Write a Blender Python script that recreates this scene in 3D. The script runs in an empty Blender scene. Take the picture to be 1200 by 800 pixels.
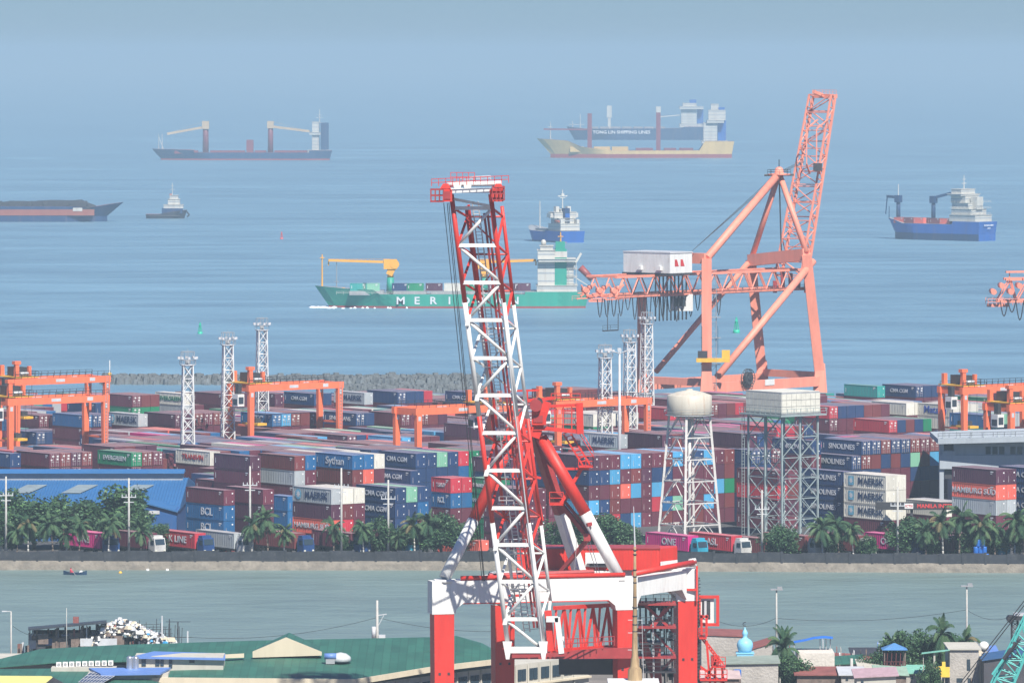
import bpy, math, random
from mathutils import Vector, Matrix
random.seed(7)
R = math.radians
SC = bpy.context.scene
COL = SC.collection
# ---------------------------------------------------------------- camera
H, YH, F = 92.0, 62.0, 7200.0          # eye height (m), horizon row and focal length in pixels of a 1200 px wide picture
cam_d = bpy.data.cameras.new('camera'); cam = bpy.data.objects.new('camera', cam_d); COL.objects.link(cam)
cam.location = (0, 0, H); cam.rotation_euler = (R(90), 0, 0)
cam_d.sensor_width = 36; cam_d.lens = F/1200*36; cam_d.shift_y = -(400-YH)/1200
cam_d.clip_start = 5; cam_d.clip_end = 120000
SC.camera = cam
# ---------------------------------------------------------------- world, sun, exposure
SUN_AZ, SUN_EL = 22, 50                # degrees right of straight behind the camera, height
W = bpy.data.worlds.new('World'); SC.world = W; W.use_nodes = True
nt = W.node_tree; bg = nt.nodes['Background']
sky = nt.nodes.new('ShaderNodeTexSky'); sky.sky_type = 'NISHITA'; sky.sun_disc = False
sky.sun_elevation = R(SUN_EL); sky.sun_rotation = R(180-SUN_AZ)
sky.air_density = 1.0; sky.dust_density = 0.2; sky.ozone_density = 2.5; sky.altitude = 50
tint = nt.nodes.new('ShaderNodeMix'); tint.data_type = 'RGBA'; tint.blend_type = 'MULTIPLY'; tint.inputs[0].default_value = 1
tint.inputs[7].default_value = (.275, .43, .74, 1)       # hazy blue tropical air
nt.links.new(sky.outputs[0], tint.inputs[6]); nt.links.new(tint.outputs[2], bg.inputs[0]); bg.inputs[1].default_value = 0.075
sd = bpy.data.lights.new('sun', 'SUN'); sun = bpy.data.objects.new('sun', sd); COL.objects.link(sun)
sd.energy = 4.6; sd.angle = R(0.6); sd.color = (1, .95, .87)
sv = Vector((math.sin(R(SUN_AZ))*math.cos(R(SUN_EL)), -math.cos(R(SUN_AZ))*math.cos(R(SUN_EL)), math.sin(R(SUN_EL))))
sun.rotation_euler = sv.to_track_quat('Z', 'Y').to_euler()
vs = SC.view_settings; vs.view_transform = 'Standard'; vs.look = 'None'; vs.gamma = 1; vs.exposure = 0.84; vs.use_curve_mapping = False
SC.cycles.max_bounces = 5; SC.cycles.diffuse_bounces = 2; SC.cycles.glossy_bounces = 2; SC.cycles.volume_bounces = 1
SC.cycles.transparent_max_bounces = 6; SC.cycles.use_denoising = True
HAZE_D, HAZE_C = 0.00014, (0.435, 0.575, 0.66)

# ---------------------------------------------------------------- helpers
def P(px, py, Y): return Vector(((px-600)*Y/F, Y, H-(py-YH)*Y/F))
def GX(px, Y): return (px-600)*Y/F
def YA(py, z=1.8): return F*(H-z)/(py-YH)
def ZA(py, Y): return H-(py-YH)*Y/F

def tag(o, label=None, cat=None, group=None, kind=None):
    if label: o['label'] = label
    if cat: o['category'] = cat
    if group: o['group'] = group
    if kind: o['kind'] = kind
    return o
def empty(name, loc=(0, 0, 0), rz=0, label=None, cat=None, group=None):
    o = bpy.data.objects.new(name, None); COL.objects.link(o); o.location = loc; o.rotation_euler = (0, 0, rz)
    o.empty_display_size = 1
    return tag(o, label, cat, group)
def kids(o): return [c for c in o.children]
def copy_tree(o, parent=None):
    c = o.copy(); COL.objects.link(c)
    if parent: c.parent = parent
    for ch in kids(o): copy_tree(ch, c)
    return c

MATS = {}
def mat(name, col, rough=.6, metal=0, var=.18, scale=.6, grime=.0, rand=.0, streak=False, gcol=(.16, .09, .06), bump=0, bscale=3, spec=.5, emit=0):
    if name in MATS: return MATS[name]
    m = bpy.data.materials.new(name); m.use_nodes = True; MATS[name] = m
    n = m.node_tree.nodes; l = m.node_tree.links; b = n['Principled BSDF']
    b.inputs['Roughness'].default_value = rough; b.inputs['Metallic'].default_value = metal
    b.inputs['Specular IOR Level'].default_value = spec
    tc = n.new('ShaderNodeTexCoord'); mp = n.new('ShaderNodeMapping'); l.new(tc.outputs['Object'], mp.inputs[0])
    if streak: mp.inputs['Scale'].default_value = (1, 1, .15)
    nz = n.new('ShaderNodeTexNoise'); nz.inputs['Scale'].default_value = scale; nz.inputs['Detail'].default_value = 5
    nz.inputs['Roughness'].default_value = .65; l.new(mp.outputs[0], nz.inputs[0])
    oi = n.new('ShaderNodeObjectInfo')
    ramp = n.new('ShaderNodeMapRange'); ramp.inputs['From Min'].default_value = .3; ramp.inputs['From Max'].default_value = .7
    ramp.inputs['To Min'].default_value = 1-var; ramp.inputs['To Max'].default_value = 1+var; l.new(nz.outputs[0], ramp.inputs[0])
    rr = n.new('ShaderNodeMapRange'); rr.inputs['To Min'].default_value = 1-rand; rr.inputs['To Max'].default_value = 1+rand
    l.new(oi.outputs['Random'], rr.inputs[0])
    mu = n.new('ShaderNodeMath'); mu.operation = 'MULTIPLY'; l.new(ramp.outputs[0], mu.inputs[0]); l.new(rr.outputs[0], mu.inputs[1])
    vm = n.new('ShaderNodeVectorMath'); vm.operation = 'SCALE'; vm.inputs[0].default_value = col; l.new(mu.outputs[0], vm.inputs['Scale'])
    out = vm.outputs[0]
    if grime:
        n2 = n.new('ShaderNodeTexNoise'); n2.inputs['Scale'].default_value = scale*2.3; n2.inputs['Detail'].default_value = 7; n2.inputs['Roughness'].default_value = .75
        l.new(mp.outputs[0], n2.inputs[0])
        g = n.new('ShaderNodeMapRange'); g.inputs['From Min'].default_value = .52; g.inputs['From Max'].default_value = .74
        g.inputs['To Max'].default_value = grime; l.new(n2.outputs[0], g.inputs[0])
        mx = n.new('ShaderNodeMix'); mx.data_type = 'RGBA'; mx.inputs[7].default_value = (*gcol, 1)
        l.new(g.outputs[0], mx.inputs[0]); l.new(out, mx.inputs[6]); out = mx.outputs[2]
    l.new(out, b.inputs['Base Color'])
    if bump:
        n3 = n.new('ShaderNodeTexNoise'); n3.inputs['Scale'].default_value = bscale; n3.inputs['Detail'].default_value = 6
        l.new(tc.outputs['Object'], n3.inputs[0]); bp = n.new('ShaderNodeBump'); bp.inputs['Strength'].default_value = bump
        bp.inputs['Distance'].default_value = .3; l.new(n3.outputs[0], bp.inputs['Height']); l.new(bp.outputs[0], b.inputs['Normal'])
    return m

class MB:
    def __init__(s): s.v = []; s.f = []; s.m = []; s.mi = 0; s.sm = set()
    def mat(s, i): s.mi = i; return s
    def face(s, pts):
        k = len(s.v); s.v += [tuple(p) for p in pts]; s.f.append(tuple(range(k, k+len(pts)))); s.m.append(s.mi)
    def box(s, x0, x1, y0, y1, z0, z1):
        return s.hexa([(x0, y0, z0), (x1, y0, z0), (x1, y1, z0), (x0, y1, z0)], [(x0, y0, z1), (x1, y0, z1), (x1, y1, z1), (x0, y1, z1)])
    def hexa(s, lo, hi):
        k = len(s.v); n = len(lo); s.v += [tuple(p) for p in lo]+[tuple(p) for p in hi]
        s.f.append(tuple(range(k+n-1, k-1, -1))); s.m.append(s.mi)
        s.f.append(tuple(range(k+n, k+2*n))); s.m.append(s.mi)
        for i in range(n):
            j = (i+1) % n; s.f.append((k+i, k+j, k+n+j, k+n+i)); s.m.append(s.mi)
        return s
    def obox(s, o, a, b, z0, z1):      # origin o (x,y), edge vectors a, b in plan
        o = Vector((o[0], o[1])); a = Vector((a[0], a[1])); b = Vector((b[0], b[1]))
        q = [o, o+a, o+a+b, o+b]
        if a.x*b.y-a.y*b.x < 0: q = [o, o+b, o+a+b, o+a]
        return s.hexa([(p.x, p.y, z0) for p in q], [(p.x, p.y, z1) for p in q])
    def bar(s, p, q, w, h=None, up=(0, 0, 1)):
        p = Vector(p); q = Vector(q); d = (q-p)
        if d.length < 1e-5: return s
        d.normalize(); up = Vector(up)
        if abs(d.dot(up)) > .97: up = Vector((0, 1, 0))
        x = d.cross(up).normalized(); y = x.cross(d).normalized(); h = w if h is None else h
        x *= w/2; y *= h/2
        return s.hexa([p-x-y, p+x-y, p+x+y, p-x+y], [q-x-y, q+x-y, q+x+y, q-x+y])
    def tube(s, p, q, r0, r1=None, n=8):
        p = Vector(p); q = Vector(q); d = q-p
        if d.length < 1e-5: return s
        d.normalize(); r1 = r0 if r1 is None else r1
        up = Vector((0, 0, 1)) if abs(d.z) < .97 else Vector((0, 1, 0))
        x = d.cross(up).normalized(); y = x.cross(d).normalized()
        lo = [p+(x*math.cos(2*math.pi*i/n)+y*math.sin(2*math.pi*i/n))*r0 for i in range(n)]
        hi = [q+(x*math.cos(2*math.pi*i/n)+y*math.sin(2*math.pi*i/n))*r1 for i in range(n)]
        k = len(s.f); s.hexa(lo, hi)
        if n > 6: s.sm.update(range(k+2, len(s.f)))
        return s
    def pipe(s, pts, r, n=5):
        for a, b in zip(pts, pts[1:]): s.tube(a, b, r, r, n)
        return s
    def lathe(s, c, prof, n=20):       # prof: (r, z)
        k0 = len(s.v); cx, cy, cz = c
        for r, z in prof:
            for i in range(n):
                a = 2*math.pi*i/n; s.v.append((cx+r*math.cos(a), cy+r*math.sin(a), cz+z))
        for j in range(len(prof)-1):
            for i in range(n):
                i2 = (i+1) % n; s.sm.add(len(s.f))
                s.f.append((k0+j*n+i, k0+j*n+i2, k0+(j+1)*n+i2, k0+(j+1)*n+i)); s.m.append(s.mi)
        s.f.append(tuple(k0+i for i in range(n-1, -1, -1))); s.m.append(s.mi)
        s.f.append(tuple(k0+(len(prof)-1)*n+i for i in range(n))); s.m.append(s.mi)
        return s
    def prism(s, pts, d):              # polygon (3D points) swept by vector d
        d = Vector(d); return s.hexa([Vector(p) for p in pts], [Vector(p)+d for p in pts])
    def mesh(s, name, mats):
        me = bpy.data.meshes.new(name); me.from_pydata(s.v, [], s.f)
        for m in (mats if isinstance(mats, (list, tuple)) else [mats]): me.materials.append(m)
        me.polygons.foreach_set('material_index', s.m)
        if s.sm:
            for i in s.sm: me.polygons[i].use_smooth = True
        me.update(); return me
    def build(s, name, mats, parent=None, loc=(0, 0, 0), rz=0, label=None, cat=None, group=None, kind=None):
        o = bpy.data.objects.new(name, s.mesh(name, mats)); COL.objects.link(o)
        if parent: o.parent = parent
        o.location = loc; o.rotation_euler = (0, 0, rz)
        return tag(o, label, cat, group, kind)

def text_mesh(txt, size, m, bold=.012, extrude=.02, sx=1.0):
    cu = bpy.data.curves.new('lettering', 'FONT'); cu.body = txt; cu.size = size; cu.align_x = 'CENTER'; cu.align_y = 'CENTER'
    cu.offset = bold; cu.extrude = extrude; cu.resolution_u = 3
    o = bpy.data.objects.new('lettering', cu); COL.objects.link(o)
    dg = bpy.context.evaluated_depsgraph_get(); dg.update()
    me = bpy.data.meshes.new_from_object(o.evaluated_get(dg))
    bpy.data.objects.remove(o); bpy.data.curves.remove(cu)
    for v in me.vertices: v.co.x *= sx
    me.materials.clear(); me.materials.append(m); me.name = 'lettering'
    return me
TXC = {}
def put_text(txt, size, m, parent, c, xdir, ydir=(0, 0, 1), name='lettering', bold=.012, sx=1.0, extrude=.02):
    """text centred on c, reading along xdir, up along ydir (in the parent's space)"""
    key = (txt, size, m.name, bold, sx, extrude)
    if key not in TXC: TXC[key] = text_mesh(txt, size, m, bold, extrude, sx)
    o = bpy.data.objects.new(name, TXC[key]); COL.objects.link(o)
    x = Vector(xdir).normalized(); y = Vector(ydir).normalized(); z = x.cross(y)
    mt = Matrix((x, y, z)).transposed().to_4x4(); mt.translation = Vector(c)
    if parent: o.parent = parent
    o.matrix_local = mt
    return o

# ---------------------------------------------------------------- shared paints
m_white = mat('white paint', (.68, .68, .65), .55, var=.1, grime=.5, gcol=(.36, .28, .22), streak=True, scale=.9)
m_redp = mat('red crane paint', (.58, .030, .018), .5, var=.14, grime=.5, gcol=(.34, .07, .05), streak=True, scale=.8)
m_redd = mat('dull red crane paint', (.32, .035, .035), .5, var=.15, grime=.4, gcol=(.18, .08, .06))
m_org = mat('orange crane paint', (.82, .17, .07), .5, var=.1, grime=.2, gcol=(.4, .14, .08), streak=True)
m_sal = mat('faded salmon crane paint', (.78, .27, .18), .55, var=.12, grime=.35, gcol=(.42, .16, .12), streak=True)
m_dark = mat('dark steel', (.035, .035, .04), .6, var=.3)
m_grey = mat('grey steel', (.3, .31, .32), .5, var=.15, grime=.2)
m_lgrey = mat('galvanised steel', (.5, .51, .52), .45, var=.12, grime=.25)
m_glass = mat('dark window glass', (.03, .05, .07), .12, var=.1)
m_rope = mat('dark cable', (.03, .03, .035), .7)
m_yel = mat('yellow paint', (.75, .42, .04), .5, grime=.2)
m_conc = mat('weathered concrete', (.36, .34, .31), .9, var=.2, grime=.5, gcol=(.12, .11, .1), bump=.4)
m_tyre = mat('tyre rubber', (.02, .02, .02), .85)
# ================================================================ THE SETTING
def water(name, base, x0, x1, y0, y1, r0, r1, amp, lscale=.013, sx=.34, spec=.5):
    m = bpy.data.materials.new(name+' water'); m.use_nodes = True; n = m.node_tree.nodes; l = m.node_tree.links; b = n['Principled BSDF']
    b.inputs['IOR'].default_value = 1.33; b.inputs['Specular IOR Level'].default_value = spec
    g = n.new('ShaderNodeNewGeometry'); mp = n.new('ShaderNodeMapping'); mp.inputs['Scale'].default_value = (sx, 1, 1)
    l.new(g.outputs['Position'], mp.inputs[0])
    big = n.new('ShaderNodeTexNoise'); big.inputs['Scale'].default_value = lscale; big.inputs['Detail'].default_value = 9; big.inputs['Roughness'].default_value = .7
    big.inputs['Distortion'].default_value = 1.2
    l.new(mp.outputs[0], big.inputs[0])
    mr = n.new('ShaderNodeMapRange'); mr.inputs['From Min'].default_value = .36; mr.inputs['From Max'].default_value = .64
    mr.inputs['To Min'].default_value = r0; mr.inputs['To Max'].default_value = r1; l.new(big.outputs[0], mr.inputs[0]); l.new(mr.outputs[0], b.inputs['Roughness'])
    mc = n.new('ShaderNodeMix'); mc.data_type = 'RGBA'; l.new(big.outputs[0], mc.inputs[0])
    cl = n.new('ShaderNodeMapRange'); cl.inputs['From Min'].default_value = .35; cl.inputs['From Max'].default_value = .65; l.new(big.outputs[0], cl.inputs[0]); l.new(cl.outputs[0], mc.inputs[0])
    mc.inputs[6].default_value = (*[c*(1-amp) for c in base], 1); mc.inputs[7].default_value = (*[c*(1+amp) for c in base], 1)
    l.new(mc.outputs[2], b.inputs['Base Color'])
    w = n.new('ShaderNodeTexNoise'); w.inputs['Scale'].default_value = .22; w.inputs['Detail'].default_value = 5; w.inputs['Roughness'].default_value = .6
    mp2 = n.new('ShaderNodeMapping'); mp2.inputs['Scale'].default_value = (.5, 1, 1); l.new(g.outputs['Position'], mp2.inputs[0]); l.new(mp2.outputs[0], w.inputs[0])
    bp = n.new('ShaderNodeBump'); bp.inputs['Strength'].default_value = .8; bp.inputs['Distance'].default_value = 1.2
    l.new(w.outputs[0], bp.inputs['Height']); l.new(bp.outputs[0], b.inputs['Normal'])
    mb = MB(); mb.face([(x0, y0, 0), (x1, y0, 0), (x1, y1, 0), (x0, y1, 0)])
    return mb.build(name, m, kind='structure')
water('sea', (.13, .235, .31), -9000, 9000, 1300, 30000, .36, .52, .22)
water('river', (.145, .205, .195), -400, 400, 900, 1300, .38, .46, .12, .05, .4)

m_yard = mat('yard asphalt', (.06, .06, .062), .9, var=.25, scale=.05, grime=.4, gcol=(.12, .11, .1))
m_near = mat('dusty ground', (.17, .15, .13), .95, var=.3, scale=.1, grime=.4, gcol=(.08, .08, .06))
yard = MB()
lo = [(-330, 1098), (0, 1095), (140, 1086), (330, 1080), (330, 1604), (20, 1604), (8, 1500), (-330, 1500)]
yard.hexa([(x, y, -3) for x, y in lo], [(x, y, 1.8) for x, y in lo]); yard.build('container_yard_ground', m_yard, kind='structure')
g = MB(); g.box(-300, 300, -60, 915, -3, 1.8); g.build('near_bank_ground', m_near, kind='structure')
# stone river wall: a battered revetment with an uneven crest, standing against the yard edge
m_rev = mat('river wall masonry', (.185, .165, .135), .95, var=.3, scale=.5, grime=.7, gcol=(.12, .12, .11), bump=.7, bscale=2)
rv = MB()
xs = [-330+4*i for i in range(166)]
def edgeY(x):
    for (x0, y0), (x1, y1) in zip(lo[:4], lo[1:4]):
        if x0 <= x <= x1: return y0+(y1-y0)*(x-x0)/(x1-x0)
    return 1090
rg = random.Random(5)
prof = []
for x in xs:
    e = edgeY(x); j = rg.uniform(-.35, .35); prof.append([(x, e+.5, 1.95+rg.uniform(-.08, .08)), (x, e-.6, 1.9+rg.uniform(-.15, .1)), (x, e-1.5+j*.4, .9+j*.4), (x, e-2.2+j, -.5)])
for a, b in zip(prof, prof[1:]):
    for k in range(3): rv.face([a[k+1], b[k+1], b[k], a[k]])
rv.build('river_wall', m_rev, kind='structure')
# quay road, with kerb and dashes
m_road = mat('road asphalt', (.05, .05, .052), .9, var=.2, scale=.3)
rd = MB()
for (xa, ya), (xb, yb) in zip(lo[:3], lo[1:4]): rd.face([(xa, ya+2.4, 1.805), (xb, yb+2.4, 1.805), (xb, yb+15, 1.805), (xa, ya+15, 1.805)])
rd.build('road', m_road, kind='structure')
# breakwater of dumped rock
m_rock = mat('dark rubble rock', (.13, .145, .15), .95, var=.35, scale=.4, grime=.5, gcol=(.08, .08, .08), bump=.5)
bw = MB(); rg = random.Random(11)
def rocks(mb, px0, px1, Yc, half, hz, n):
    for _ in range(n):
        t = rg.random(); px = px0+(px1-px0)*t; off = rg.gauss(0, .45)*half; off = max(-half, min(half, off))
        Y = Yc+off; x = GX(px, Yc); z = max(.1, hz*(1-abs(off)/half))+rg.uniform(-.5, .3); s = rg.uniform(.7, 1.7)
        pts = []
        for k in range(6):
            a = k*math.pi/3+rg.uniform(-.3, .3); pts.append((x+math.cos(a)*s*rg.uniform(.7, 1.1), Y+math.sin(a)*s*rg.uniform(.7, 1.1)))
        c = (rg.uniform(-.3, .3), rg.uniform(-.3, .3)); h = s*rg.uniform(.5, .9)
        mb.hexa([(p[0], p[1], z-s) for p in pts], [(x+c[0]+(p[0]-x)*.55, Y+c[1]+(p[1]-Y)*.55, z+h) for p in pts])
def bank(mb, px0, px1, Yc, half, hz):
    x0, x1 = GX(px0, Yc), GX(px1, Yc)
    mb.prism([(x0, Yc-half, -2), (x0, Yc+half, -2), (x0, Yc+1, hz-.5), (x0, Yc-1, hz-.5)], (x1-x0, 0, 0))
bank(bw, 122, 562, 1712, 9, 1.9); rocks(bw, 122, 562, 1712, 9, 1.5, 1500)
bank(bw, 415, 560, 1672, 9, .7); rocks(bw, 402, 562, 1668, 17, 1.1, 620)
bank(bw, 490, 560, 1626, 8, .6); rocks(bw, 470, 562, 1622, 20, .9, 420)
bw.build('breakwater', m_rock, kind='structure')

# the air: one closed box of even haze
hz = MB(); hz.box(-9500, 9500, -100, 31000, -4, 118)
mh = bpy.data.materials.new('haze'); mh.use_nodes = True; n = mh.node_tree.nodes; n.remove(n['Principled BSDF'])
pv = n.new('ShaderNodeVolumePrincipled'); pv.inputs['Density'].default_value = HAZE_D; pv.inputs['Color'].default_value = (*HAZE_C, 1)
pv.inputs['Anisotropy'].default_value = 0.0
mh.node_tree.links.new(pv.outputs[0], n['Material Output'].inputs['Volume'])
hz.build('haze', mh, kind='stuff')
# places where cranes, masts and towers stand, kept clear of containers
RTG = [(12, 467, 'near'), (20, 444, 'x'), (294, 451, 'x'), (654, 470, 'x'), (490, 478, 'x'), (1130, 454, 'x'), (1185, 474, 'x')]
RZ = 20.3
SPAN, BASE = 23.4, 7.4
def uv_(x, y):
    t = R(53); return (x*math.cos(t)-y*math.sin(t), x*math.sin(t)+y*math.cos(t))
RES = []
RTGP = []
for px, py, _ in RTG:
    Y = F*(H-RZ)/(py-YH); x = GX(px, Y); RTGP.append((x, Y)); u, v = uv_(x, Y)
    for dv in (0, SPAN): RES.append((u-BASE-1.4, u+1.4, v+dv-1.0, v+dv+1.0))
LT = [(220, 420, 30), (267, 397, 30), (307, 380, 30), (709, 412, 30), (738, 394, 30), (758, 373, 30)]
LTP = []
for px, py, z in LT:
    Y = F*(H-z)/(py-YH); x = GX(px, Y); LTP.append((x, Y)); u, v = uv_(x, Y); RES.append((u-2.4, u+2.4, v-2.4, v+2.4))
POLE = (GX(726, 1200), 1200); u, v = uv_(*POLE); RES.append((u-.7, u+.7, v-.7, v+.7))
RT = (GX(808, 1125), 1125.); u, v = uv_(*RT); RES.append((u-6.5, u+6.5, v-6.5, v+6.5))
SQ = (GX(916, 1136), 1136.); u, v = uv_(*SQ); RES.append((u-11, u+.8, v-.8, v+10))
# ================================================================ THE CONTAINER YARD
TH = R(53); UX, UY = math.cos(TH), -math.sin(TH); VX, VY = math.sin(TH), math.cos(TH)
def to_uv(x, y): return (x*UX+y*UY, x*VX+y*VY)
def to_xy(u, v): return (u*UX+v*VX, u*UY+v*VY)
TP, CH, GZ = 2.8, 2.74, 1.8            # tier pitch, container height, ground
PAINT = {  # colour, name
 'M': ((.128, .030, .050), 'maroon'), 'D': ((.088, .028, .055), 'plum purple'), 'm': ((.170, .040, .042), 'rust red'),
 'N': ((.020, .050, .135), 'navy blue'), 'B': ((.018, .115, .275), 'mid blue'), 'S': ((.080, .330, .560), 'sky blue'),
 'G': ((.012, .210, .095), 'green'), 'g': ((.22, .48, .33), 'mint green'), 'T': ((.03, .28, .25), 'teal'),
 'W': ((.62, .60, .52), 'cream white'), 'Y': ((.36, .39, .40), 'silver grey'), 'R': ((.47, .035, .055), 'crimson'),
 'O': ((.68, .13, .09), 'orange red'), 'P': ((.58, .02, .20), 'magenta')}
CM, CR = {}, {}
for k, (c, nm) in PAINT.items():
    CM[k] = mat(nm+' container paint', c, .5, var=.10, scale=.5, grime=.28, rand=.14, streak=True, gcol=(.16, .10, .085))
    dust = [a*.62+b*.38 for a, b in zip(c, (.40, .31, .31))]
    CR[k] = mat(nm+' container roof paint', dust, .7, var=.15, scale=.35, grime=.45, rand=.12, gcol=(.27, .20, .18))
m_mark = mat('white stencil paint', (.72, .72, .70), .6, var=.05)
m_mark2 = mat('worn white lettering', (.58, .60, .62), .6, var=.1)
m_rod = mat('worn lock rod', (.42, .38, .37), .5, var=.2)
m_navyt = mat('navy lettering', (.03, .05, .12), .6); m_grnt = mat('green lettering', (.02, .2, .09), .6)
m_redt = mat('red lettering', (.5, .03, .03), .6); m_bluet = mat('blue lettering', (.03, .08, .40), .6)
m_lblue = mat('pale blue logo paint', (.16, .45, .60), .6)

def corr(mb, L, x0, x1, y, z0, z1, d, out):      # corrugated panel along x
    p = .56; n = max(1, int((x1-x0)/p)); p = (x1-x0)/n; prev = None
    for i in range(n):
        a = x0+i*p
        for (s, t, da, db) in ((0, .3, 0, 0), (.3, .5, 0, 1), (.5, .8, 1, 1), (.8, 1, 1, 0)):
            q = [(a+s*p, y+out*d*(1-da)-out*d, z0), (a+t*p, y+out*d*(1-db)-out*d, z0), (a+t*p, y+out*d*(1-db)-out*d, z1), (a+s*p, y+out*d*(1-da)-out*d, z1)]
            mb.face(q if out < 0 else q[::-1])
CMESH = {}
def cmesh(kind, L, c):
    key = (kind, L, c)
    if key in CMESH: return CMESH[key]
    mb = MB(); w = 2.44; h = CH; hl = L/2; hw = w/2
    if kind == 'body':
        for sx in (-1, 1):
            for sy in (-1, 1): mb.box(min(sx*hl, sx*(hl-.16)), max(sx*hl, sx*(hl-.16)), min(sy*hw, sy*(hw-.16)), max(sy*hw, sy*(hw-.16)), 0, h)
        for sy in (-1, 1):
            a, b = sorted((sy*(hw-.003), sy*(hw-.12)))
            mb.box(-hl+.16, hl-.16, a, b, 0, .17); mb.box(-hl+.16, hl-.16, a, b, h-.12, h-.003)
        corr(mb, L, -hl+.16, hl-.16, -hw+.03, .17, h-.12, .045, -1); corr(mb, L, -hl+.16, hl-.16, hw-.03, .17, h-.12, .045, 1)
        mb.mat(1).box(-hl+.1, hl-.1, -hw+.1, hw-.1, h-.1, h-.02)
        mb.mat(0).box(-hl+.02, -hl+.1, -hw+.16, hw-.16, 0, h-.02)
        mb.mat(2)                                                       # code stencils at the ends of the long side
        for k, (xx, zz, ww, hh) in enumerate(((hl-1.5, h-.55, .8, .22), (hl-1.5, h-.85, .5, .14), (-hl+.55, .9, .16, 1.0))):
            mb.box(xx, xx+ww, -hw-.012, -hw-.004, zz, zz+hh)
    elif kind == 'end':
        mb.box(hl-.06, hl-.02, -hw+.16, hw-.16, .16, h-.12)
        for i in range(4): mb.box(hl-.02, hl+.02, -hw+.32+i*.5, -hw+.55+i*.5, .2, h-.15)
        mb.mat(2); mb.box(hl+.021, hl+.03, .55, .85, h-.75, h-.5); mb.box(hl+.021, hl+.03, .62, .8, .55, .75); mb.mat(1); mb.box(hl+.021, hl+.03, -.7, -.62, .4, 1.5); mb.mat(0)
        mb.box(hl-.1, hl-.004, -hw+.16, hw-.16, 0, .16); mb.box(hl-.1, hl-.004, -hw+.16, hw-.16, h-.12, h-.004)
    elif kind in ('doorl', 'doorr'):
        a, b = (-hw+.16, -.01) if kind == 'doorl' else (.01, hw-.16)
        mb.box(hl-.08, hl-.02, a, b, .1, h-.1); mb.box(hl-.02, hl+.0, a+.05, b-.05, h*.33, h*.36); mb.box(hl-.02, hl+.0, a+.05, b-.05, h*.66, h*.69)
        mb.mat(1)
        for t in (.28, .74): x = a+(b-a)*t; mb.tube((hl+.035, x, .12), (hl+.035, x, h-.12), .032, n=5)
        mb.box(hl+.01, hl+.05, a+(b-a)*.2, a+(b-a)*.85, 1.0, 1.09)
        mb.mat(2); mb.box(hl+.004, hl+.012, a+.5, b-.12, h-.75, h-.42)
        if kind == 'doorr': mb.box(hl+.004, hl+.012, a+.45, b-.15, h-1.3, h-1.0)
        else: mb.box(hl+.004, hl+.012, a+.15, a+.5, 1.3, 1.6)
    me = mb.mesh('shipping_container' if kind == 'body' else 'door', [CM[c], CR[c] if kind == 'body' else m_rod, m_mark])
    CMESH[key] = me; return me

# each entry: near corner px, top row py, tiers, columns (colour letters from the top tier down, '.' = no container), region, options
LOGO = dict  # readable alias for lettering entries: {(column, tier from top): (text, size, material key, dx)}
REG = {
 'riv': 'riverside stacks left of the white-red boom', 'wal': 'end wall behind round water tower', 'gat': 'stacks by the square water tower',
 'gte': 'stacks beside the gate building', 'sea': 'back row against the sea', 'mag': 'second row from the sea', 'war': 'row behind the blue warehouse',
 'cen': 'rows behind the white-red boom'}
BL = []
def blk(px, py, t, cols, reg, door=0, L=12.19, txt=None, vis=1, dv=0): BL.append(dict(px=px, py=py, t=t, cols=cols, reg=reg, door=door, L=L, txt=txt or {}, vis=vis, dv=dv))
# --- riverside front stacks
blk(293, 534, 5, ['DMMMM'], 'riv', vis=2)
blk(345, 534, 5, ['mYMMM', 'BMMMM'], 'riv', vis=2)
blk(413, 533, 5, ['BmMNN', 'BOMMM', 'WMMMM'], 'riv', vis=2, txt={(0, 0): ('Sythan', 2.0, 'w', .3)})
blk(475, 551, 4, ['NNNN'], 'riv', vis=3, txt={(0, 0): ('CMA CGM', 1.25, 'w', 0), (0, 1): ('CMA CGM', 1.25, 'w', 0)})
blk(487, 531, 5, ['NNNNN', 'NNNNN', 'gNNNN', 'NNBNN', 'RBNNN', 'GGMMM', 'DGMMM', 'DMMMM', 'MmDMM', 'mMMMM'], 'riv', vis=2, txt={(0, 0): ('CMA CGM', 1.25, 'w', 0)})
blk(262, 574, 4, ['MBBm'], 'riv', vis=3, txt={(0, 1): ('BCL', 1.9, 'w', .6), (0, 2): ('BCL', 1.9, 'w', .6)})
blk(308, 573, 4, ['MDDm'], 'riv', vis=3)
blk(337, 581, 3, ['BBN'], 'riv', vis=2, L=6.06)
blk(388, 573, 4, ['YDOM', 'WmRM', 'WMMM'], 'riv', vis=3, txt={(0, 0): ('MAERSK', 1.7, 'n', .5), (0, 2): ('HAMBURG SÜD', 1.3, 'w', 0)})
blk(463, 571, 4, ['NNNM', 'gNNM', 'NBMM'], 'riv', vis=3, txt={(0, 0): ('CMA CGM', 1.3, 'w', 0), (0, 1): ('CMA CGM', 1.3, 'w', 0)})
blk(528, 560, 4, ['RBMM', 'RBMM'], 'riv', vis=3, L=6.06, txt={(0, 0): ('T.S.KOP', 1.0, 'w', 0), (0, 1): ('RCL', 1.5, 'w', 0)})
blk(560, 560, 4, ['GGGG', 'GGGM'], 'riv', vis=3, L=6.06, txt={(0, 0): ('EVERGREEN', .85, 'w', 0), (0, 1): ('EVERGREEN', .85, 'w', 0), (0, 2): ('EVERGREEN', .85, 'w', 0)})
blk(614, 573, 4, ['DMDM', 'MMMM'], 'riv', vis=3)
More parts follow.
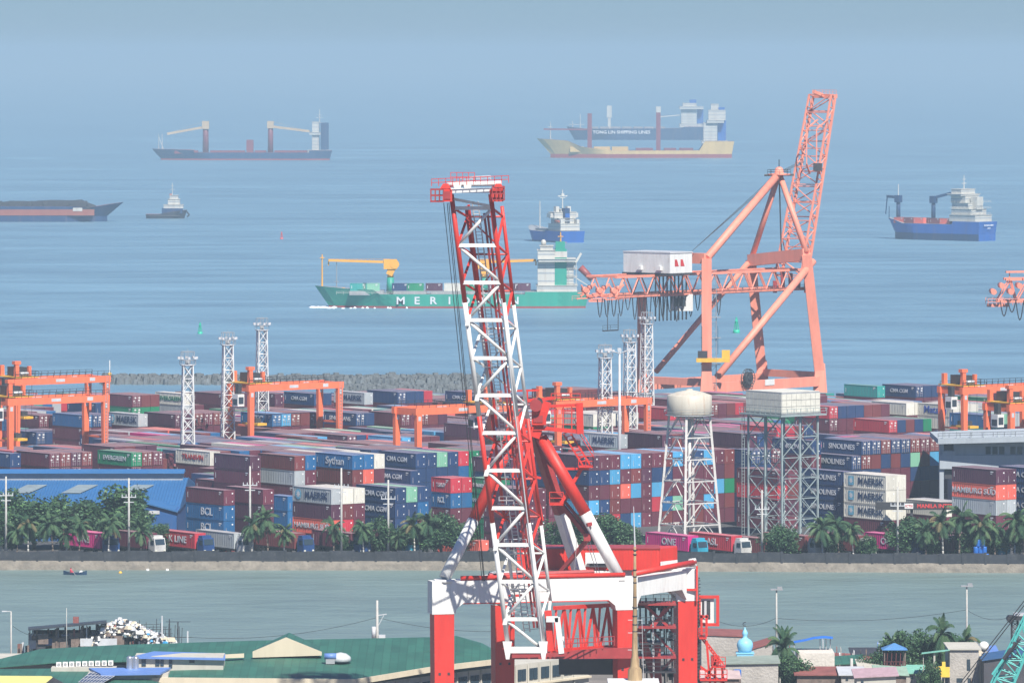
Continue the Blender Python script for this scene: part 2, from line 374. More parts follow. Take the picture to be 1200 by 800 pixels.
# --- the wall of container ends behind the round tower
A = ['MNMWM', 'MNMSR', 'MSMNN', 'SMOMN', 'SmSMS', 'MDMMM', 'MNSRM', 'mNMBM', 'SMMgM', 'MmMMM', 'NMMMm', 'SMMMM', 'MMgSM', 'mmGMm']
A = ['DNMSM', 'MNMNM', 'MSmmR', 'SMOMN', 'SmSMS', 'MDMMM', 'MNSRM', 'mNMBm', 'SMMgM', 'MmMMM', 'NMMMm', 'SMMSM', 'MDSMM', 'mmGmM']
blk(690, 534, 5, A, 'wal', vis=5)
blk(643, 536, 5, ['DNMMM'], 'cen', vis=5); blk(599, 538, 5, ['DNMMM'], 'cen', vis=5)
# --- by the square tower
blk(880, 527, 5, ['NNmNN', 'NNmNN', 'MMMMM'], 'gat', vis=4, door=1, L=6.06)
blk(911, 534, 5, ['.MRDM', '.MmDM'], 'gat', vis=4)
blk(951, 516, 5, ['NMMMM'], 'gat', vis=2, txt={(0, 0): ('SINOLINES', 1.35, 'w', 0)})
B = ['.NNNN', 'NmNNN', 'NmNNN', 'mNMMM', 'NmMMM', 'NNMMM', 'mgNMM', 'MmNMM', 'mSNMM', 'NWWMM']
blk(998, 517, 5, B, 'gat', vis=3, door=1, txt={(1, 0): ('SINOLINES', 1.45, 'w', 0), (0, 1): ('SINOLINES', 1.45, 'w', 0)})
blk(988, 552, 4, ['NNNN'], 'gat', vis=4, txt={(0, k): ('SINOLINES', 1.35, 'w', .3) for k in (0, 1, 2)})
blk(1038, 557, 4, ['WWWM', 'WWWM'], 'gat', vis=3, txt={(0, 0): ('MAERSK', 1.75, 'n', .8, 'sq'), (0, 1): ('MAERSK', 1.75, 'n', .8, 'sq'), (0, 2): ('MAERSK', 1.75, 'n', .8, 'sq')})
# --- by the gate building
blk(1109, 588, 2, ['WM', 'YM'], 'gte', vis=1)
blk(1167, 550, 5, ['DOYMM', 'DOYMM'], 'gte', vis=4, txt={(0, 1): ('HAMBURG SÜD', 1.4, 'w', 0)})
blk(1222, 549, 5, ['NNNNM', 'NNNMM'], 'gte', vis=4, txt={(0, k): ('CMA CGM', 1.3, 'w', 0) for k in (0, 1, 2)})
# --- row behind the warehouse
blk(12, 531, 4, ['NMMM'], 'war', vis=1)
blk(58, 531, 4, ['MMMM', 'mMMM', 'DMMM', 'mMMM'], 'war', door=1, vis=1)
blk(154, 530, 4, ['GMMM', 'mMMM', 'MMMM'], 'war', door=1, vis=1, txt={(0, 0): ('EVERGREEN', 1.25, 'w', 0)})
blk(246, 529, 4, ['WMMM', 'mMMM'], 'war', vis=1, txt={(0, 0): ('TRANSVIN', 1.4, 'r', 0)})
# --- second row from the sea
blk(-6, 490, 3, ['BMM', 'NMM'], 'mag', vis=1)
blk(40, 506, 2, ['NM', 'NM', 'NM', 'DM'], 'mag', vis=1, door=1)
blk(97, 486, 4, ['BMMM', 'NMMM', 'NMMM'], 'mag', vis=1, door=1)
blk(162, 485, 4, ['YMMM'], 'mag', vis=1, txt={(0, 0): ('MAERSK', 1.9, 'n', .5)})
blk(205, 485, 4, ['DMMM', 'DMMM', 'mMMM', 'MMMM', 'mMMM', 'mMMM'], 'mag', vis=1, door=1)
blk(319, 485, 4, ['BMMM', 'SMMM', 'mMMM', 'mMMM', 'MMMM'], 'mag', vis=1, door=1, txt={(0, 0): ('SITC', 2.3, 'w', 0)})
blk(417, 484, 4, ['NMMM', 'NMMM'], 'mag', vis=1, door=1, txt={(0, 0): ('SINOTRANS', 1.3, 'w', 0)})
blk(470, 484, 4, ['MMMM', 'MMMM', 'mMMM', 'mMMM', 'DMMM'], 'mag', vis=1, door=1)
blk(560, 498, 4, ['DMMM', 'NMMM'], 'mag', vis=1)
blk(614, 486, 4, ['MMMM', 'WMMM', 'mMMM'], 'mag', vis=1, door=1)
blk(695, 485, 4, ['WGMM', 'WGMM', 'WMMM', 'WMMM', 'WMMM'], 'mag', vis=1)
blk(724, 509, 5, ['YMMMM'], 'cen', vis=1, txt={(0, 0): ('MAERSK', 1.7, 'n', .5, 'star')})
blk(776, 509, 5, ['DMMMM', 'mMMMM', 'DMMMM'], 'cen', vis=1)
blk(876, 508, 5, ['DMMMM', 'NMMMM', 'MMMMM'], 'cen', vis=1)
blk(910, 500, 4, ['RMMM', 'RMMM', 'mMMM', 'NMMM'], 'cen', vis=1)
blk(972, 476, 4, ['RMMM', 'NMMM', 'NMMM', 'NMMM', 'mMMM', 'mMMM', 'MMMM'], 'mag', vis=1, door=1)
blk(1062, 472, 4, ['WMMM', 'WMMM'], 'mag', vis=1)
blk(1108, 474, 4, ['WWMM', 'WWMM', 'WMMM'], 'mag', vis=2, txt={(0, 0): ('Matson', 2.3, 'b', 0)})
blk(1156, 486, 4, ['BTMM', 'BTMM', 'gMMM', 'YMMM'], 'mag', vis=1, door=1)
blk(1030, 492, 3, ['RMM', 'NMM', 'mMM', 'NMM', 'GMM'], 'mag', vis=1, door=1); blk(984, 492, 3, ['GMM'], 'mag', vis=1)
blk(1196, 511, 4, ['DMMM', 'MMMM', 'NMMM'], 'gte', vis=1, door=1)
blk(1104, 511, 4, ['BMMM', 'OMMM', 'NMMM', 'BMMM'], 'gte', vis=1, door=1)
# --- back row against the sea
blk(112, 472, 3, ['NNM', 'NMM'], 'sea', vis=1)
blk(155, 463, 4, ['MGMM', 'mGMM', 'mGMM'], 'sea', vis=2, door=1)
blk(216, 461, 4, ['WYMM'], 'sea', vis=2, txt={(0, 0): ('EVERGREEN', 1.35, 'g', .3)})
blk(261, 461, 4, ['MMMM', 'DMMM', 'DMMM'], 'sea', vis=1)
blk(368, 461, 4, ['NMMM', 'NMMM'], 'sea', vis=1, txt={(0, 0): ('CMA CGM', 1.2, 'w', 0)}); blk(322, 461, 4, ['DMMM'], 'sea', vis=1)
blk(427, 460, 4, ['YMMM'], 'sea', vis=1, txt={(0, 0): ('MAERSK', 1.7, 'n', .5, 'star')})
blk(466, 459, 4, ['NMMM', 'NMMM', 'NMMM', 'RMMM'], 'sea', vis=1, door=1)
blk(558, 460, 4, ['NMMM', 'NMMM'], 'sea', vis=1, txt={(0, 0): ('CMA CGM', 1.2, 'w', 0)})
blk(660, 457, 4, ['MMMM', 'mMMM', 'mMMM', 'mMMM', 'DMMM'], 'sea', door=1, vis=1)
blk(783, 478, 3, ['RMM', 'MMM'], 'sea', vis=1)
blk(832, 473, 3, ['mMM', 'MMM', 'mMM', 'RMM', 'mMM'], 'sea', vis=1, door=1)
blk(950, 464, 4, ['RMMM', 'MMMM'], 'sea', vis=1)
blk(1028, 452, 4, ['TMMM'], 'sea', vis=1); blk(1073, 452, 4, ['NMMM', 'NMMM', 'NMMM'], 'sea', vis=1, door=1, txt={(0, 0): ('CMA CGM', 1.2, 'w', 0)})
blk(1200, 458, 4, ['MMMM', 'MMMM'], 'sea', vis=1)

CT = []      # every container: u (near end), v (near side), tier, L, colour, door, text, region
def overlaps(u, v, L, w=2.44, m=.06):
    for (a, b, c, d) in FP:
        if u-L < b-m and u > a+m and v < d-m and v+w > c+m: return True
    return False
FP = list(RES); PROT = []
for b in BL:
    zt = GZ+b['t']*TP; Y = F*(H-zt)/(b['py']-YH); u, v = to_uv(GX(b['px'], Y), Y)
    done = []
    for tries in range(60):        # nudge a block away from its neighbours where the measured places touch
        if not any(overlaps(u, v+j*2.54, b['L']) for j in range(len(b['cols']))): break
        u += .25 if (tries % 2 == 0) else 0; v += .12 if tries % 2 else 0
    cols = []
    for j, c in enumerate(b['cols']):
        vv = v+j*2.54
        if overlaps(u, vv, b['L']): continue
        done.append((u-b['L'], u, vv, vv+2.44))
        for k, ch in enumerate(c):
            if ch == '.': continue
            CT.append(dict(u=u, v=vv, t=b['t']-1-k, L=b['L'], c=ch, door=b['door'], txt=b['txt'].get((j, k)), reg=b['reg'], j=j))
    FP += done
    k = F/Y; w0 = b['L']*UX*k
    PROT.append((b['px']-w0, b['px']+len(b['cols'])*2.54*VX*k, b['py']+1, b['py']+b['vis']*TP*k-1, Y))
# rest of the yard: a regular grid of stacks wherever nothing above stands
rg = random.Random(21)
WCOL = 'MMMMMMMMDDDDmmmmmNNNNNNBBBSGgYYWRROTP'
def spx(x, y): return 600+F*x/y
for i in range(-130, -72):
    for j in range(-6, 660):
        if j % 14 in (12,): continue
        u = i*12.75; v = j*2.56
        x, y = to_xy(u, v); px = spx(x, y)
        if not (1172 < y < 1478) or px < -55 or px > 1260: continue
        if px < 262 and y < 1232: continue
        if px > 1085 and y < 1262: continue
        if overlaps(u, v, 12.19, m=-.25): continue
        rb = random.Random(i*7919+(j//14)*31+((j % 14)//(2+(i % 2)))*7)
        top = 4 if y < 1240 else (3 if y < 1345 else 3)
        if y > 1425: top = 3
        n = top-rb.choice((0, 0, 0, 1))
        base = rb.choice(WCOL)
        for t in range(max(0, n)):
            zt = GZ+(t+1)*TP; y1 = YH+F*(H-zt)/(y+12); k = F/y
            ok = True
            for (a, b_, c, d, Y) in PROT:
                if Y > y-2 and px+12 > a and px-46 < b_ and y1 < d and y1+26 > c: ok = False; break
            if not ok: break
            CT.append(dict(u=u, v=v, t=t, L=12.19, c=base if rg.random() < .35 else rg.choice(WCOL), door=rg.random() < .5, txt=None, reg='auto', i=i, j=j))
# what shows most in the photograph's view: a small depth buffer
import numpy as np
S = 1.0; Wd, Hd = 1200, 800
zb = np.full((Hd, Wd), 1e9, np.float32); ib = np.full((Hd, Wd), -1, np.int32)
def rast(pts, idn):
    q = [(600+F*p[0]/p[1], YH+F*(H-p[2])/p[1]) for p in pts]; d = sum(p[1] for p in pts)/4
    x0 = max(0, int(min(a for a, _ in q))); x1 = min(Wd-1, int(max(a for a, _ in q))+1); y0 = max(0, int(min(b for _, b in q))); y1 = min(Hd-1, int(max(b for _, b in q))+1)
    if x0 >= x1 or y0 >= y1: return
    gx, gy = np.meshgrid(np.arange(x0, x1)+.5, np.arange(y0, y1)+.5)
    area = sum(q[i][0]*q[(i+1) % 4][1]-q[(i+1) % 4][0]*q[i][1] for i in range(4)); sg = 1 if area > 0 else -1
    ins = np.ones(gx.shape, bool)
    for i in range(4):
        ax, ay = q[i]; bx, by = q[(i+1) % 4]; ins &= sg*((bx-ax)*(gy-ay)-(by-ay)*(gx-ax)) >= 0
    sub = zb[y0:y1, x0:x1]; m = ins & (d < sub); sub[m] = d; ib[y0:y1, x0:x1][m] = idn
for n_, c in enumerate(CT):
    z0 = GZ+c['t']*TP; z1 = z0+CH; u, v, L = c['u'], c['v'], c['L']
    A_, B_, C_, D_ = [to_xy(*p) for p in ((u-L, v), (u, v), (u, v+2.44), (u-L, v+2.44))]
    for f in ([(*A_, z0), (*B_, z0), (*B_, z1), (*A_, z1)], [(*B_, z0), (*C_, z0), (*C_, z1), (*B_, z1)], [(*A_, z1), (*B_, z1), (*C_, z1), (*D_, z1)]): rast(f, n_)
cnt = np.bincount(ib[ib >= 0].ravel(), minlength=len(CT))
for n_, c in enumerate(CT): c['vis'] = int(cnt[n_]); c['px'] = spx(*to_xy(c['u'], c['v']))
order = sorted([c for c in CT if c['vis'] > 14], key=lambda c: -(c['vis']+(1e5 if c['txt'] else 0)))
ONE = order[:270]; ids = {id(c) for c in ONE}
print('containers', len(CT), 'shown', len(order), 'single', len(ONE))
ORD = ['', 'first', 'second', 'third', 'fourth', 'fifth', 'sixth', 'seventh', 'eighth', 'ninth', 'tenth', 'eleventh', 'twelfth', 'thirteenth', 'fourteenth', 'fifteenth',
       'sixteenth', 'seventeenth', 'eighteenth', 'nineteenth', 'twentieth']
def ordn(n):
    if n <= 20: return ORD[n]
    return ['', '', 'twenty', 'thirty', 'forty', 'fifty', 'sixty'][n//10]+('-'+ORD[n % 10] if n % 10 else '') if n % 10 else {30: 'thirtieth', 40: 'fortieth', 50: 'fiftieth'}.get(n, 'last')
rows = sorted({c['i'] for c in ONE if c['reg'] == 'auto'}, reverse=True)
grp = {}
for c in ONE:
    key = (c['reg'], c.get('i'), c['t']); grp.setdefault(key, []).append(c)
for key, cs in grp.items():
    cs.sort(key=lambda c: c['px'])
    for n_, c in enumerate(cs):
        nm = PAINT[c['c']][1]; up = ['lowest', 'second', 'third', 'fourth', 'fifth'][min(4, c['t'])]
        if c['reg'] == 'auto': c['label'] = f"{nm} container, {ordn(n_+1)} from left, {up} tier, mid-yard diagonal row {ordn(rows.index(c['i'])+1)} from river"
        else: c['label'] = f"{nm} container, {ordn(n_+1)} from left, {up} tier, {REG[c['reg']]}"
TM = {'w': m_mark2, 'n': m_navyt, 'g': m_grnt, 'r': m_redt, 'b': m_bluet}
m_logo = {'sq': m_lblue, 'star': m_lblue}
def star(mb, cx, cz, r, y):
    pts = []
    for k in range(14): a = math.pi/2+k*math.pi/7; q = r if k % 2 == 0 else r*.5; pts.append((cx+q*math.cos(a), y, cz+q*math.sin(a)))
    mb.prism(pts[::-1], (0, -.012, 0))
NC = 0
def container(c, loc, rz, label, group, cat='shipping container'):
    o = bpy.data.objects.new('shipping_container', cmesh('body', c['L'], c['c'])); COL.objects.link(o)
    o.location = loc; o.rotation_euler = (0, 0, rz); tag(o, label, cat, group)
    if c['door']:
        for k in ('doorl', 'doorr'):
            d = bpy.data.objects.new('door', cmesh(k, c['L'], c['c'])); COL.objects.link(d); d.parent = o
    else:
        d = bpy.data.objects.new('end_panel', cmesh('end', c['L'], c['c'])); COL.objects.link(d); d.parent = o
    if c['txt']:
        t = c['txt']; dx = t[3] if len(t) > 3 else 0
        logo = t[4] if len(t) > 4 else ('star' if t[0] == 'MAERSK' else None)
        if t[0] == 'HAMBURG SÜD' and 0: pass
        put_text(t[0], t[1], TM[t[2]], o, (dx+(.9 if logo else 0), -1.235, CH*.5), (1, 0, 0), bold=.022, sx=1.25 if t[0] in ('EVERGREEN', 'HAMBURG SÜD') and c['L'] > 8 else (1.15 if c['L'] > 8 else .82))
        if logo:
            lg = MB(); cx = dx-4.75
            if logo == 'sq':
                lg.box(cx-.75, cx+.75, -1.25, -1.235, CH/2-.85, CH/2+.85); lg.mat(1); star(lg, cx, CH/2, .6, -1.251)
            else:
                lg.prism([(cx+.95*math.cos(a*math.pi/12), -1.235, CH/2+.95*math.sin(a*math.pi/12)) for a in range(24, 0, -1)], (0, -.012, 0)); lg.mat(1); star(lg, cx, CH/2, .7, -1.251)
            lg.build('logo', [m_lblue, m_mark], o)
    return o
for c in ONE:
    x, y = to_xy(c['u']-c['L']/2, c['v']+1.22)
    container(c, (x, y, GZ+c['t']*TP), -TH, c['label'], 'shipping containers stacked in the yard')
st = MB(); keys = sorted(PAINT)
for c in CT:
    if id(c) in ids: continue
    z0 = GZ+c['t']*TP; u, v, L = c['u'], c['v'], c['L']; q = [to_xy(*p) for p in ((u-L, v), (u, v), (u, v+2.44), (u-L, v+2.44))]
    # corner order is counter-clockwise in plan
    lo_ = [(a, b, z0) for a, b in q]; hi_ = [(a, b, z0+CH) for a, b in q]
    ki = keys.index(c['c']); st.mat(ki)
    k0 = len(st.v); st.v += lo_+hi_
    for fidx in ((0, 1, 5, 4), (1, 2, 6, 5), (2, 3, 7, 6), (3, 0, 4, 7)): st.f.append(tuple(k0+a for a in fidx)); st.m.append(ki)
    st.f.append((k0+4, k0+5, k0+6, k0+7)); st.m.append(ki+len(keys))
st.build('packed_containers', [CM[k] for k in keys]+[CR[k] for k in keys], kind='stuff', label='densely packed shipping containers seen mostly as roofs across the yard')
# ================================================================ CRANES, MASTS AND TOWERS
def rel(root, mb, name, mats, parent=None, **k):     # a part whose mesh is given in world coordinates
    return mb.build(name, mats, parent or root, loc=tuple(-Vector(root.location)) if parent is None else (0, 0, 0), **k)
def zig(mb, a0, a1, b0, b1, n, r, square=False, both=False, horiz=True, N=5):
    """bracing between two chords a0-a1 and b0-b1"""
    a0, a1, b0, b1 = map(Vector, (a0, a1, b0, b1))
    for i in range(n+1):
        p = a0.lerp(a1, i/n); q = b0.lerp(b1, i/n)
        if horiz: mb.tube(p, q, r, n=N)
        if i < n:
            p2 = a0.lerp(a1, (i+1)/n); q2 = b0.lerp(b1, (i+1)/n)
            if i % 2 == 0 or both: mb.tube(p, q2, r, n=N)
            if i % 2 == 1 or both: mb.tube(q, p2, r, n=N)
def rail(mb, pts, h=1.1, r=.04, step=2.0):
    for a, b in zip(pts, pts[1:]):
        a = Vector(a); b = Vector(b); L = (b-a).length; n = max(1, int(L/step))
        for z in (h, h*.5): mb.bar(a+Vector((0, 0, z)), b+Vector((0, 0, z)), r*2)
        for i in range(n+1): p = a.lerp(b, i/n); mb.bar(p, p+Vector((0, 0, h)), r*2)

# ---- rubber tyred yard gantries
def yard_gantry(first=True):
    root = empty('yard_gantry_crane')
    zt = RZ-GZ; zb = zt-1.4
    for y in (0, BASE):
        g = MB(); g.box(-.9, SPAN+.9, y-.5, y+.5, zb, zt)
        g.mat(1).box(SPAN*.42, SPAN*.52, y-.53, y-.505, zb+.45, zb+1.1); g.box(SPAN*.80, SPAN*.86, y-.53, y-.505, zb+.4, zb+1.15)
        g.mat(2); rail(g, [(-.8, y-.45, zt), (SPAN+.8, y-.45, zt)], step=1.6); g.build('girder', [m_org, m_lgrey, m_dark], root)
    for x in (0, SPAN):
        for y in (0, BASE):
            l = MB(); s = -1 if x == 0 else 1
            l.hexa([(x-.45, y-.45, 2.0), (x+.45, y-.45, 2.0), (x+.45, y+.45, 2.0), (x-.45, y+.45, 2.0)], [(x-.64, y-.49, zb+.02), (x+.64, y-.49, zb+.02), (x+.64, y+.49, zb+.02), (x-.64, y+.49, zb+.02)])
            l.mat(1).box(x-.3, x+.35, y-.53, y-.5, zb-1.2, zb-.3)
            l.build('leg', [m_org, m_lgrey], root)
            w = MB()
            for dy in (-.9, .9):
                w.mat(0).tube((x-.35, y+dy, .75), (x+.35, y+dy, .75), .75, n=12)
            w.build('wheel', m_tyre, root)
        for q_ in ((x-.4, x+.4, .5, BASE-.5, zb-.1, zt-.1), (x-.42, x+.42, -1.6, BASE+1.6, 1.2, 2.0), (x-.2, x+.2, .45, BASE-.45, 9.5, 9.9)): MB().box(*q_).build('cross_beam', m_org, root)
    t = MB(); t.mat(1).box(-.6, 5.4, -.4, BASE+.4, zt+.25, zt+.5)
    t.mat(0).box(-.2, .7, .2, 1.1, zt+.5, zt+3.6); t.box(-.2, .7, BASE-1.1, BASE-.2, zt+.5, zt+2.8); t.box(-.5, 1.1, .1, 1.3, zt+3.2, zt+3.9)
    t.mat(2).box(1.2, 3.2, 1, BASE-1.5, zt+.5, zt+2.5); t.mat(0).box(3.3, 4.0, .4, 1.2, zt+.5, zt+2.7)
    t.mat(3).tube((1.0, .6, zt+1.0), (3.2, .6, zt+1.0), .45, n=8); t.mat(3).box(4.2, 5.0, 2, 4, zt+.5, zt+1.5)
    t.mat(2); rail(t, [(-.6, -.4, zt+.5), (5.4, -.4, zt+.5), (5.4, BASE+.4, zt+.5)], step=1.2, r=.035)
    t.build('trolley', [m_org, m_yel, m_dark, m_lgrey], root)
    c = MB(); c.box(-2.6, -.9, 1.2, 3.2, zb-3.2, zb-.6); c.mat(1).box(-2.63, -2.6, 1.4, 3.0, zb-2.9, zb-1.6); c.box(-2.4, -1.1, 1.17, 1.2, zb-2.7, zb-1.2); c.box(-2.4, -1.1, 1.4, 3.0, zb-3.22, zb-3.2)
    c.mat(2).box(-2.2, -1.3, 1.6, 2.8, zb-.6, zt+.2)
    c.build('cabin', [m_white, m_glass, m_dark], root)
    s = MB(); s.box(2.2, 4.6, .6, 6.8, zb-7.5, zb-7.0); s.mat(2)
    for dx in (2.4, 4.4):
        for dy in (.9, 6.5): s.tube((dx, dy, zb-7), (dx, dy, zt+.2), .05, n=4)
    s.mat(1).box(2.6, 4.2, 2.2, 5.2, zb-7, zb-6.0); s.build('spreader', [m_yel, m_dark, m_rope], root)
    ld = MB(); y = -.6
    for dx in (-.25, .25): ld.tube((SPAN+dx, y, 2), (SPAN+dx, y, zt), .05, n=4)
    for i in range(22): ld.bar((SPAN-.25, y, 2.5+i*.7), (SPAN+.25, y, 2.5+i*.7), .06)
    ld.build('ladder', m_grey, root)
    return root
RTL = ['orange yard gantry crane nearer the river of the two at the left edge', 'orange yard gantry crane nearer the sea of the two at the left edge',
       'orange yard gantry crane astride containers just right of the third lattice mast', 'orange yard gantry crane behind the slim grey pole and two masts',
       'orange yard gantry crane half hidden behind the white-red boom', 'orange yard gantry crane at the right edge, closer to the sea', 'orange yard gantry crane at the right edge, closer to the river']
proto = None
for i, (x, y) in enumerate(RTGP):
    o = proto = yard_gantry() if i == 0 else None or copy_tree(RT0)
    if i == 0: RT0 = o
    o.location = (x, y, GZ); o.rotation_euler = (0, 0, R(37)); tag(o, RTL[i], 'gantry crane', 'orange gantry cranes over the container stacks')
    if i in (4, 3):       # trolley parked elsewhere along the girder
        for c in o.children:
            if c.name.startswith(('trolley', 'cabin', 'spreader')) and i == 4: c.location = (17.5, 0, 0)

# ---- white lattice light masts
def mast():
    root = empty('light_mast'); h = 28.0
    m = MB(); q = lambda w, z: [(-w, -w, z), (w, -w, z), (w, w, z), (-w, w, z)]
    lo, hi = q(1.35, 0), q(.95, h-1.2)
    for a, b in zip(lo, hi): m.tube(a, b, .17, .14, n=5)
    for k in range(4): zig(m, lo[k], hi[k], lo[(k+1) % 4], hi[(k+1) % 4], 10, .085, both=True, N=4)
    m.build('lattice', m_white, root)
    p = MB(); p.lathe((0, 0, h-1.2), [(1.5, 0), (1.6, .12), (1.5, .2)], 12); p.mat(1)
    for rz_, zz in ((1.65, h-1.0), (1.4, h+.7)):
        for k in range(12): a = k*math.pi/6; b = a+math.pi/6; p.tube((rz_*math.cos(a), rz_*math.sin(a), zz+.9), (rz_*math.cos(b), rz_*math.sin(b), zz+.9), .05, n=4); p.bar((rz_*math.cos(a), rz_*math.sin(a), zz), (rz_*math.cos(a), rz_*math.sin(a), zz+.9), .07)
    p.build('platform', [m_lgrey, m_grey], root)
    f = MB()
    for k in range(8):
        a = k*math.pi/4; c = Vector((1.85*math.cos(a), 1.85*math.sin(a), h+.3)); f.mat(0).box(c.x-.22, c.x+.22, c.y-.22, c.y+.22, c.z-.2, c.z+.3); f.mat(1).tube((1.2*math.cos(a), 1.2*math.sin(a), h+.3), c, .05, n=4)
    f.mat(1).tube((0, 0, h), (0, 0, h+2.2), .07, .03, n=5); f.tube((0, 0, h-1.2), (0, 0, h), .5, n=8)
    f.build('floodlight', [m_lgrey, m_grey], root)
    return root
LTL = ['white lattice light mast, leftmost and nearest of the three on the left', 'white lattice light mast, middle of the three on the left', 'white lattice light mast, farthest of three on the left, behind an orange gantry',
       'white lattice light mast directly left of the slim grey pole', 'white lattice light mast directly right of the slim grey pole', 'tall white lattice light mast in front of the salmon crane leg']
for i, (x, y) in enumerate(LTP):
    o = mast() if i == 0 else copy_tree(M0)
    if i == 0: M0 = o
    o.location = (x, y, GZ); o.rotation_euler = (0, 0, R(12+i*3)); tag(o, LTL[i], 'light mast', 'white lattice light masts')
pl = empty('light_pole', (*POLE, GZ), 0, 'slim grey tapering light pole with a wide lamp crown', 'light pole')
m = MB(); m.tube((0, 0, 0), (0, 0, 32.5), .42, .2, n=10); m.build('pole', m_lgrey, pl)
m = MB()
for k in range(8):
    a = k*math.pi/4; m.tube((0, 0, 31.5), (2.6*math.cos(a), 2.0*math.sin(a), 32.2), .06, n=4); m.box(2.6*math.cos(a)-.35, 2.6*math.cos(a)+.35, 2.0*math.sin(a)-.2, 2.0*math.sin(a)+.2, 32.0, 32.5)
m.build('lamp_crown', m_lgrey, pl)

# ---- round water tower
m_tank = mat('rust streaked tank paint', (.50, .46, .38), .6, var=.1, scale=.5, grime=.75, gcol=(.33, .16, .07), streak=True)
m_tsteel = mat('pale tower steel', (.58, .56, .52), .55, var=.1, grime=.4)
wt = empty('water_tower', (*RT, GZ), 0, 'round rust-streaked white water tank on a braced four-leg tower', 'water tower')
zb_ = 24.2
m = MB(); m.lathe((0, 0, zb_), [(1.0, -.7), (3.0, -.55), (4.0, -.1), (4.1, .05), (4.1, 3.3), (3.95, 3.42), (2.4, 3.95), (.6, 4.3), (.55, 4.5), (.3, 4.52)], 28); m.build('tank', m_tank, wt)
m = MB(); m.lathe((0, 0, zb_-.3), [(4.5, 0), (4.5, .12), (4.1, .12)], 24)
for k in range(24):
    a = k*math.pi/12; b = a+math.pi/12
    for hh in (.6, 1.1): m.tube((4.5*math.cos(a), 4.5*math.sin(a), zb_-.2+hh), (4.5*math.cos(b), 4.5*math.sin(b), zb_-.2+hh), .03, n=4)
m.build('walkway', m_grey, wt)
tops, bots = [], []
for k in range(4):
    a = R(80)+k*math.pi/2; tops.append(Vector((3.75*math.cos(a), 3.75*math.sin(a), zb_-.3))); bots.append(Vector((5.9*math.cos(a), 5.9*math.sin(a), 0)))
for k in range(4): m = MB(); m.bar(bots[k], tops[k], .42); m.build('leg', m_tsteel, wt)
m = MB(); n = 6
for k in range(4):
    a0, a1, b0, b1 = bots[k], tops[k], bots[(k+1) % 4], tops[(k+1) % 4]
    for i in range(n):
        p, q = a0.lerp(a1, i/n), b0.lerp(b1, i/n); p2, q2 = a0.lerp(a1, (i+1)/n), b0.lerp(b1, (i+1)/n); md = (p2+q2)/2
        m.bar(p2, q2, .2); m.bar(p, md, .14); m.bar(q, md, .14)
m.tube((0, 0, 0), (0, 0, zb_-.9), .3, n=8); m.build('bracing', m_tsteel, wt)

# ---- square panel water tower
m_panel = mat('panel tank plastic', (.60, .58, .50), .6, var=.12, scale=.8, grime=.4, gcol=(.33, .28, .22))
m_gsteel = mat('pale green grey steel', (.27, .33, .33), .6, var=.15, grime=.3)
st2 = empty('water_tower', (*SQ, GZ), -TH, 'square panelled cream water tank on a grey lattice tower', 'water tower')
LA, LB = 10.4, 9.2; z0_ = 23.3
m = MB(); m.mat(1).box(-LA, 0, 0, LB, z0_, z0_+4.1)
na, nb, nc = 9, 8, 3
for i in range(na):
    for j in range(nc):
        x0 = -LA+i*LA/na; zz = z0_+.25+j*1.2
        for yy in ((-.08, 0), (LB, LB+.08)): m.mat(0).box(x0+.04, x0+LA/na-.04, yy[0], yy[1], zz+.04, zz+1.14)
for i in range(nb):
    for j in range(nc):
        y0 = i*LB/nb; zz = z0_+.25+j*1.2; m.box(0, .08, y0+.04, y0+LB/nb-.04, zz+.04, zz+1.14); m.box(-LA-.08, -LA, y0+.04, y0+LB/nb-.04, zz+.04, zz+1.14)
m.box(-LA+.1, -.1, .1, LB-.1, z0_+4.1, z0_+4.16); m.build('tank', [m_panel, m_grey], st2)
m = MB(); m.box(-LA-.9, .9, -.9, LB+.9, z0_-.35, z0_-.05)
m.mat(0); rail(m, [(-LA-.9, -.9, z0_-.05), (.9, -.9, z0_-.05), (.9, LB+.9, z0_-.05)], step=1.5); m.build('platform', m_gsteel, st2)
gx = [-LA+.3, -LA/2, -.3]; gy = [.3, LB/2, LB-.3]
for x in gx:
    for y in gy:
        if x == gx[1] and y == gy[1]: continue
        m = MB(); m.bar((x, y, 0), (x, y, z0_-.35), .3); m.build('leg', m_gsteel, st2)
m = MB(); n = 6
def sidep(p, q):
    for i in range(n):
        za, zc = i*(z0_-.4)/n, (i+1)*(z0_-.4)/n
        m.bar((*p, zc), (*q, zc), .14); m.bar((*p, za), (*q, zc), .11); m.bar((*q, za), (*p, zc), .11)
for a, b in ((0, 1), (1, 2)):
    for y in (gy[0], gy[2]): sidep((gx[a], y), (gx[b], y))
    for x in (gx[0], gx[2]): sidep((x, gy[a]), (x, gy[b]))
m.build('bracing', m_gsteel, st2)
m = MB()
for d in (-.3, .3): m.tube((-LA-.6, -.2+d, 0), (-LA-.6, -.2+d, z0_+1), .06, n=4)
for i in range(36): m.bar((-LA-.6, -.5, .6+i*.62), (-LA-.6, .1, .6+i*.62), .05)
m.build('ladder', m_gsteel, st2)

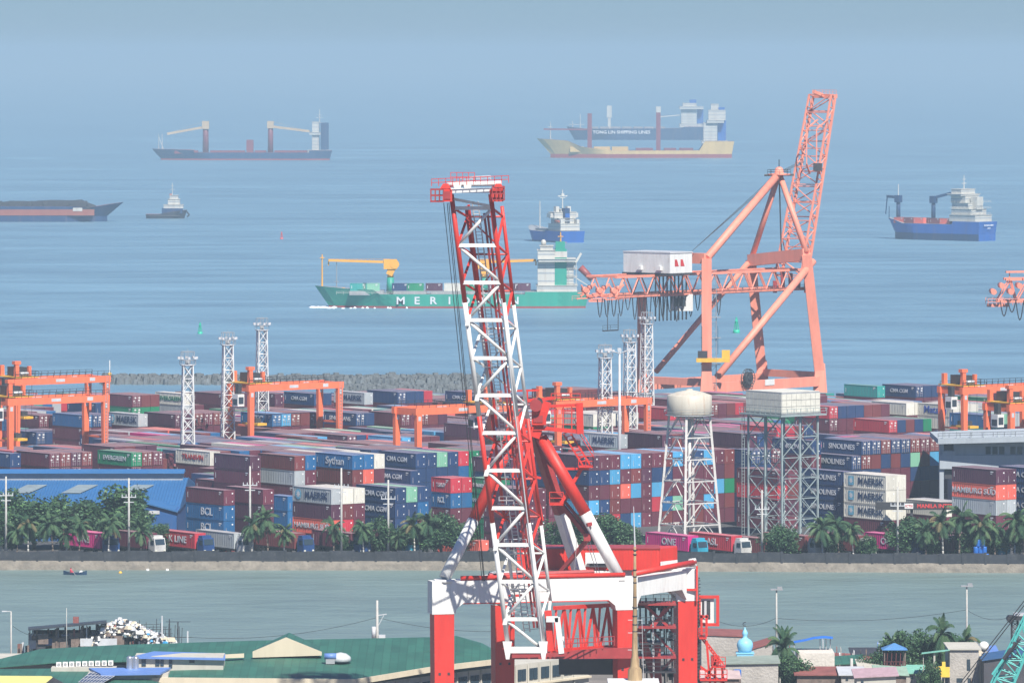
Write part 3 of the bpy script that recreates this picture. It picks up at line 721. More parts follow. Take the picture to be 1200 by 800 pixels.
# ---- salmon ship-to-shore crane with its boom raised
OX, OY = GX(828, 1540), 1540.; PH = R(48); A2 = Vector((math.cos(PH), math.sin(PH), 0)); B2 = Vector((-math.sin(PH), math.cos(PH), 0))
def Q(a, b, z): return Vector((OX, OY, 0))+A2*a+B2*b+Vector((0, 0, z))
def ia(px, b): t = (px-600)/F; return (t*(OY+b*B2.y)-OX-b*B2.x)/(A2.x-t*A2.y)      # distance along the boom axis for a measured column
def ib_(px, a): t = (px-600)/F; return (t*(OY+a*A2.y)-OX-a*A2.x)/(B2.x-t*B2.y)
def Qp(px, py, b): a = ia(px, b); p = Q(a, b, 0); return Vector((p.x, p.y, ZA(py, p.y)))
GA = ia(958, 0); WB = ib_(752, 0)
qc = empty('quay_crane', tuple(Q(GA/2, WB/2, GZ)), 0, 'faded salmon quay crane with its boom raised, white machinery house, on the far quay', 'quay crane')
ms = [m_sal, m_dark, m_yel, m_white, m_glass]
def part(name, fn, mats=ms, root=qc, parent=None):
    m = MB(); fn(m); 
    if parent is None: return rel(root, m, name, mats)
    return m.build(name, mats, parent)
zs = 10.0
legs = {'nl': (Qp(828, 440, 0), Qp(828, 303, 0)), 'nr': (Qp(961, 440, 0), Qp(945, 298, 0)), 'fl': (Qp(752, 440, WB), Qp(752, 342, WB)), 'fr': (Qp(893, 440, WB), Qp(880, 305, WB))}
for k_, (p, q) in legs.items():
    def f(m, p=p, q=q, k_=k_):
        m.bar(Vector((p.x, p.y, zs-1)), q, 2.5 if k_ != 'fl' else 2.2, 2.2)
        d = 1.9
        m.hexa([(p.x-d, p.y-d, 3.4), (p.x+d, p.y-d, 3.4), (p.x+d, p.y+d, 3.4), (p.x-d, p.y+d, 3.4)], [(p.x-1.2, p.y-1.2, zs+2.5), (p.x+1.2, p.y-1.2, zs+2.5), (p.x+1.2, p.y+1.2, zs+2.5), (p.x-1.2, p.y+1.2, zs+2.5)])
        m.mat(1)
        for dd in (-1.5, 0, 1.5): m.tube((p.x+dd-.3, p.y-.8, 2.5), (p.x+dd+.3, p.y-.8, 2.5), .7, n=8)
    part('leg', f)
def mk(*a): return lambda m: [m.bar(p, q, w, h) for p, q, w, h in a]
gnd = lambda p, z: Vector((p.x, p.y, z))
nl, nr, fl, fr = (legs[k_][0] for k_ in ('nl', 'nr', 'fl', 'fr')); tnl, tnr, tfl, tfr = (legs[k_][1] for k_ in ('nl', 'nr', 'fl', 'fr'))
part('sill_beam', mk((gnd(nl, 8.0), gnd(nr, 8.0), 1.8, 2.4))); part('sill_beam', mk((gnd(fl, 8.0), gnd(fr, 8.0), 1.8, 2.4)))
part('sill_beam', mk((gnd(nl, 9.4), gnd(fl, 9.4), 1.5, 1.8))); part('sill_beam', mk((gnd(nr, 9.4), gnd(fr, 9.4), 1.5, 1.8)))
part('portal_beam', mk((tnr, tfr, 2.4, 3.0))); part('portal_beam', mk((tnl, gnd(tfl, tnl.z), 2.0, 2.6)))
part('diagonal_brace', lambda m: m.tube(Qp(841, 441, 0), Qp(953, 306, 0), .95, n=10))
part('diagonal_brace', lambda m: m.tube(Qp(769, 435, WB), Qp(876, 309, WB), .75, n=10))
APX = Q(ia(913, WB/2), WB/2, 0); APX.z = ZA(203, APX.y)
part('apex_strut', lambda m: m.tube(APX, tnl, 1.0, n=10)); part('apex_strut', lambda m: m.tube(APX, tfr, .75, n=10)); part('apex_strut', lambda m: m.tube(APX, tnr+Vector((0, 0, .5)), .75, n=10))
def f(m):
    p = APX; m.lathe(tuple(p), [(2.4, -.6), (3.0, -.4), (3.0, -.2), (1.2, 0), (1.0, 1.2), (.5, 1.6)], 12); m.mat(1)
    rail(m, [p+Vector((3*math.cos(a*math.pi/4), 3*math.sin(a*math.pi/4), -.2)) for a in range(9)], step=1.5); m.tube(p+Vector((0, 0, 1)), p+Vector((0, 0, 3.5)), .12, n=4); m.tube(p+Vector((-3.8, 0, -.5)), p+Vector((3.8, 0, -.4)), .3, n=6)
part('apex_platform', f)
# trolley girder: four chords with bracing
bl, br = WB*.28, WB*.72
gz0, gz1 = ZA(345, OY), ZA(322, OY)
a0 = ia(688, br); a1 = ia(948, bl)
def f(m):
    for b in (bl, br):
        for z in (gz0, gz1): m.bar(Q(a0, b, z), Q(a1, b, z), .75 if z == gz0 else .6)
        zig(m, Q(a0, b, gz0), Q(a1, b, gz0), Q(a0, b, gz1), Q(a1, b, gz1), 26, .19, horiz=False)
    for i in range(14): a = a0+(a1-a0)*i/13; m.bar(Q(a, bl, gz1), Q(a, br, gz1), .35); m.bar(Q(a, bl, gz0), Q(a, br, gz0), .3)
    m.mat(1); rail(m, [Q(a0, bl-1, gz0), Q(a1, bl-1, gz0)], step=2.5)
part('trolley_girder', f)
def f(m):
    e = a0-1
    for b in (bl, br, (bl+br)/2):
        m.tube(Q(e, b-.5, gz0+1.6), Q(e, b+.5, gz0+1.6), .75, n=10); m.tube(Q(e+2, b-.5, gz0+2.2), Q(e+2, b+.5, gz0+2.2), .55, n=10); m.bar(Q(e+1, b, gz0), Q(e-1.2, b, gz0+2.8), .3); m.bar(Q(e-2.5, b, gz0+.8), Q(e+2, b, gz0+1.0), .22); m.bar(Q(e-1.5, b, gz0), Q(e+4, b, gz0+3), .4); m.bar(Q(e-3, b, gz0-.5), Q(e+3, b, gz0-.5), .3)
    m.box(*[v for p in ((Q(e-2, bl, 0).x-1, Q(e, br, 0).x+1),) for v in p], Q(e, bl, 0).y, Q(e, br, 0).y, gz0-1.2, gz0-.9)
    m.mat(0); rail(m, [Q(e-3.5, bl-1, gz0-1), Q(e+5, bl-1, gz0-1)]); rail(m, [Q(e-3.5, br+1, gz0-1), Q(e+5, br+1, gz0-1)])
part('girder_tail', f)
def f(m):      # festoon loops and the small service cradle
    for i in range(18):
        a = ia(700+i*8.2, bl); hh = (3, 5.5, 4, 6.5)[i % 4] if i > 3 else 4.5
        pts = [Q(a+t*1.9/6, bl, gz0-.3-hh*math.sin(math.pi*t/6)) for t in range(7)]; m.pipe(pts, .13, 4)
    for i in range(9): a = ia(770+i*4.5, bl); m.tube(Q(a, bl+.5, gz1), Q(a, bl+.5, gz0-6.5), .2, n=4)
    m.mat(0); a = ia(712, bl); m.bar(Q(a, bl, gz0-.3), Q(a, bl, gz0-8), .2); m.bar(Q(a-1.8, bl, gz0-8.2), Q(a+4, bl, gz0-8.2), .3); m.bar(Q(a+4, bl, gz0-8), Q(a+4, bl, gz0-4), .2); rail(m, [Q(a-1.8, bl, gz0-8), Q(a+4, bl, gz0-8)])
part('festoon', f, [m_dark] if 0 else [m_sal, m_rope, m_rope] and [m_rope, m_rope, m_rope])
def hs(m):     # machinery house on top of the tail of the girder
    z0, z1 = ZA(318, OY+5), ZA(295, OY+5); p = Q(ia(736, br), br, 0); a_, b_ = ia(736, br), ia(775, br)
    c = [Q(ia(732, WB*.8), WB*.8, 0), Q(ia(786, 1.0), 1.0, 0), Q(ia(812, 1.0), 1.0, 0), Q(ia(812, 1.0)-(ia(786, 1.0)-ia(732, WB*.8)), WB*.8, 0)]
    al, ar = ia(785, 1.0), ia(811, 1.0); q = [Q(al, 1.0, 0), Q(ar, 1.0, 0), Q(ar, WB*.76, 0), Q(al, WB*.76, 0)]
    m.hexa([gnd(v, z0) for v in q], [gnd(v, z1) for v in q]); m.mat(1); ce = (q[0]+q[2])/2
    m.hexa([gnd(v+(v-ce)*.02, z1+.01) for v in q], [gnd(v+(v-ce)*.02, z1+.35) for v in q])
    m.mat(2); m.hexa([gnd(v+(v-ce)*.04, z0-.6) for v in q], [gnd(v+(v-ce)*.04, z0-.01) for v in q])
    m.mat(3); d = A2*.02-B2*.03
    for t, w in ((.08, .2), ): pass
    m.mat(0)
    for t in (.2, .62):
        p = Q(al-.35, 1+(WB*.76-1)*t, z0+1.2); m.bar(p-B2*.6, p+B2*.6, .9, 1.0)
hs_o = part('machinery_house', hs, [m_white, m_lgrey, m_dark, m_redt])
m = MB(); al, ar = ia(785, 1.0), ia(811, 1.0); z0 = ZA(311, OY)
for t, w in ((.22, .12), (.48, .12)): a = al+(ar-al)*t; m.hexa([Q(a, .95, z0), Q(a+1.5, .95, z0), Q(a+1.5, .99, z0), Q(a, .99, z0)], [Q(a, .95, z0+1.7), Q(a+.8, .95, z0+1.7), Q(a+.8, .99, z0+1.7), Q(a, .99, z0+1.7)])
m.build('painted_mark', m_redt, hs_o)
def f(m):      # elevator tower up the near leg with landings and the yellow cradle
    p = Q(ia(828, 0)+1.4, -.8, 0)
    for dx in (-.9, .9):
        for dy in (-.6, .6): m.tube((p.x+dx, p.y+dy, 6), (p.x+dx, p.y+dy, gz1), .08, n=4)
    for i in range(14): z = 7+i*2.2; m.bar((p.x-.9, p.y-.6, z), (p.x+.9, p.y-.6, z), .08); m.bar((p.x-.9, p.y-.6, z), (p.x+.9, p.y-.6, z+2.2), .06)
    for py in (372, 396, 427): z = ZA(py, p.y); m.box(p.x-3, p.x+2, p.y-1.2, p.y+.8, z, z+.15)
part('elevator', f, [m_grey])
def f(m):
    p = Q(ia(826, 0), -1.6, 0); z = ZA(424, p.y); m.mat(2).box(p.x-3.4, p.x+5.0, p.y-1.5, p.y-.2, z, z+1.0); m.box(p.x+3.0, p.x+5, p.y-1.2, p.y-.3, z+1, z+3); m.mat(1).box(p.x-3, p.x-.6, p.y-1.3, p.y-.4, z+1.0, z+2.8); m.tube((p.x-2, p.y-.8, z+2), (p.x-2, p.y-.8, z+9), .06, n=4); m.tube((p.x+2, p.y-.8, z+2), (p.x+2, p.y-.8, z+9), .06, n=4)
part('maintenance_cradle', f)
def f(m):
    p = Q(ia(806, bl), bl+1.5, 0); z = ZA(364, p.y); m.mat(3).hexa([(p.x-3, p.y-1.5, z), (p.x+2.4, p.y-1.5, z), (p.x+2.4, p.y+1.5, z), (p.x-3, p.y+1.5, z)], [(p.x-3.4, p.y-1.5, z+4.2), (p.x+2.4, p.y-1.5, z+4.2), (p.x+2.4, p.y+1.5, z+4.2), (p.x-3.4, p.y+1.5, z+4.2)])
    m.mat(4).box(p.x-2.4, p.x+.6, p.y-1.55, p.y-1.51, z+1.2, z+3.2); m.mat(1).box(p.x-2, p.x+2, p.y-1, p.y+1, z+4.2, gz0)
part('operator_cabin', f)
def f(m):
    p = Q(ia(871, 0), -1.6, 0); z = ZA(443, p.y); dv_ = B2*.35; c = Vector((p.x, p.y, z))
    for s_ in (-1, 1):
        for r_ in (2.3, 1.5): m.pipe([c+dv_*s_+A2*(r_*math.cos(t*math.pi/12))+Vector((0, 0, r_*math.sin(t*math.pi/12))) for t in range(25)], .12, 4)
        for t in range(16): a = t*math.pi/8; m.bar(c+dv_*s_, c+dv_*s_+A2*(2.35*math.cos(a))+Vector((0, 0, 2.35*math.sin(a))), .12)
    m.tube(c-dv_, c+dv_, 1.35, n=16); m.tube(c-dv_*1.6, c+dv_*4, .5, n=10)
part('cable_reel', f, [m_dark])
# raised boom
def f(m):
    b0_, b1_ = WB*.30, WB*.70; base = ia(931, WB*.5); zb0 = ZA(326, OY+base*A2.y)
    top_a = ia(966, WB*.5); zt0 = ZA(113, OY+top_a*A2.y); L0 = Q(base, 0, zb0); dirv = (Q(top_a, 0, zt0)-L0); Ln = dirv.length; d = dirv.normalized(); nrm = Vector((0, 0, 1))-d*d.z; nrm.normalize(); nrm = -(d.cross(B2)).normalized()
    if nrm.dot(A2) > 0: nrm = -nrm
    ch = {}
    for bi, b in enumerate((b0_, b1_)):
        for ni, o in enumerate((0, 2.7)):
            s_ = Q(base, b, zb0)+nrm*o; e_ = s_+d*Ln-(B2*(b-WB*.5))*.15; e_ = e_-nrm*o*.35; ch[bi, ni] = (s_, e_); m.bar(s_, e_, .55 if ni == 0 else .4)
    for bi in (0, 1): zig(m, *ch[bi, 0], *ch[bi, 1], 15, .17)
    zig(m, *ch[0, 0], *ch[1, 0], 12, .16, both=False); zig(m, *ch[0, 1], *ch[1, 1], 10, .14)
    e = (ch[0, 0][1]+ch[1, 0][1])/2; m.bar(e-B2*3.8+A2*0, e+B2*3.0, 1.4, 1.0); m.bar(e-nrm*1.5, e+nrm*4.5, .8); rail(m, [e-B2*4+Vector((0, 0, .5)), e+B2*4+Vector((0, 0, .5))], step=1)
    p = ch[0, 1][0].lerp(ch[0, 1][1], .56); q = p-B2*1.0+nrm*2.2; r_ = ch[0, 1][0].lerp(ch[0, 1][1], .86)
    for s_ in (-B2*.3, B2*3): m.bar(p+s_-B2*.3, q+s_+Vector((0, 0, 2)), .4); m.bar(q+s_+Vector((0, 0, 2)), q+s_+Vector((0, 0, 11)), .3); m.bar(q+s_+Vector((0, 0, 11)), r_+s_, .3)
    m.mat(1).box(q.x-.6, q.x+1.6, q.y-1, q.y+1, q.z+.2, q.z+2.2)
part('boom', f)
def f(m):
    e = Q(ia(940, WB*.4), WB*.4, ZA(215, OY+15))
    for o in (-.7, 0, .7): m.tube(APX+B2*o, e+B2*o+Vector((0, 0, 5)), .06, n=4); m.tube(Q(ia(811, 2), 2, ZA(294, OY)), APX+B2*o, .07, n=4)
    m.tube(Q(ia(916, WB*.4), WB*.4, gz1+2), APX, .18, n=4)
part('stay_rope', f, [m_rope])
def f(m):
    p = Q(ia(925, WB*.4), WB*.35, 0); z = gz0
    for i in range(5): m.box(p.x-5+i*2, p.x-4+i*2, p.y-1, p.y+2, z-1+(i % 2), z+2+(i*3 % 4))
part('boom_hinge', f, [m_redd])
part('name_plate', lambda m: m.bar(Q(ia(893, 0), -1.0, 8.6), Q(ia(904, 0), -1.0, 8.6), .06, 1.5), [m_white])

# ---- tip of a further crane's lowered boom at the right edge
tc = empty('quay_crane', (GX(1330, 1560), 1560, GZ), 0, 'girder tail of another salmon crane entering at the right edge', 'quay crane')
def f(m):
    Y = 1560.; z0, z1 = ZA(353, Y), ZA(327, Y); x0, x1 = GX(1168, Y), GX(1330, Y)
    for y in (-3, 3):
        for z in (z0, z1): m.bar((x0+(2 if z == z1 else 0), Y+y, z), (x1, Y+y+12, z), .6)
        zig(m, (x0, Y+y, z0), (x1, Y+y+12, z0), (x0+1, Y+y, z1), (x1, Y+y+12, z1), 14, .2, horiz=False)
    m.bar((x0+2, Y-4, ZA(318, Y)), (x1, Y+8, ZA(318, Y)), .5)
    for i in range(4): m.bar((x0+3+i*4, Y-3, z1), (x0+3+i*4, Y-3, ZA(318, Y)), .25)
    for i in range(4): m.tube((x0-1+i*2.2, Y-4, z0+2.5+(i % 2)*1.5), (x0-1+i*2.2, Y+4, z0+2.5+(i % 2)*1.5), .75, n=8)
    for y in (-4, 4): rail(m, [(x0-2.5, Y+y, z0-.8), (x1, Y+y, z0-.8)], h=1.6, r=.07)
    m.bar((x0-2.5, Y, z0-1), (x0+3, Y, z0-1), .8)
part('trolley_girder', f, [m_sal], tc)
def f(m):
    Y = 1556.; x0 = GX(1172, Y); z0 = ZA(352, Y)
    for i in range(10): hh = (4, 3, 5)[i % 3]; m.pipe([Vector((x0+i*2+t*.33, Y, z0-hh*math.sin(math.pi*t/6))) for t in range(7)], .14, 4)
part('festoon', f, [m_rope], tc)
part('leg', lambda m: [m.box(GX(1330, 1560)-1.5+d, GX(1330, 1560)+1.5+d, 1570, 1573, GZ, 44) for d in (0, 30)], [m_sal], tc)
# ================================================================ RED AND WHITE QUAY CRANE, BOOM RAISED, ON THE NEAR BANK
fc = empty('quay_crane', (GX(660, 800), 800, GZ), 0, 'big red and white quay crane with raised lattice boom on the near bank', 'quay crane')
FM = [m_white, m_redp, m_redd, m_dark, m_lgrey, m_yel]
def fpart(name, fn, parent=None, mats=FM):
    m = MB(); fn(m)
    return rel(fc, m, name, mats) if parent is None else m.build(name, mats, parent)
L1, L3, L2, L4 = (GX(518, 790), 790), (GX(732, 796), 796), (GX(589, 803), 803), (GX(803, 809), 809)
e1 = Vector((L3[0]-L1[0], L3[1]-L1[1], 0)).normalized(); e2 = Vector((L2[0]-L1[0], L2[1]-L1[1], 0)).normalized()
for nm, (x, y) in zip('1324', (L1, L3, L2, L4)):
    def f(m, x=x, y=y):
        c = Vector((x, y, 0)); a = e1*1.32; b = Vector((-e1.y, e1.x, 0))*1.2
        q = [c-a-b, c+a-b, c+a+b, c-a+b]; q2 = [c-a*.9-b, c+a*.98-b, c+a*.98+b, c-a*.9+b]
        m.mat(1).hexa([gnd(v, 3.3) for v in q2], [gnd(v, 20.0) for v in q])
        m.mat(3)
        for t in (-.6, .6):
            m.bar(c-b*1.01+e1*t+Vector((0, 0, 12.2)), c-b*1.01+e1*t+Vector((0, 0, 12.5)), .3, .12)
            m.tube(c+e1*(t*1.5)-b+Vector((0, 0, 2.6)), c+e1*(t*1.5)+b+Vector((0, 0, 2.6)), .75, n=10)
    fpart('leg', f)
def beam(p, q, over=0):
    def f(m):
        a = Vector((p[0], p[1], 0)); b = Vector((q[0], q[1], 0)); d = (b-a).normalized(); s = Vector((-d.y, d.x, 0)); L = (b-a).length
        # side elevation with knees over the legs, swept through the beam's width
        pts = [(-1.6, 20.0), (1.5, 20.0), (1.6, 20.6), (2.5, 21.35), (L-2.5, 21.35), (L-1.6, 20.6), (L-1.5, 20.0), (L+1.4, 20.0), (L+1.4, 24.2), (-1.6, 24.2)]
        m.mat(0).prism([a+d*x-s*1.25+Vector((0, 0, z)) for x, z in pts], s*2.5)
        m.mat(1).prism([a+d*x-s*1.27+Vector((0, 0, z)) for x, z in ((2.5, 21.22), (L-2.5, 21.22), (L-2.5, 21.35), (2.5, 21.35))], s*2.54)
    return f
fpart('portal_beam', beam(L1, L3)); fpart('portal_beam', beam(L2, L4))
def sidebeam(p, q):
    def f(m):
        a = Vector((p[0], p[1], 0)); b = Vector((q[0], q[1], 0)); d = (b-a).normalized(); s = Vector((-d.y, d.x, 0)); a = a+d*1.3; b = b-d*1.3; L = (b-a).length
        pts = [(0, 20.2), (1.2, 21.6), (L-1.2, 21.6), (L, 20.2), (L, 24.0), (0, 24.0)]
        m.mat(0).prism([a+d*x-s*1.0+Vector((0, 0, z)) for x, z in pts], s*2.0)
    return f
fpart('side_beam', sidebeam(L1, L2)); fpart('side_beam', sidebeam(L3, L4))
def f(m):       # red pipes and kerb on the top deck
    m.mat(1); z = 24.55
    A_ = Vector((*L1, z)); B_ = Vector((*L3, z)); D_ = Vector((*L4, z))
    m.tube(A_+e1*2.5-Vector((0, 1.1, 0)), B_+Vector((0, -1.1, 0)), .3, n=8); m.tube(B_+Vector((1.2, -.8, .1)), D_+Vector((1.2, -.8, .5)), .38, n=8)
    m.mat(2).tube(A_+Vector((6, 2, .1)), B_+Vector((-4, 2, .1)), .35, n=6)
    m.mat(1).bar(Vector((D_.x-.9, D_.y-1.35, 23.7)), Vector((D_.x-.9, D_.y-1.35, 21.5)), .28); m.bar(Vector((D_.x-.9, D_.y-1.35, 21.5)), Vector((D_.x+1.6, D_.y-1.35, 21.5)), .28); m.bar(Vector((D_.x+1.5, D_.y-1.35, 20)), Vector((D_.x+1.5, D_.y-1.35, 24.6)), .25)
    m.mat(0).tube(D_+Vector((.5, -.6, .4)), D_+Vector((1.4, -.8, .5)), .55, n=8)
fpart('deck_pipe', f)
# long red machinery house behind the front beam
def f(m):
    Y = 805.; x0, x1 = GX(606, Y), GX(773, Y); z0, z1 = 24.3, 27.05
    n = 46
    for i in range(n):
        a = x0+(x1-x0)*i/n; w = (x1-x0)/n
        m.mat(1).box(a, a+w*.55, Y, Y+.1, z0, z1); m.box(a+w*.55, a+w, Y+.06, Y+.1, z0, z1)
    m.box(x0, x1, Y+.1, Y+5.5, z0, z1); m.hexa([(x1, Y, z0), (x1+2.4, Y+3.2, z0), (x1+2.4, Y+5.5, z0), (x1, Y+5.5, z0)], [(x1, Y, z1), (x1+2.4, Y+3.2, z1), (x1+2.4, Y+5.5, z1), (x1, Y+5.5, z1)])
    m.mat(2).box(x0-.1, x1+.1, Y-.1, Y+5.6, z1, z1+.12)
mh_ = fpart('machinery_house', f)
def f(m):
    Y = 804.9; x0 = GX(686, Y); m.mat(0).box(x0, x0+2.9, Y-.06, Y, 24.75, 26.6); m.mat(3).box(x0+.5, x0+2.8, Y-.3, Y-.07, 24.7, 25.15); m.mat(4).box(x0+.2, x0+2.9, Y-.5, Y-.07, 25.2, 25.3)
fpart('window_panel', f)
def f(m):
    Y = 804.9; x0 = GX(774, Y); m.mat(0).hexa([(x0, Y-.1, 24.4), (x0+2.3, Y+2.9, 24.4), (x0+2.3, Y+3.0, 24.4), (x0, Y, 24.4)], [(x0, Y-.1, 25.4), (x0+2.3, Y+2.9, 25.4), (x0+2.3, Y+3.0, 25.4), (x0, Y, 25.4)])
fpart('window_panel', f)
# A-frame
def seg(m, pts, r, mats_, n=10):
    for (a, b), k in zip(zip(pts, pts[1:]), mats_): m.mat(k).tube(a, b, r, n=n)
fpart('frame_leg', lambda m: (seg(m, [P(634, 512, 797), P(686, 601, 796.6), P(725, 675, 796)], .78, (1, 0), 14), m.mat(2).tube(P(690, 612, 795.4), P(691, 616, 795.4), .4, n=6), m.mat(0).lathe(tuple(P(725, 678, 796)), [(1.5, -.2), (1.5, .2)], 12)))
fpart('frame_leg', lambda m: [m.mat(k).bar(a, b, 1.35, 1.3) for a, b, k in ((P(626, 505, 799), P(657, 601, 801), 2), (P(657, 601, 801), P(681, 676, 803), 0))])
fpart('frame_leg', lambda m: (seg(m, [P(612, 490, 796), P(555, 609, 793), P(521, 677, 790)], .76, (1, 0), 14), m.mat(0).lathe(tuple(P(521, 680, 790)), [(1.4, -.2), (1.4, .2)], 12)))
def f(m):
    Y = 796.; m.mat(1)
    m.bar(P(606, 480, Y), P(612, 515, Y), 1.2); m.bar(P(640, 470, Y), P(626, 512, Y), 1.1, 1.4)
    m.mat(1).box(GX(623, Y), GX(640, Y), Y-1.2, Y+1.2, ZA(497, Y), ZA(481, Y)); m.mat(2).box(GX(625, Y), GX(636, Y), Y-1.3, Y-1.2, ZA(494, Y), ZA(486, Y))
    m.mat(1).box(GX(606, Y), GX(645, Y), Y-.7, Y+.7, ZA(504, Y), ZA(501, Y)); m.mat(2).tube((GX(628, Y), Y-2, ZA(474, Y)), (GX(628, Y), Y+2, ZA(474, Y)), .8, n=14); m.mat(3).tube((GX(632, Y), Y-1.7, ZA(470, Y)), (GX(632, Y), Y+1.7, ZA(470, Y)), .45, n=12)
    m.mat(1).bar(P(612, 470, Y), P(650, 466, Y), .4); m.bar(P(598, 458, Y), P(632, 457, Y), .25); m.bar(P(618, 458, Y), P(618, 475, Y), .2)
    m.bar(P(679, 472, Y), P(680, 508, Y), .9, .8); m.bar(P(640, 502, Y), P(682, 506, Y), .5, .5); m.bar(P(640, 476, Y), P(682, 474, Y), .35)
    rail(m, [P(646, 470, Y), P(680, 470, Y)], h=1.0, r=.05, step=1); rail(m, [P(646, 476, Y), P(680, 476, Y)], h=-.9, r=.04)
    for y in (482, 490, 497): m.bar(P(645, y, Y), P(678, y, Y), .12)
    for x in (650, 660, 670): m.bar(P(x, 474, Y), P(x, 504, Y), .14)
    for p, q in (((615, 490), (600, 560)), ((606, 545), (622, 500)), ((600, 470), (590, 520)), ((614, 500), (620, 560)), ((624, 500), (611, 560)), ((590, 520), (611, 490))): m.bar(P(*p, 792), P(*q, 792), .32)
    m.bar(P(612, 500, 790), P(634, 610, 787), .5); m.bar(P(616, 556, 790), P(634, 560, 790), .3)
fpart('frame_head', f)
def f(m):
    Y = 797.; m.mat(1)
    for d in (0, 9): m.bar(P(660+d, 508, Y), P(683+d, 545, Y), .22)
    for i in range(9): t = i/9; m.bar(P(660+23*t, 508+37*t, Y), P(669+23*t, 505+37*t, Y), .12)
    for d in (-7, -13): m.bar(P(672, 503+d, Y), P(696, 543+d, Y), .1)
    m.box(GX(678, Y), GX(695, Y), Y-1.2, Y+1.2, ZA(547, Y), ZA(545, Y)); rail(m, [P(678, 546, Y-1.2), P(695, 546, Y-1.2)], h=1.3, r=.05, step=.9); rail(m, [P(695, 546, Y-1.2), P(695, 544, Y+1.2)], h=1.3, r=.05)
    m.bar(P(660, 549, Y), P(690, 549, Y), .3); m.bar(P(682, 548, Y), P(657, 590, Y), .4); m.bar(P(680, 552, Y), P(664, 573, Y), .25)
    m.mat(2).bar(P(657, 590, Y+2), P(690, 630, Y), .55); m.bar(P(661, 586, Y+2), P(693, 626, Y), .3); m.bar(P(690, 630, Y), P(656, 671, Y+3), .5); m.box(GX(684, Y), GX(692, Y), Y-.8, Y+.8, ZA(633, Y), ZA(624, Y))
    m.bar(P(683, 545, Y), P(660, 590, Y+3), .35)
    m.mat(1).box(GX(644, Y), GX(660, Y), Y-1.5, Y+1, ZA(591, Y), ZA(589, Y)); rail(m, [P(644, 590, Y-1.5), P(660, 590, Y-1.5)], h=1.5, r=.05, step=.9)
    m.mat(4)
    for x0, x1 in ((676, 673), (686, 700), (690, 703)): m.bar(P(x0, 630, Y), P(x1, 672, Y+2), .06)
fpart('stair_and_brace', f)
# the boom
def cl(pts, py):
    for (x0, y0), (x1, y1) in zip(pts, pts[1:]):
        if py <= y1: return x0+(x1-x0)*(py-y0)/(y1-y0)
    return pts[-1][0]
cFL = [(529, 228), (553, 420), (578, 620), (597, 770)]; cFR = [(575, 228), (598, 420), (620, 620), (639, 770)]
cBL = [(546, 240), (570, 430), (590, 600), (603, 705)]; cBR = [(588, 240), (610, 425), (633, 605), (645, 705)]
yf = lambda py: 768+15*(py-232)/533
def fp(c, py): return P(cl(c, py), py, yf(py)+(0 if c in (cFL, cFR) else 3.4))
BANDS = [(228, 354, 1), (354, 487, 0), (487, 612, 1), (612, 770, 0)]
def band(py): return next((k for a, b, k in BANDS if py < b), 0)
for c, w, lo_, hi_ in ((cFL, .62, 228, 766), (cFR, .62, 228, 766), (cBL, .42, 242, 705), (cBR, .46, 242, 705)):
    def f(m, c=c, w=w, lo_=lo_, hi_=hi_):
        off = 0 if w > .5 else (3 if c is cBR else -2)
        ys = sorted({lo_, hi_}|{b+off for a, b, k in BANDS if lo_ < b+off < hi_})
        for a, b in zip(ys, ys[1:]): m.mat(band((a+b)/2-off)).tube(fp(c, a), fp(c, b), w/2, n=10)
        if c is cFR: m.mat(4).tube(fp(c, 350)+Vector((-.2, -.38, 0)), fp(c, 766)+Vector((-.2, -.38, 0)), .1, n=5)
    fpart('boom_chord', f)
HY = [244, 287.5, 331, 375, 419.5, 463, 507, 551, 595, 638, 681, 725, 762]; BY = [254, 298, 341, 385, 430, 474, 517, 561, 605, 648, 692]
def f(m):
    m.mat(0)
    for i, y in enumerate(HY):
        m.bar(fp(cFL, y), fp(cFR, y), .5 if i else .35, .45)
        for c, s in ((cFL, 1), (cFR, -1)): g = fp(c, y); m.hexa([g+Vector(v) for v in ((-.28, -.34, -.7), (.28, -.34, -.7), (.28, .3, -.7), (-.28, .3, -.7))], [g+Vector(v) for v in ((-.28+s*.3, -.34, .7), (.28+s*.3, -.34, .7), (.28+s*.3, .3, .7), (-.28+s*.3, .3, .7))]) if i % 2 and 1 < i < 12 and s > 0 else None
        if i < len(HY)-1:
            a, b = (cFR, cFL) if i % 2 == 0 else (cFL, cFR); m.tube(fp(a, y), fp(b, HY[i+1]), .21, n=7)
    m.bar(fp(cFL, 233), fp(cFR, 242), .35)
fpart('boom_front_bracing', f)
def f(m):
    for i, y in enumerate(BY):
        m.mat(band(y)).tube(fp(cBL, y), fp(cBR, y), .14, n=6)
        if i < len(BY)-1:
            a, b = (cBR, cBL) if i % 2 == 1 else (cBL, cBR); m.tube(fp(a, y), fp(b, BY[i+1]), .11, n=5)
    for cf, cb in ((cFL, cBL), (cFR, cBR)):
        for i, y in enumerate(HY[:-2]):
            m.mat(band(y+5)); yb = BY[i] if i < len(BY) else 703
            m.tube(fp(cf, y), fp(cb, yb), .15, n=6)
            if i+1 < len(HY)-1: m.tube(fp(cb, yb), fp(cf, HY[i+1]), .19, n=6)
    m.mat(0).tube(fp(cBL, 692), fp(cFL, 740), .2, n=6); m.tube(fp(cBR, 703), fp(cFR, 762), .22, n=6)
fpart('boom_side_bracing', f)
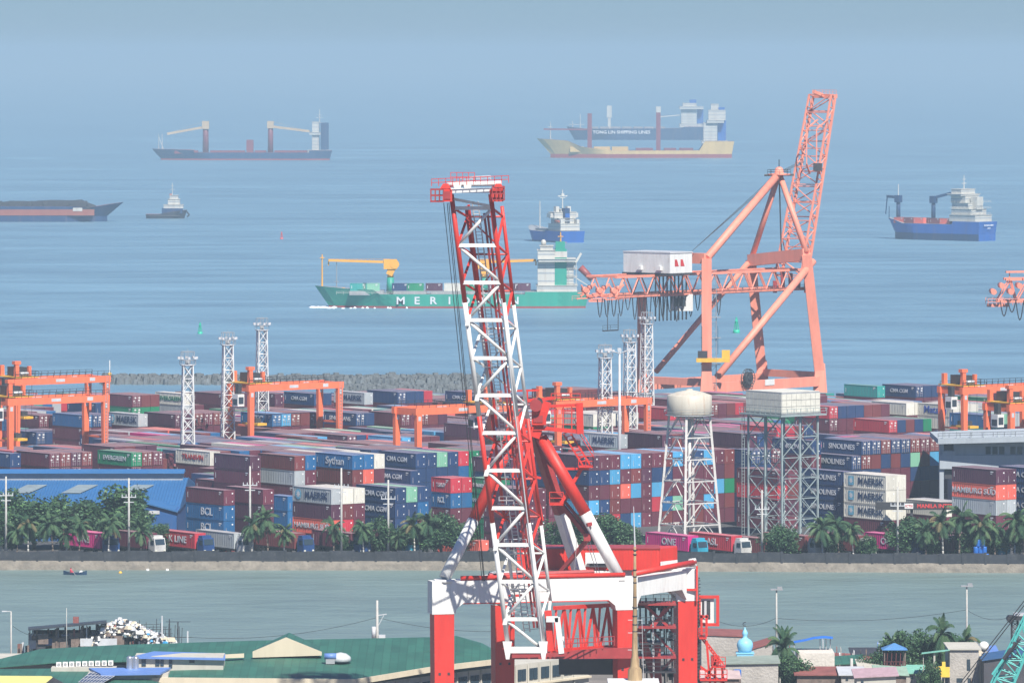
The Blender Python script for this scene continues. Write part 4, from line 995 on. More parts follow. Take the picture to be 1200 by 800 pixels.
def f(m):     # ladder and cable tray inside the boom
    la = lambda py, d: P((cl(cFL, py)*.42+cl(cFR, py)*.58)+d, py, yf(py)+2.2)
    for d in (-3.5, 3.5): m.mat(4).bar(la(236, d), la(740, d), .12)
    for i in range(120): py = 238+i*4.18; m.bar(la(py, -3.5), la(py, 3.5), .08)
    for d in (9, 13): m.mat(2).bar(la(250, d), la(735, d), .22)
    m.mat(1).bar(la(240, -8), la(500, -6), .25); m.mat(4)
    for py in (400, 430, 590, 640, 690, 720): m.bar(la(py, -16), la(py, 12), .5, .1); rail(m, [la(py, -14)-Vector((0, 1, 0)), la(py, 12)-Vector((0, 1, 0))], h=1, step=.8, r=.035)
    m.mat(1).tube(P(600, 700, 790), P(600, 760, 790), .3, n=6); m.bar(P(596, 698, 789), P(612, 697, 789), .3)
fpart('boom_ladder', f)
def f(m):
    Y = 767.; m.mat(0).box(GX(522, Y), GX(590, Y), Y-.7, Y+1, ZA(226, Y), ZA(220.5, Y)); m.tube((GX(524, Y), Y+2, ZA(217, Y)), (GX(588, Y), Y+2, ZA(215, Y)), .3, n=8)
    m.mat(1)
    for x0, x1 in ((519, 530), (574, 590)): m.box(GX(x0, Y), GX(x1, Y), Y-1.3, Y+2.5, ZA(236, Y), ZA(222, Y))
    m.mat(2).box(GX(520, Y), GX(528, Y), Y-1.4, Y-1.3, ZA(233, Y), ZA(224, Y))
    m.mat(1)
    for x in (521, 583): m.hexa([(GX(x-6, Y), Y-1, ZA(222, Y)), (GX(x+8, Y), Y-1, ZA(222, Y)), (GX(x+8, Y), Y+2, ZA(222, Y)), (GX(x-6, Y), Y+2, ZA(222, Y))], [(GX(x-2, Y), Y, ZA(215.5, Y)), (GX(x+4, Y), Y, ZA(215.5, Y)), (GX(x+4, Y), Y+1.5, ZA(215.5, Y)), (GX(x-2, Y), Y+1.5, ZA(215.5, Y))])
    for x in (536, 548): m.mat(0).tube((GX(x, Y), Y-.5, ZA(217, Y)), (GX(x, Y), Y+.8, ZA(217, Y)), .5, n=10)
    m.mat(2)
    for x0, x1, y0, y1 in ((505, 520, 236, 222), (577, 591, 234, 219)):     # inspection cages
        for yy in (Y-1.8, Y+2):
            for y in (y0, (y0+y1)/2, y1): m.bar((GX(x0, Y), yy, ZA(y, Y)), (GX(x1, Y), yy, ZA(y, Y)), .14)
            for i in range(4): x = x0+(x1-x0)*i/3; m.bar((GX(x, Y), yy, ZA(y0, Y)), (GX(x, Y), yy, ZA(y1, Y)), .12)
        for x in (x0, x1): m.bar((GX(x, Y), Y-1.8, ZA(y0, Y)), (GX(x, Y), Y+2, ZA(y0, Y)), .14); m.bar((GX(x, Y), Y-1.8, ZA(y1, Y)), (GX(x, Y), Y+2, ZA(y1, Y)), .14)
    m.mat(1); rail(m, [(GX(506, Y), Y-1.9, ZA(218, Y)), (GX(596, Y), Y-1.9, ZA(214, Y))], h=.9, r=.04, step=.8); rail(m, [(GX(528, Y), Y+2, ZA(213, Y)), (GX(556, Y), Y+2, ZA(213, Y))], h=1.1, r=.035, step=.7)
    m.mat(4); rail(m, [(GX(540, Y), Y+2.8, ZA(214, Y)), (GX(575, Y), Y+2.8, ZA(212, Y))], h=.6, r=.04, step=1); m.mat(3).bar((GX(557, Y), Y, ZA(214, Y)), (GX(557, Y), Y, ZA(207, Y)), .08)
fpart('boom_head', f)
def f(m):
    Y = 782.; m.mat(0).bar(P(592, 761, Y), P(641, 761, Y), .75, .75)
    for x, y in ((595, 765), (637, 765)): m.hexa([tuple(P(x-2, y+7, Y-.4)), tuple(P(x+2, y+7, Y-.4)), tuple(P(x+2, y+7, Y+.4)), tuple(P(x-2, y+7, Y+.4))], [tuple(P(x-6, y-14, Y-.4)), tuple(P(x+5, y-14, Y-.4)), tuple(P(x+5, y-14, Y+.4)), tuple(P(x-6, y-14, Y+.4))])
    m.bar(P(640, 725, Y), P(654, 725, Y), .7); m.bar(P(653, 723, Y), P(658, 765, Y), .7, .7); m.tube(P(659, 749, Y), P(661, 749, Y), .4, n=8); m.mat(2).bar(P(600, 768, Y), P(665, 766, Y), .5)
    m.mat(1).bar(P(642, 715, Y+1), P(646, 762, Y+1), .9)
fpart('boom_foot', f)
fpart('hoist_rope', lambda m: [m.tube(P(520+d, 238, 767), P(553+d*.6, 560, 775), .045, n=4) for d in (0, 4, 6)]+[m.tube(P(553+d*.6, 560, 775), P(565+d*.5, 680, 790), .045, n=4) for d in (0, 4, 6)], mats=[m_rope])
# girder truss under the portal, walkways and cab side
def f(m):
    m.mat(1)
    gl = lambda px, py, s: P(px, py, 786+(px-648)*.22+s)
    for s in (0, 4.5):
        m.bar(gl(650, 712, s), gl(724, 708, s), .5); m.bar(gl(648, 762, s), gl(724, 757, s), .5)
        xs_ = [652, 661, 669, 678, 686, 695, 703, 712, 721]
        for i, x in enumerate(xs_):
            m.bar(gl(x, 711, s), gl(x+(3 if i % 2 else -3), 761, s), .3)
            if i < 8: m.bar(gl(x, 711 if i % 2 else 761, s), gl(xs_[i+1], 761 if i % 2 else 711, s), .26)
    for x in (655, 680, 705): m.bar(gl(x, 711, 0), gl(x, 711, 4.5), .3)
    m.mat(2).hexa([tuple(v) for v in (P(600, 772, 786), P(742, 771, 794), P(742, 768, 802), P(600, 768, 796))], [tuple(v) for v in (P(600, 765, 786), P(742, 758, 794), P(742, 756, 802), P(600, 762, 796))])
    rail(m, [P(652, 760, 785), P(720, 756, 793)], h=1.2, r=.05, step=1)
fpart('girder_truss', f)
def f(m):
    rnd = random.Random(3)
    cc = lambda px, py, d=0: P(px, py, 803+d)
    m.mat(3)
    for x in (750, 757, 768, 778, 787): m.bar(cc(x, 700, x % 3), cc(x+1, 800, x % 3), .22)
    for y, k_ in ((706, 2), (733, 2), (752, 3), (768, 2), (785, 3)): m.mat(k_).box(GX(748, 803), GX(792 if y != 752 else 775, 803), 801, 806, ZA(y+1.5, 803), ZA(y, 803)); m.mat(3); rail(m, [cc(748, y, -2), cc(792, y, -2)], h=1.1, r=.035, step=.9)
    m.mat(2)
    for p, q, w in (((749, 735), (768, 796), 1.0), ((790, 705), (752, 745), .35), ((752, 705), (790, 740), .35), ((765, 740), (790, 765), .3), ((790, 770), (760, 800), .35), ((770, 752), (772, 800), .8), ((780, 712), (765, 735), .4)): m.bar(cc(*p), cc(*q), w)
    m.mat(3)
    for i in range(46):
        x = rnd.uniform(750, 788); y = rnd.uniform(708, 790); m.box(GX(x, 804), GX(x+rnd.uniform(2, 7), 804), 803, 804.5, ZA(y+rnd.uniform(2, 7), 804), ZA(y, 804))
    for i in range(7): x = 750+i*6; m.tube(cc(x, 704, 1), cc(x+rnd.uniform(-2, 2), 798, 1), .07, n=4)
    m.box(GX(745, 806), GX(792, 806), 806, 808, ZA(712, 806), ZA(706, 806)); m.box(GX(655, 800), GX(745, 800), 800, 803, ZA(790, 800), ZA(772, 800)); m.mat(4).tube(cc(765, 720, -1.5), cc(766, 795, -1.5), .12, n=5)
fpart('scaffold_stair', f)
def f(m):
    Y = 811.; m.mat(3).bar(P(817, 676, Y), P(819, 800, Y), .35, .5); 
    for i in range(30): y = 680+i*4; m.bar(P(815, y, Y-.3), P(821, y, Y-.3), .12)
    m.bar(P(808, 677, Y), P(820, 677, Y), .2)
    m.mat(1); m.bar(P(812, 672, Y-1), P(815, 800, Y-1), .3)
fpart('cable_ladder', f)
def f(m):
    Y = 812.; x0, x1, z0, z1 = GX(820, Y), GX(841, Y), ZA(733, Y), ZA(697, Y)
    m.mat(0).box(x0, x1-.5, Y, Y+2.5, z0+.4, z1-.4); m.mat(3).box(x0+.3, x0+1.4, Y-.05, Y-.01, z0+.9, z1-.7); m.mat(4).box(x0+.6, x0+.9, Y-.1, Y-.06, z0+.9, z1-.7)
    m.mat(1)
    for z in (z0+.2, z1-.2): m.bar((x0-.5, Y-.2, z), (x1, Y-.2, z), .38)
    m.bar((x1, Y-.2, z0), (x1, Y-.2, z1), .4); m.bar((x0, Y-.2, z0), (x0, Y-.2, z1), .25)
fpart('cab', f)
def f(m):
    Y = 811.; m.mat(1)
    for dx in (0, 3): m.bar(P(820+dx, 745, Y), P(845+dx, 778, Y), .2)
    for i in range(10): m.bar(P(820+2.5*i, 745+3.3*i, Y), P(823+2.5*i, 745+3.3*i, Y+1), .2)
    for y, xa, xb in ((746, 819, 828), (780, 835, 850), (795, 820, 852)): m.box(GX(xa, Y), GX(xb, Y), Y-1, Y+1.5, ZA(y+1.5, Y), ZA(y, Y)); rail(m, [P(xa, y, Y-1), P(xb, y, Y-1)], h=1.2, r=.05, step=.7)
    for p, q in (((828, 750), (832, 800)), ((838, 768), (838, 800)), ((846, 780), (848, 800)), ((820, 780), (848, 800)), ((840, 772), (825, 798)), ((822, 720), (822, 745)), ((828, 720), (828, 745)), ((820, 722), (830, 722))): m.bar(P(*p, Y), P(*q, Y), .3)
    m.mat(2).box(GX(833, Y), GX(843, Y), Y, Y+1, ZA(780, Y), ZA(768, Y))
fpart('access_stair', f)
# ================================================================ SHIPS, BOATS, BUOYS
def smat(n, c, **k): return mat('ship '+n, c, k.pop('rough', .5), var=.12, scale=.15, grime=k.pop('grime', .3), gcol=(.22, .13, .09), streak=True, **k)
sm = {'navy': smat('navy', (.012, .045, .12)), 'blue': smat('blue', (.015, .10, .36)), 'green': smat('green', (.02, .28, .20), grime=.15), 'teal': smat('teal', (.10, .38, .36)), 'red': smat('boot red', (.28, .05, .045)),
      'white': smat('white', (.50, .49, .44), grime=.5), 'yellow': smat('cream yellow', (.60, .42, .16)), 'dark': smat('black', (.025, .03, .04)), 'orange': smat('orange', (.75, .36, .04), grime=.1),
      'rust': smat('rust', (.30, .10, .07), grime=.5), 'grey': smat('grey', (.26, .28, .29)), 'purple': smat('mast maroon', (.20, .045, .06)), 'coal': mat('coal heap', (.03, .03, .035), .95, var=.3, scale=.4, bump=.6)}
def ship(px0, px1, wl, label, cat='cargo ship', yaw=0, name='cargo_ship', group='ships lying offshore'):
    Y = F*H/(wl-YH); k = F/Y; pc = (px0+px1)/2
    root = empty(name, (GX(pc, Y), Y, 0), R(yaw), label, cat, group)
    X = lambda px: (px-pc)/k; Z = lambda py: (wl-py)/k
    return root, X, Z, (px1-px0)/k
def hull(root, L, B, deck, col, boot='red', bz=1.0, sgn=-1, rake=None, n=40, mats=None, fl=1.0, stern=.75):
    """deck: [(t, z)] height of the sheer from stern (t=0) to bow (t=1); sgn -1 puts the bow at screen left"""
    rake = L*.05 if rake is None else rake
    def dz(t):
        for (a, za), (b, zb) in zip(deck, deck[1:]):
            if t <= b: return za+(zb-za)*(t-a)/max(1e-6, b-a)
        return deck[-1][1]
    ts = sorted({i/n for i in range(n+1)}|{a for a, _ in deck}|{min(1, a+.004) for a, _ in deck})
    secs = []
    for t in ts:
        ww = B/2*min(1, max(0, (1-t)/.30))**.7*(stern+(1-stern)*min(1, t/.12)); wt = B/2*min(1, max(0, (1-t)/.20))**.55*(stern+.05+(.95-stern)*min(1, t/.10))
        ww = max(ww, .12); wt = max(wt, .2); xw = -L/2+t*(L-rake)+L*.012*(1-min(1, t/.08)); f = max(0, (t-.78)/.22); xt = xw+rake*f**1.3-L*.012*(1-min(1, t/.08)); z = dz(t)
        row = []
        for s in (-1, 1):
            r_ = [(xw, s*ww, -1.0), (xw, s*ww, bz)]; m_ = bz+(z-bz)*.5; r_ += [(xw+(xt-xw)*.45, s*(ww*.5+wt*.5), m_), (xt, s*wt, z)]
            row.append([(sgn*-1*-a if False else (-a if sgn < 0 else a), b, c) for a, b, c in r_])
        secs.append(row)
    m = MB()
    for a, b in zip(secs, secs[1:]):
        for si in (0, 1):
            for j in range(3): m.mat(1 if j == 0 else 0).face([a[si][j], b[si][j], b[si][j+1], a[si][j+1]])
        m.mat(2).face([a[0][3], b[0][3], b[1][3], a[1][3]])
    for s_ in (secs[0], secs[-1]): m.mat(0).face([*s_[0], *s_[1][::-1]])
    return m.build('hull', mats or [sm[col], sm[boot], sm['rust']], root)
m_band = mat('grey tinted window strip', (.30, .33, .35), .4)
def house(root, X, Z, tiers, B, col='white', name='deckhouse', wins=True):
    """tiers: (px0, px1, py_bottom, py_top, half width)"""
    m = MB(); WB_ = []
    for x0, x1, yb, yt, hw in tiers:
        a, b = X(x0), X(x1); z0, z1 = Z(yb), Z(yt); m.box(a, b, -hw, hw, z0, z1); m.box(a-.25, b+.25, -hw-.3, hw+.3, z1, z1+.18)
        h = z1-z0; nf = max(1, round(h/2.9))
        if wins:
            for k in range(nf): zz = z0+h*(k+.5)/nf; WB_.append((a-.03, b+.03, -hw-.03, hw+.03, zz, zz+min(.45, h/nf*.17)))
    o = m.build(name, [sm[col]], root)
    for q_ in WB_: MB().box(*q_).build('window_band', m_band, o)
    return o
def mastp(root, X, Z, px, y0, y1, col='white', r=.25, yard=(), name='mast', y=0):
    m = MB(); m.tube((X(px), y, Z(y0)), (X(px), y, Z(y1)), r, r*.6, n=6)
    for yy, hw in yard: m.bar((X(px)-hw, y, Z(yy)), (X(px)+hw, y, Z(yy)), r*.9); m.bar((X(px), y-hw, Z(yy)), (X(px), y+hw, Z(yy)), r*.8)
    m.tube((X(px)+.2, y, Z(y0)), (X(px)+2.2, y, Z(y0+(y1-y0)*.0)), r*.3, n=4)
    return m.build(name, [sm[col]], root)
def dcrane(root, X, Z, px, y0, y1, jx, jy, pc='purple', jc='white', r=1.3, jr=.55, yhead=None, y=0):
    m = MB(); m.tube((X(px), y, Z(y0)), (X(px), y, Z(y1)+ (0)), r, r*.92, n=12)
    o = m.build('crane_post', [sm[pc]], root)
    h = MB(); zh = Z(yhead or y1); h.box(X(px)-r*1.15, X(px)+r*1.15, y-r*1.2, y+r*1.2, zh-r*2.6, zh); h.build('crane_head', [sm[jc]], o)
    j = MB(); a = Vector((X(px), y-r*.5, zh-r*1.9)); b = Vector((X(jx), y-r*.5, Z(jy))); j.bar(a, b, jr, jr*1.5); j.bar(a+Vector((0, r, 0)), b+Vector((0, r*.6, 0)), jr, jr*1.5)
    n = 8
    for i in range(n): p = a.lerp(b, i/n); q = b.lerp(a, 1-(i+1)/n); j.bar(p, q+Vector((0, r*.8, 0)), jr*.4)
    for d in (.2, -.2): j.tube((X(px), y+d, zh), b, .07, n=4)
    j.build('crane_jib', [sm[jc]], o); return o
def rails(root, X, Z, x0, x1, py, hw, col='white', h=1.1):
    m = MB(); rail(m, [(X(x0), -hw, Z(py)), (X(x1), -hw, Z(py))], h=h, r=.05, step=2.5); rail(m, [(X(x0), hw, Z(py)), (X(x1), hw, Z(py))], h=h, r=.05, step=2.5); return m.build('railing', [sm[col]], root)

# 1 far navy general cargo ship, upper left
r, X, Z, L = ship(178, 389, 187.5, 'dark blue cargo ship with two cream crane posts, far at upper left')
hull(r, L, 23, [(0, 8.2), (.13, 8.2), (.131, 6.5), (.80, 6.5), (.801, 8.6), (1, 9.6)], 'navy', bz=1.2)
house(r, X, Z, [(361, 386, 180, 176, 9), (366, 374, 176, 143, 7.5), (363, 376, 158, 155, 9)], 23)
m = MB(); m.box(X(376), X(385), -5, 5, Z(178), Z(144)); m.build('funnel', [sm['navy']], r)
mastp(r, X, Z, 374.5, 144, 128, r=.4, yard=((135, 2), (138, 3)))
sm['buff'] = smat('buff', (.50, .38, .24))
dcrane(r, X, Z, 241, 180, 142, 196, 157, 'purple', 'buff', 2.6, 1.3); dcrane(r, X, Z, 317, 180, 142, 363, 154, 'purple', 'buff', 2.4, 1.3)
m = MB(); m.box(X(289), X(297), -4, 4, Z(180), Z(164)); m.build('deck_locker', [sm['purple']], r)
for a, b in ((205, 232), (247, 287), (299, 312), (322, 360)): m = MB(); m.box(X(a), X(b), -8, 8, Z(180), Z(176.5)); m.build('hatch_cover', [sm['purple']], r)
for px in (186, 190): mastp(r, X, Z, px, 178, 157, r=.35)
m = MB(); m.bar((X(186), 0, Z(160)), (X(192), 0, Z(176)), .4); m.build('foremast_stay', [sm['white']], r)
# 2 coal barge at the left edge
r, X, Z, L = ship(-32, 145, 259.5, 'dark flat barge heaped with coal at the left edge', 'barge', name='barge')
hull(r, L, 20, [(0, 8.6), (.80, 8.4), (.801, 8.0), (.86, 8.0), (1, 10.6)], 'rust', 'navy', 3.0, sgn=1, rake=9, mats=[sm['navy'], sm['navy'], sm['rust']])
m = MB(); m.mat(0); rg = random.Random(4)
pr = [(-30, 239), (0, 237), (14, 235.5), (36, 236), (60, 234.5), (84, 235), (95, 234), (104, 238), (112, 241)]
for (a, ya), (b, yb) in zip(pr, pr[1:]): m.hexa([(X(a), -9, 6), (X(b), -9, 6), (X(b), 9, 6), (X(a), 9, 6)], [(X(a), -4, Z(ya)), (X(b), -4, Z(yb)), (X(b), 4, Z(yb)), (X(a), 4, Z(ya))])
for i in range(300): x = rg.uniform(X(-25), X(106)); z = rg.uniform(Z(246), Z(236)); s = rg.uniform(.5, 1.3); y = -9+(z-6)*.55; m.hexa([(x-s, y-s, z-s), (x+s, y-s, z-s), (x+s, y+s, z-s), (x-s, y+s, z-s)], [(x-s*.4, y-s*.4, z+s*.6), (x+s*.4, y-s*.4, z+s*.6), (x+s*.4, y+s*.4, z+s*.6), (x-s*.4, y+s*.4, z+s*.6)])
m.build('coal_heap', [sm['coal']], r, kind='stuff')
m = MB(); m.box(X(-30), X(112), -10.15, -9.9, Z(252), Z(245)); m.mat(1).box(X(87), X(98), -10.3, -10.15, Z(247), Z(243)); m.build('side_board', [sm['rust'], sm['white']], r)
# 3 tug
r, X, Z, L = ship(171, 219.5, 256, 'small tugboat with white wheelhouse between the barge and the far ship', 'tugboat', name='tugboat')
hull(r, L, 8, [(0, 2.4), (.35, 2.4), (.5, 3.2), (1, 4.8)], 'navy', 'navy', .6, sgn=1, rake=1.5, mats=[sm['dark'], sm['dark'], sm['rust']])
m = MB(); m.box(X(190), X(214), -2.9, 2.9, Z(250), Z(244)); m.build('deckhouse', [sm['navy']], r)
house(r, X, Z, [(192, 215, 244, 240, 2.8), (197, 211, 240, 233.5, 2.3), (199, 209, 233.5, 229, 1.9)], 8)
m = MB(); m.tube((X(200), 0, Z(233)), (X(200), 0, Z(227)), .6, n=8); m.build('funnel', [sm['rust']], r); mastp(r, X, Z, 202, 229, 214, r=.22, yard=((218, .9), (222, 1.3)))
m = MB(); m.pipe([Vector((X(x), 0, Z(y))) for x, y in ((219, 248), (222, 252), (219, 254))], .5, 6); m.pipe([Vector((X(175+i*6), -4.1, 1.5)) for i in range(7)], .3, 5); m.build('fender', [sm['dark']], r)
# 4 yellow ship
r, X, Z, L = ship(629, 860, 185, 'cream-yellow cargo ship with red waterline, far at upper middle')
hull(r, L, 25, [(0, 14.5), (.16, 14.5), (.19, 6.6), (.66, 6.4), (.70, 7.6), (.82, 9.5), (.88, 15), (1, 17)], 'yellow', bz=3.4, rake=12, mats=[sm['yellow'], sm['red'], sm['purple']])
house(r, X, Z, [(822, 852, 168, 165, 10), (824, 840, 165, 144, 9), (828, 848, 144, 141, 11), (830, 850, 141, 129, 6), (833, 842, 129, 122, 3)], 25)
m = MB(); m.box(X(841), X(850.5), -4.5, 4.5, Z(166), Z(141)); m.mat(1).box(X(839.8), X(849.6), -4.6, 4.6, Z(141), Z(134)); m.mat(0).box(X(842), X(849), -4.4, 4.4, Z(134), Z(126)); m.build('funnel', [sm['blue'], sm['rust']], r)
for px, yt in ((691, 133), (771.5, 127)):
    m = MB(); m.box(X(px)-1.9, X(px)+1.9, -1.9, 1.9, Z(180), Z(yt)); o = m.build('crane_post', [sm['purple']], r)
    if px > 700: m = MB(); m.box(X(px)-2.1, X(px)+2.1, -2, 2, Z(132), Z(125)); m.bar((X(px), 0, Z(137)), (X(797), 0, Z(135)), .7); m.build('crane_head', [sm['white']], o)
    else: m = MB(); m.bar((X(px), 0, Z(152)), (X(637), 0, Z(151.5)), 1.0, 1.3); m.build('crane_jib', [sm['purple']], o)
for a, b in ((668, 684), (696, 715), (717, 736), (745, 765), (778, 792), (796, 812)): m = MB(); m.box(X(a), X(b), -9, 9, Z(178), Z(172 if b < 740 else 173.5)); m.build('hatch_cover', [sm['yellow' if b < 740 else 'purple']], r)
mastp(r, X, Z, 645, 163, 143, r=.5, yard=((149, 2),))
# 5 blue ship behind it
r, X, Z, L = ship(664, 838, 164, 'long dark blue cargo ship with white lettering behind the yellow ship')
hull(r, L, 25, [(0, 14), (.22, 14), (.24, 12.3), (.9, 11.8), (1, 14.2)], 'navy', bz=1, mats=[sm['navy'], sm['navy'], sm['rust']])
house(r, X, Z, [(796, 825, 149, 145, 11), (798, 816, 145, 128, 9), (796, 824, 128, 125, 12), (800, 816, 125, 121, 6)], 25)
m = MB(); m.box(X(808), X(816), -4, 4, Z(126), Z(117)); m.box(X(817), X(824), -4, 4, Z(146), Z(127)); m.build('funnel', [sm['blue']], r)
for px, y1, w in ((714, 124, 2.6), (771, 128, 1.5)): m = MB(); m.box(X(px)-w, X(px)+w, -2, 2, Z(138 if w > 2 else 150), Z(y1)); m.mat(0).box(X(px)-w*.6, X(px)+w*.6, -1.5, 1.5, Z(151), Z(138)); m.build('crane_post', [sm['white']], r)
m = MB(); m.bar((X(774), 0, Z(137)), (X(797), 0, Z(135)), 1); m.build('crane_jib', [sm['white']], r)
for a in range(690, 770, 13): m = MB(); m.box(X(a), X(a+11), -8, 8, Z(151), Z(148.5)); m.build('hatch_cover', [sm['grey']], r)
for px in (671, 680): mastp(r, X, Z, px, 150, 134 if px > 675 else 142, r=.5, yard=((146, 4),))
put_text('TONG LIN SHIPPING LINES', 4.6, m_mark, r, (X(728), -12.7, Z(155)), (1, 0, 0), bold=.1, sx=1.1)
# 6 small navy ship seen from its quarter
r, X, Z, L = ship(612, 682, 283, 'small navy ship with a tall white mast, half behind the green ship', yaw=-63)
hull(r, 44, 13, [(0, 5.6), (.40, 5.6), (.41, 5.0), (.78, 5.4), (.9, 6.6), (1, 7.6)], 'navy', 'navy', .8, mats=[sm['blue'], sm['navy'], sm['grey']], stern=.95)
I_ = lambda v: v
house(r, I_, I_, [(6, 19, 5.8, 9.0, 5.2), (7, 16, 9.0, 11.6, 4.2), (8, 14, 11.6, 14.6, 6.0), (9, 13, 14.6, 16.0, 2.0)], 12)
for s_ in (-1, 1): MB().box(9, 13, s_*6.8-.8, s_*6.8+.8, 12.0, 14.2).build('bridge_wing', [sm['white']], r); MB().box(9.5, 12, s_*3.2-.9, s_*3.2+.9, 14.6, 17.4).build('deck_locker', [sm['white']], r); MB().box(16, 19, s_*4.4-.7, s_*4.4+.7, 9.2, 11.2).build('deck_locker', [sm['white']], r)
m = MB(); m.box(12.6, 16, -1.4, 1.4, 9.2, 16.6); m.mat(1).box(16.1, 16.3, -1.2, 1.2, 12, 14); m.build('funnel', [sm['navy'], sm['blue']], r)
m = MB(); m.tube((11, 0, 15), (11, 0, 25.5), .35, .22, n=6); m.bar((11, -2.6, 22.4), (11, 2.6, 22.4), .35, .5); m.bar((11, -1.4, 21.6), (11, 1.4, 21.6), .3); m.box(10.5, 11.5, -.8, .8, 22.2, 23.6); m.build('mast', [sm['white']], r)
m = MB(); m.tube((-13, 0, 5), (-13, 0, 19.5), .35, .22, n=6); m.build('mast', [sm['white']], r)
m = MB(); m.box(-10, 3, -4, 4, 5.0, 6.4); m.build('hatch_cover', [sm['grey']], r)
for s in (-1, 1): m = MB(); m.tube((14, s*5.4, 10.2), (18, s*5.4, 10.2), .8, .5, n=8); m.build('lifeboat', [sm['rust']], r)
# 7 green ship under way
r, X, Z, L = ship(369, 690, 360, 'bright green cargo ship with big white hull letters, under way in mid water', group='ships lying offshore')
hull(r, L, 17, [(0, 5.9), (.245, 5.9), (.246, 5.0), (.80, 5.0), (.82, 6.6), (.9, 6.9), (1, 7.9)], 'green', bz=.7, rake=5, mats=[sm['green'], sm['red'], sm['grey']])
house(r, X, Z, [(629, 676, 341, 334, 7), (630, 672, 334, 306, 6), (631, 674, 306, 303, 8), (630, 650, 303, 293, 6.5), (633, 648, 293, 288, 4)], 17)
m = MB(); m.box(X(650), X(664), -6.1, 6.1, Z(334), Z(292)); m.mat(1).box(X(649.5), X(664.5), -6.2, 6.2, Z(301), Z(294)); m.mat(0).box(X(651), X(662), -3, 3, Z(292), Z(283)); m.build('funnel', [sm['green'], sm['white']], r)
mastp(r, X, Z, 657, 284, 272, 'orange', .3, ((277, 1),)); m = MB(); m.lathe((X(637), 0, Z(288)), [(.3, 0), (.9, .5), (1, 1.2), (.8, 1.9), (.2, 2.3)], 12); m.tube((X(637), 0, Z(291)), (X(637), 0, Z(286)), .2, n=6); m.build('radar_dome', [sm['white']], r)
m = MB()
for zz in (0, 3, 6, 8.5): m.box(X(664), X(676), -6.3, 6.3, Z(334)+zz-.12, Z(334)+zz); rail(m, [(X(664), -6.3, Z(334)+zz), (X(676), -6.3, Z(334)+zz)], h=1, r=.05, step=1)
for px in (666, 675): m.tube((X(px), -6.2, Z(340)), (X(px), -6.2, Z(306)), .12, n=4)
m.bar((X(668), -5, Z(318)), (X(681), -5, Z(296)), .8); m.build('aft_deck', [sm['white']], r)
m = MB(); a, b = Vector((X(680), -2, Z(313))), Vector((X(694), -2, Z(327))); m.mat(0).tube(a, b, 1.3, 1.0, n=8); m.mat(1).bar(Vector((X(676), -2, Z(326))), Vector((X(690), -2, Z(335))), .3); m.bar(a-Vector((0, 0, 1.5)), b-Vector((0, 0, 1.5)), .3); m.bar(b-Vector((0, 0, 1.5)), Vector((X(686), -2, Z(342))), .3); m.build('lifeboat', [sm['red'], sm['white']], r)
for px, jx, s in ((457.5, 385, -1), (568, 628, 1)):
    m = MB(); m.tube((X(px), 0, Z(345)), (X(px), 0, Z(325)), 1.5, 1.25, n=12); m.mat(1).tube((X(px), 0, Z(325)), (X(px), 0, Z(313)), 1.15, n=12); o = m.build('crane_post', [sm['green'], sm['orange']], r)
    m = MB(); z = Z(311); m.box(X(px)-2.4, X(px)+2.4, -1.6, 1.6, z-1.3, z+2.2); m.tube((X(px)+s*-1.6, -1.7, z+.4), (X(px)+s*-1.6, 1.7, z+.4), 1.6, n=12); m.bar((X(px)-s*1, 0, z-.5), (X(px)+s*.5, 0, Z(322)), 2.4); m.build('crane_head', [sm['orange']], o)
    m = MB(); e = X(jx); m.bar((X(px), -.8, z+1.2), (e, -.8, Z(305)), .55, .8); m.bar((X(px), .8, z+1.2), (e, .8, Z(305)), .55, .8)
    for i in range(16): t = i/15; x = X(px)+(e-X(px))*t; m.bar((x, -.8, z+1.3+.3*t), (x, -.8, z+2.4-.2*t), .07); m.bar((x, -.8, z+1.2+.4*t), (x, .8, z+1.2+.4*t), .15)
    m.bar((X(px), -.8, z+2.3), (e, -.8, z+2.3), .07); m.tube((e, 0, Z(306)), (e, 0, Z(311)), .25, n=5); m.build('crane_jib', [sm['orange']], o)
mastp(r, X, Z, 377.5, 340, 298, 'orange', .35, ((302, .8),)); mastp(r, X, Z, 394.5, 340, 307, 'grey', .22, ((330, .8),))
for a, b in ((410, 450), (462, 500), (505, 545), (548, 600)): m = MB(); m.box(X(a), X(b), -7, 7, Z(345), Z(340)); m.build('hatch_cover', [sm['grey']], r)
rails(r, X, Z, 395, 628, 344, 8.3)
m = MB(); m.box(X(394), X(404), -2, 2, Z(341), Z(337)); m.build('windlass', [sm['orange']], r)
for i, ch in enumerate('MERIDIAN'): put_text(ch, 3.7, m_mark2, r, (X(470+i*19), -8.62, Z(351.5)), (1, 0, 0), bold=.08, sx=1.15)

MR, MX, MZ = r, X, Z
n_ = 0
for i, (px0, px1, yb, yt, c) in enumerate([(413, 428, 339, 330, 'T'), (428, 443, 339, 330, 'g'), (463, 476, 339, 330, 'N'), (477, 497, 339, 331, 'G'), (498, 520, 340, 330.5, 'D'), (521, 540, 339, 331, 'W'), (541, 558, 339, 330, 'G'), (575, 590, 340, 331, 'M'), (592, 606, 340, 331, 'M'), (606, 618, 340, 332, 'D')]):
    x = (X(px0)+X(px1))/2; o = bpy.data.objects.new('shipping_container', cmesh('body', 6.06 if px1-px0 < 18 else 6.06, c)); COL.objects.link(o)
    o.location = Vector(r.location)+Vector((x, -5.4, Z(340))); e = bpy.data.objects.new('end_panel', cmesh('end', 6.06, c)); COL.objects.link(e); e.parent = o
    tag(o, f"{PAINT[c][1]} container, {ordn(i+1)} from left on the green ship's deck", 'shipping container', 'containers on the green ship')
m = MB(); rg = random.Random(9)      # bow wave
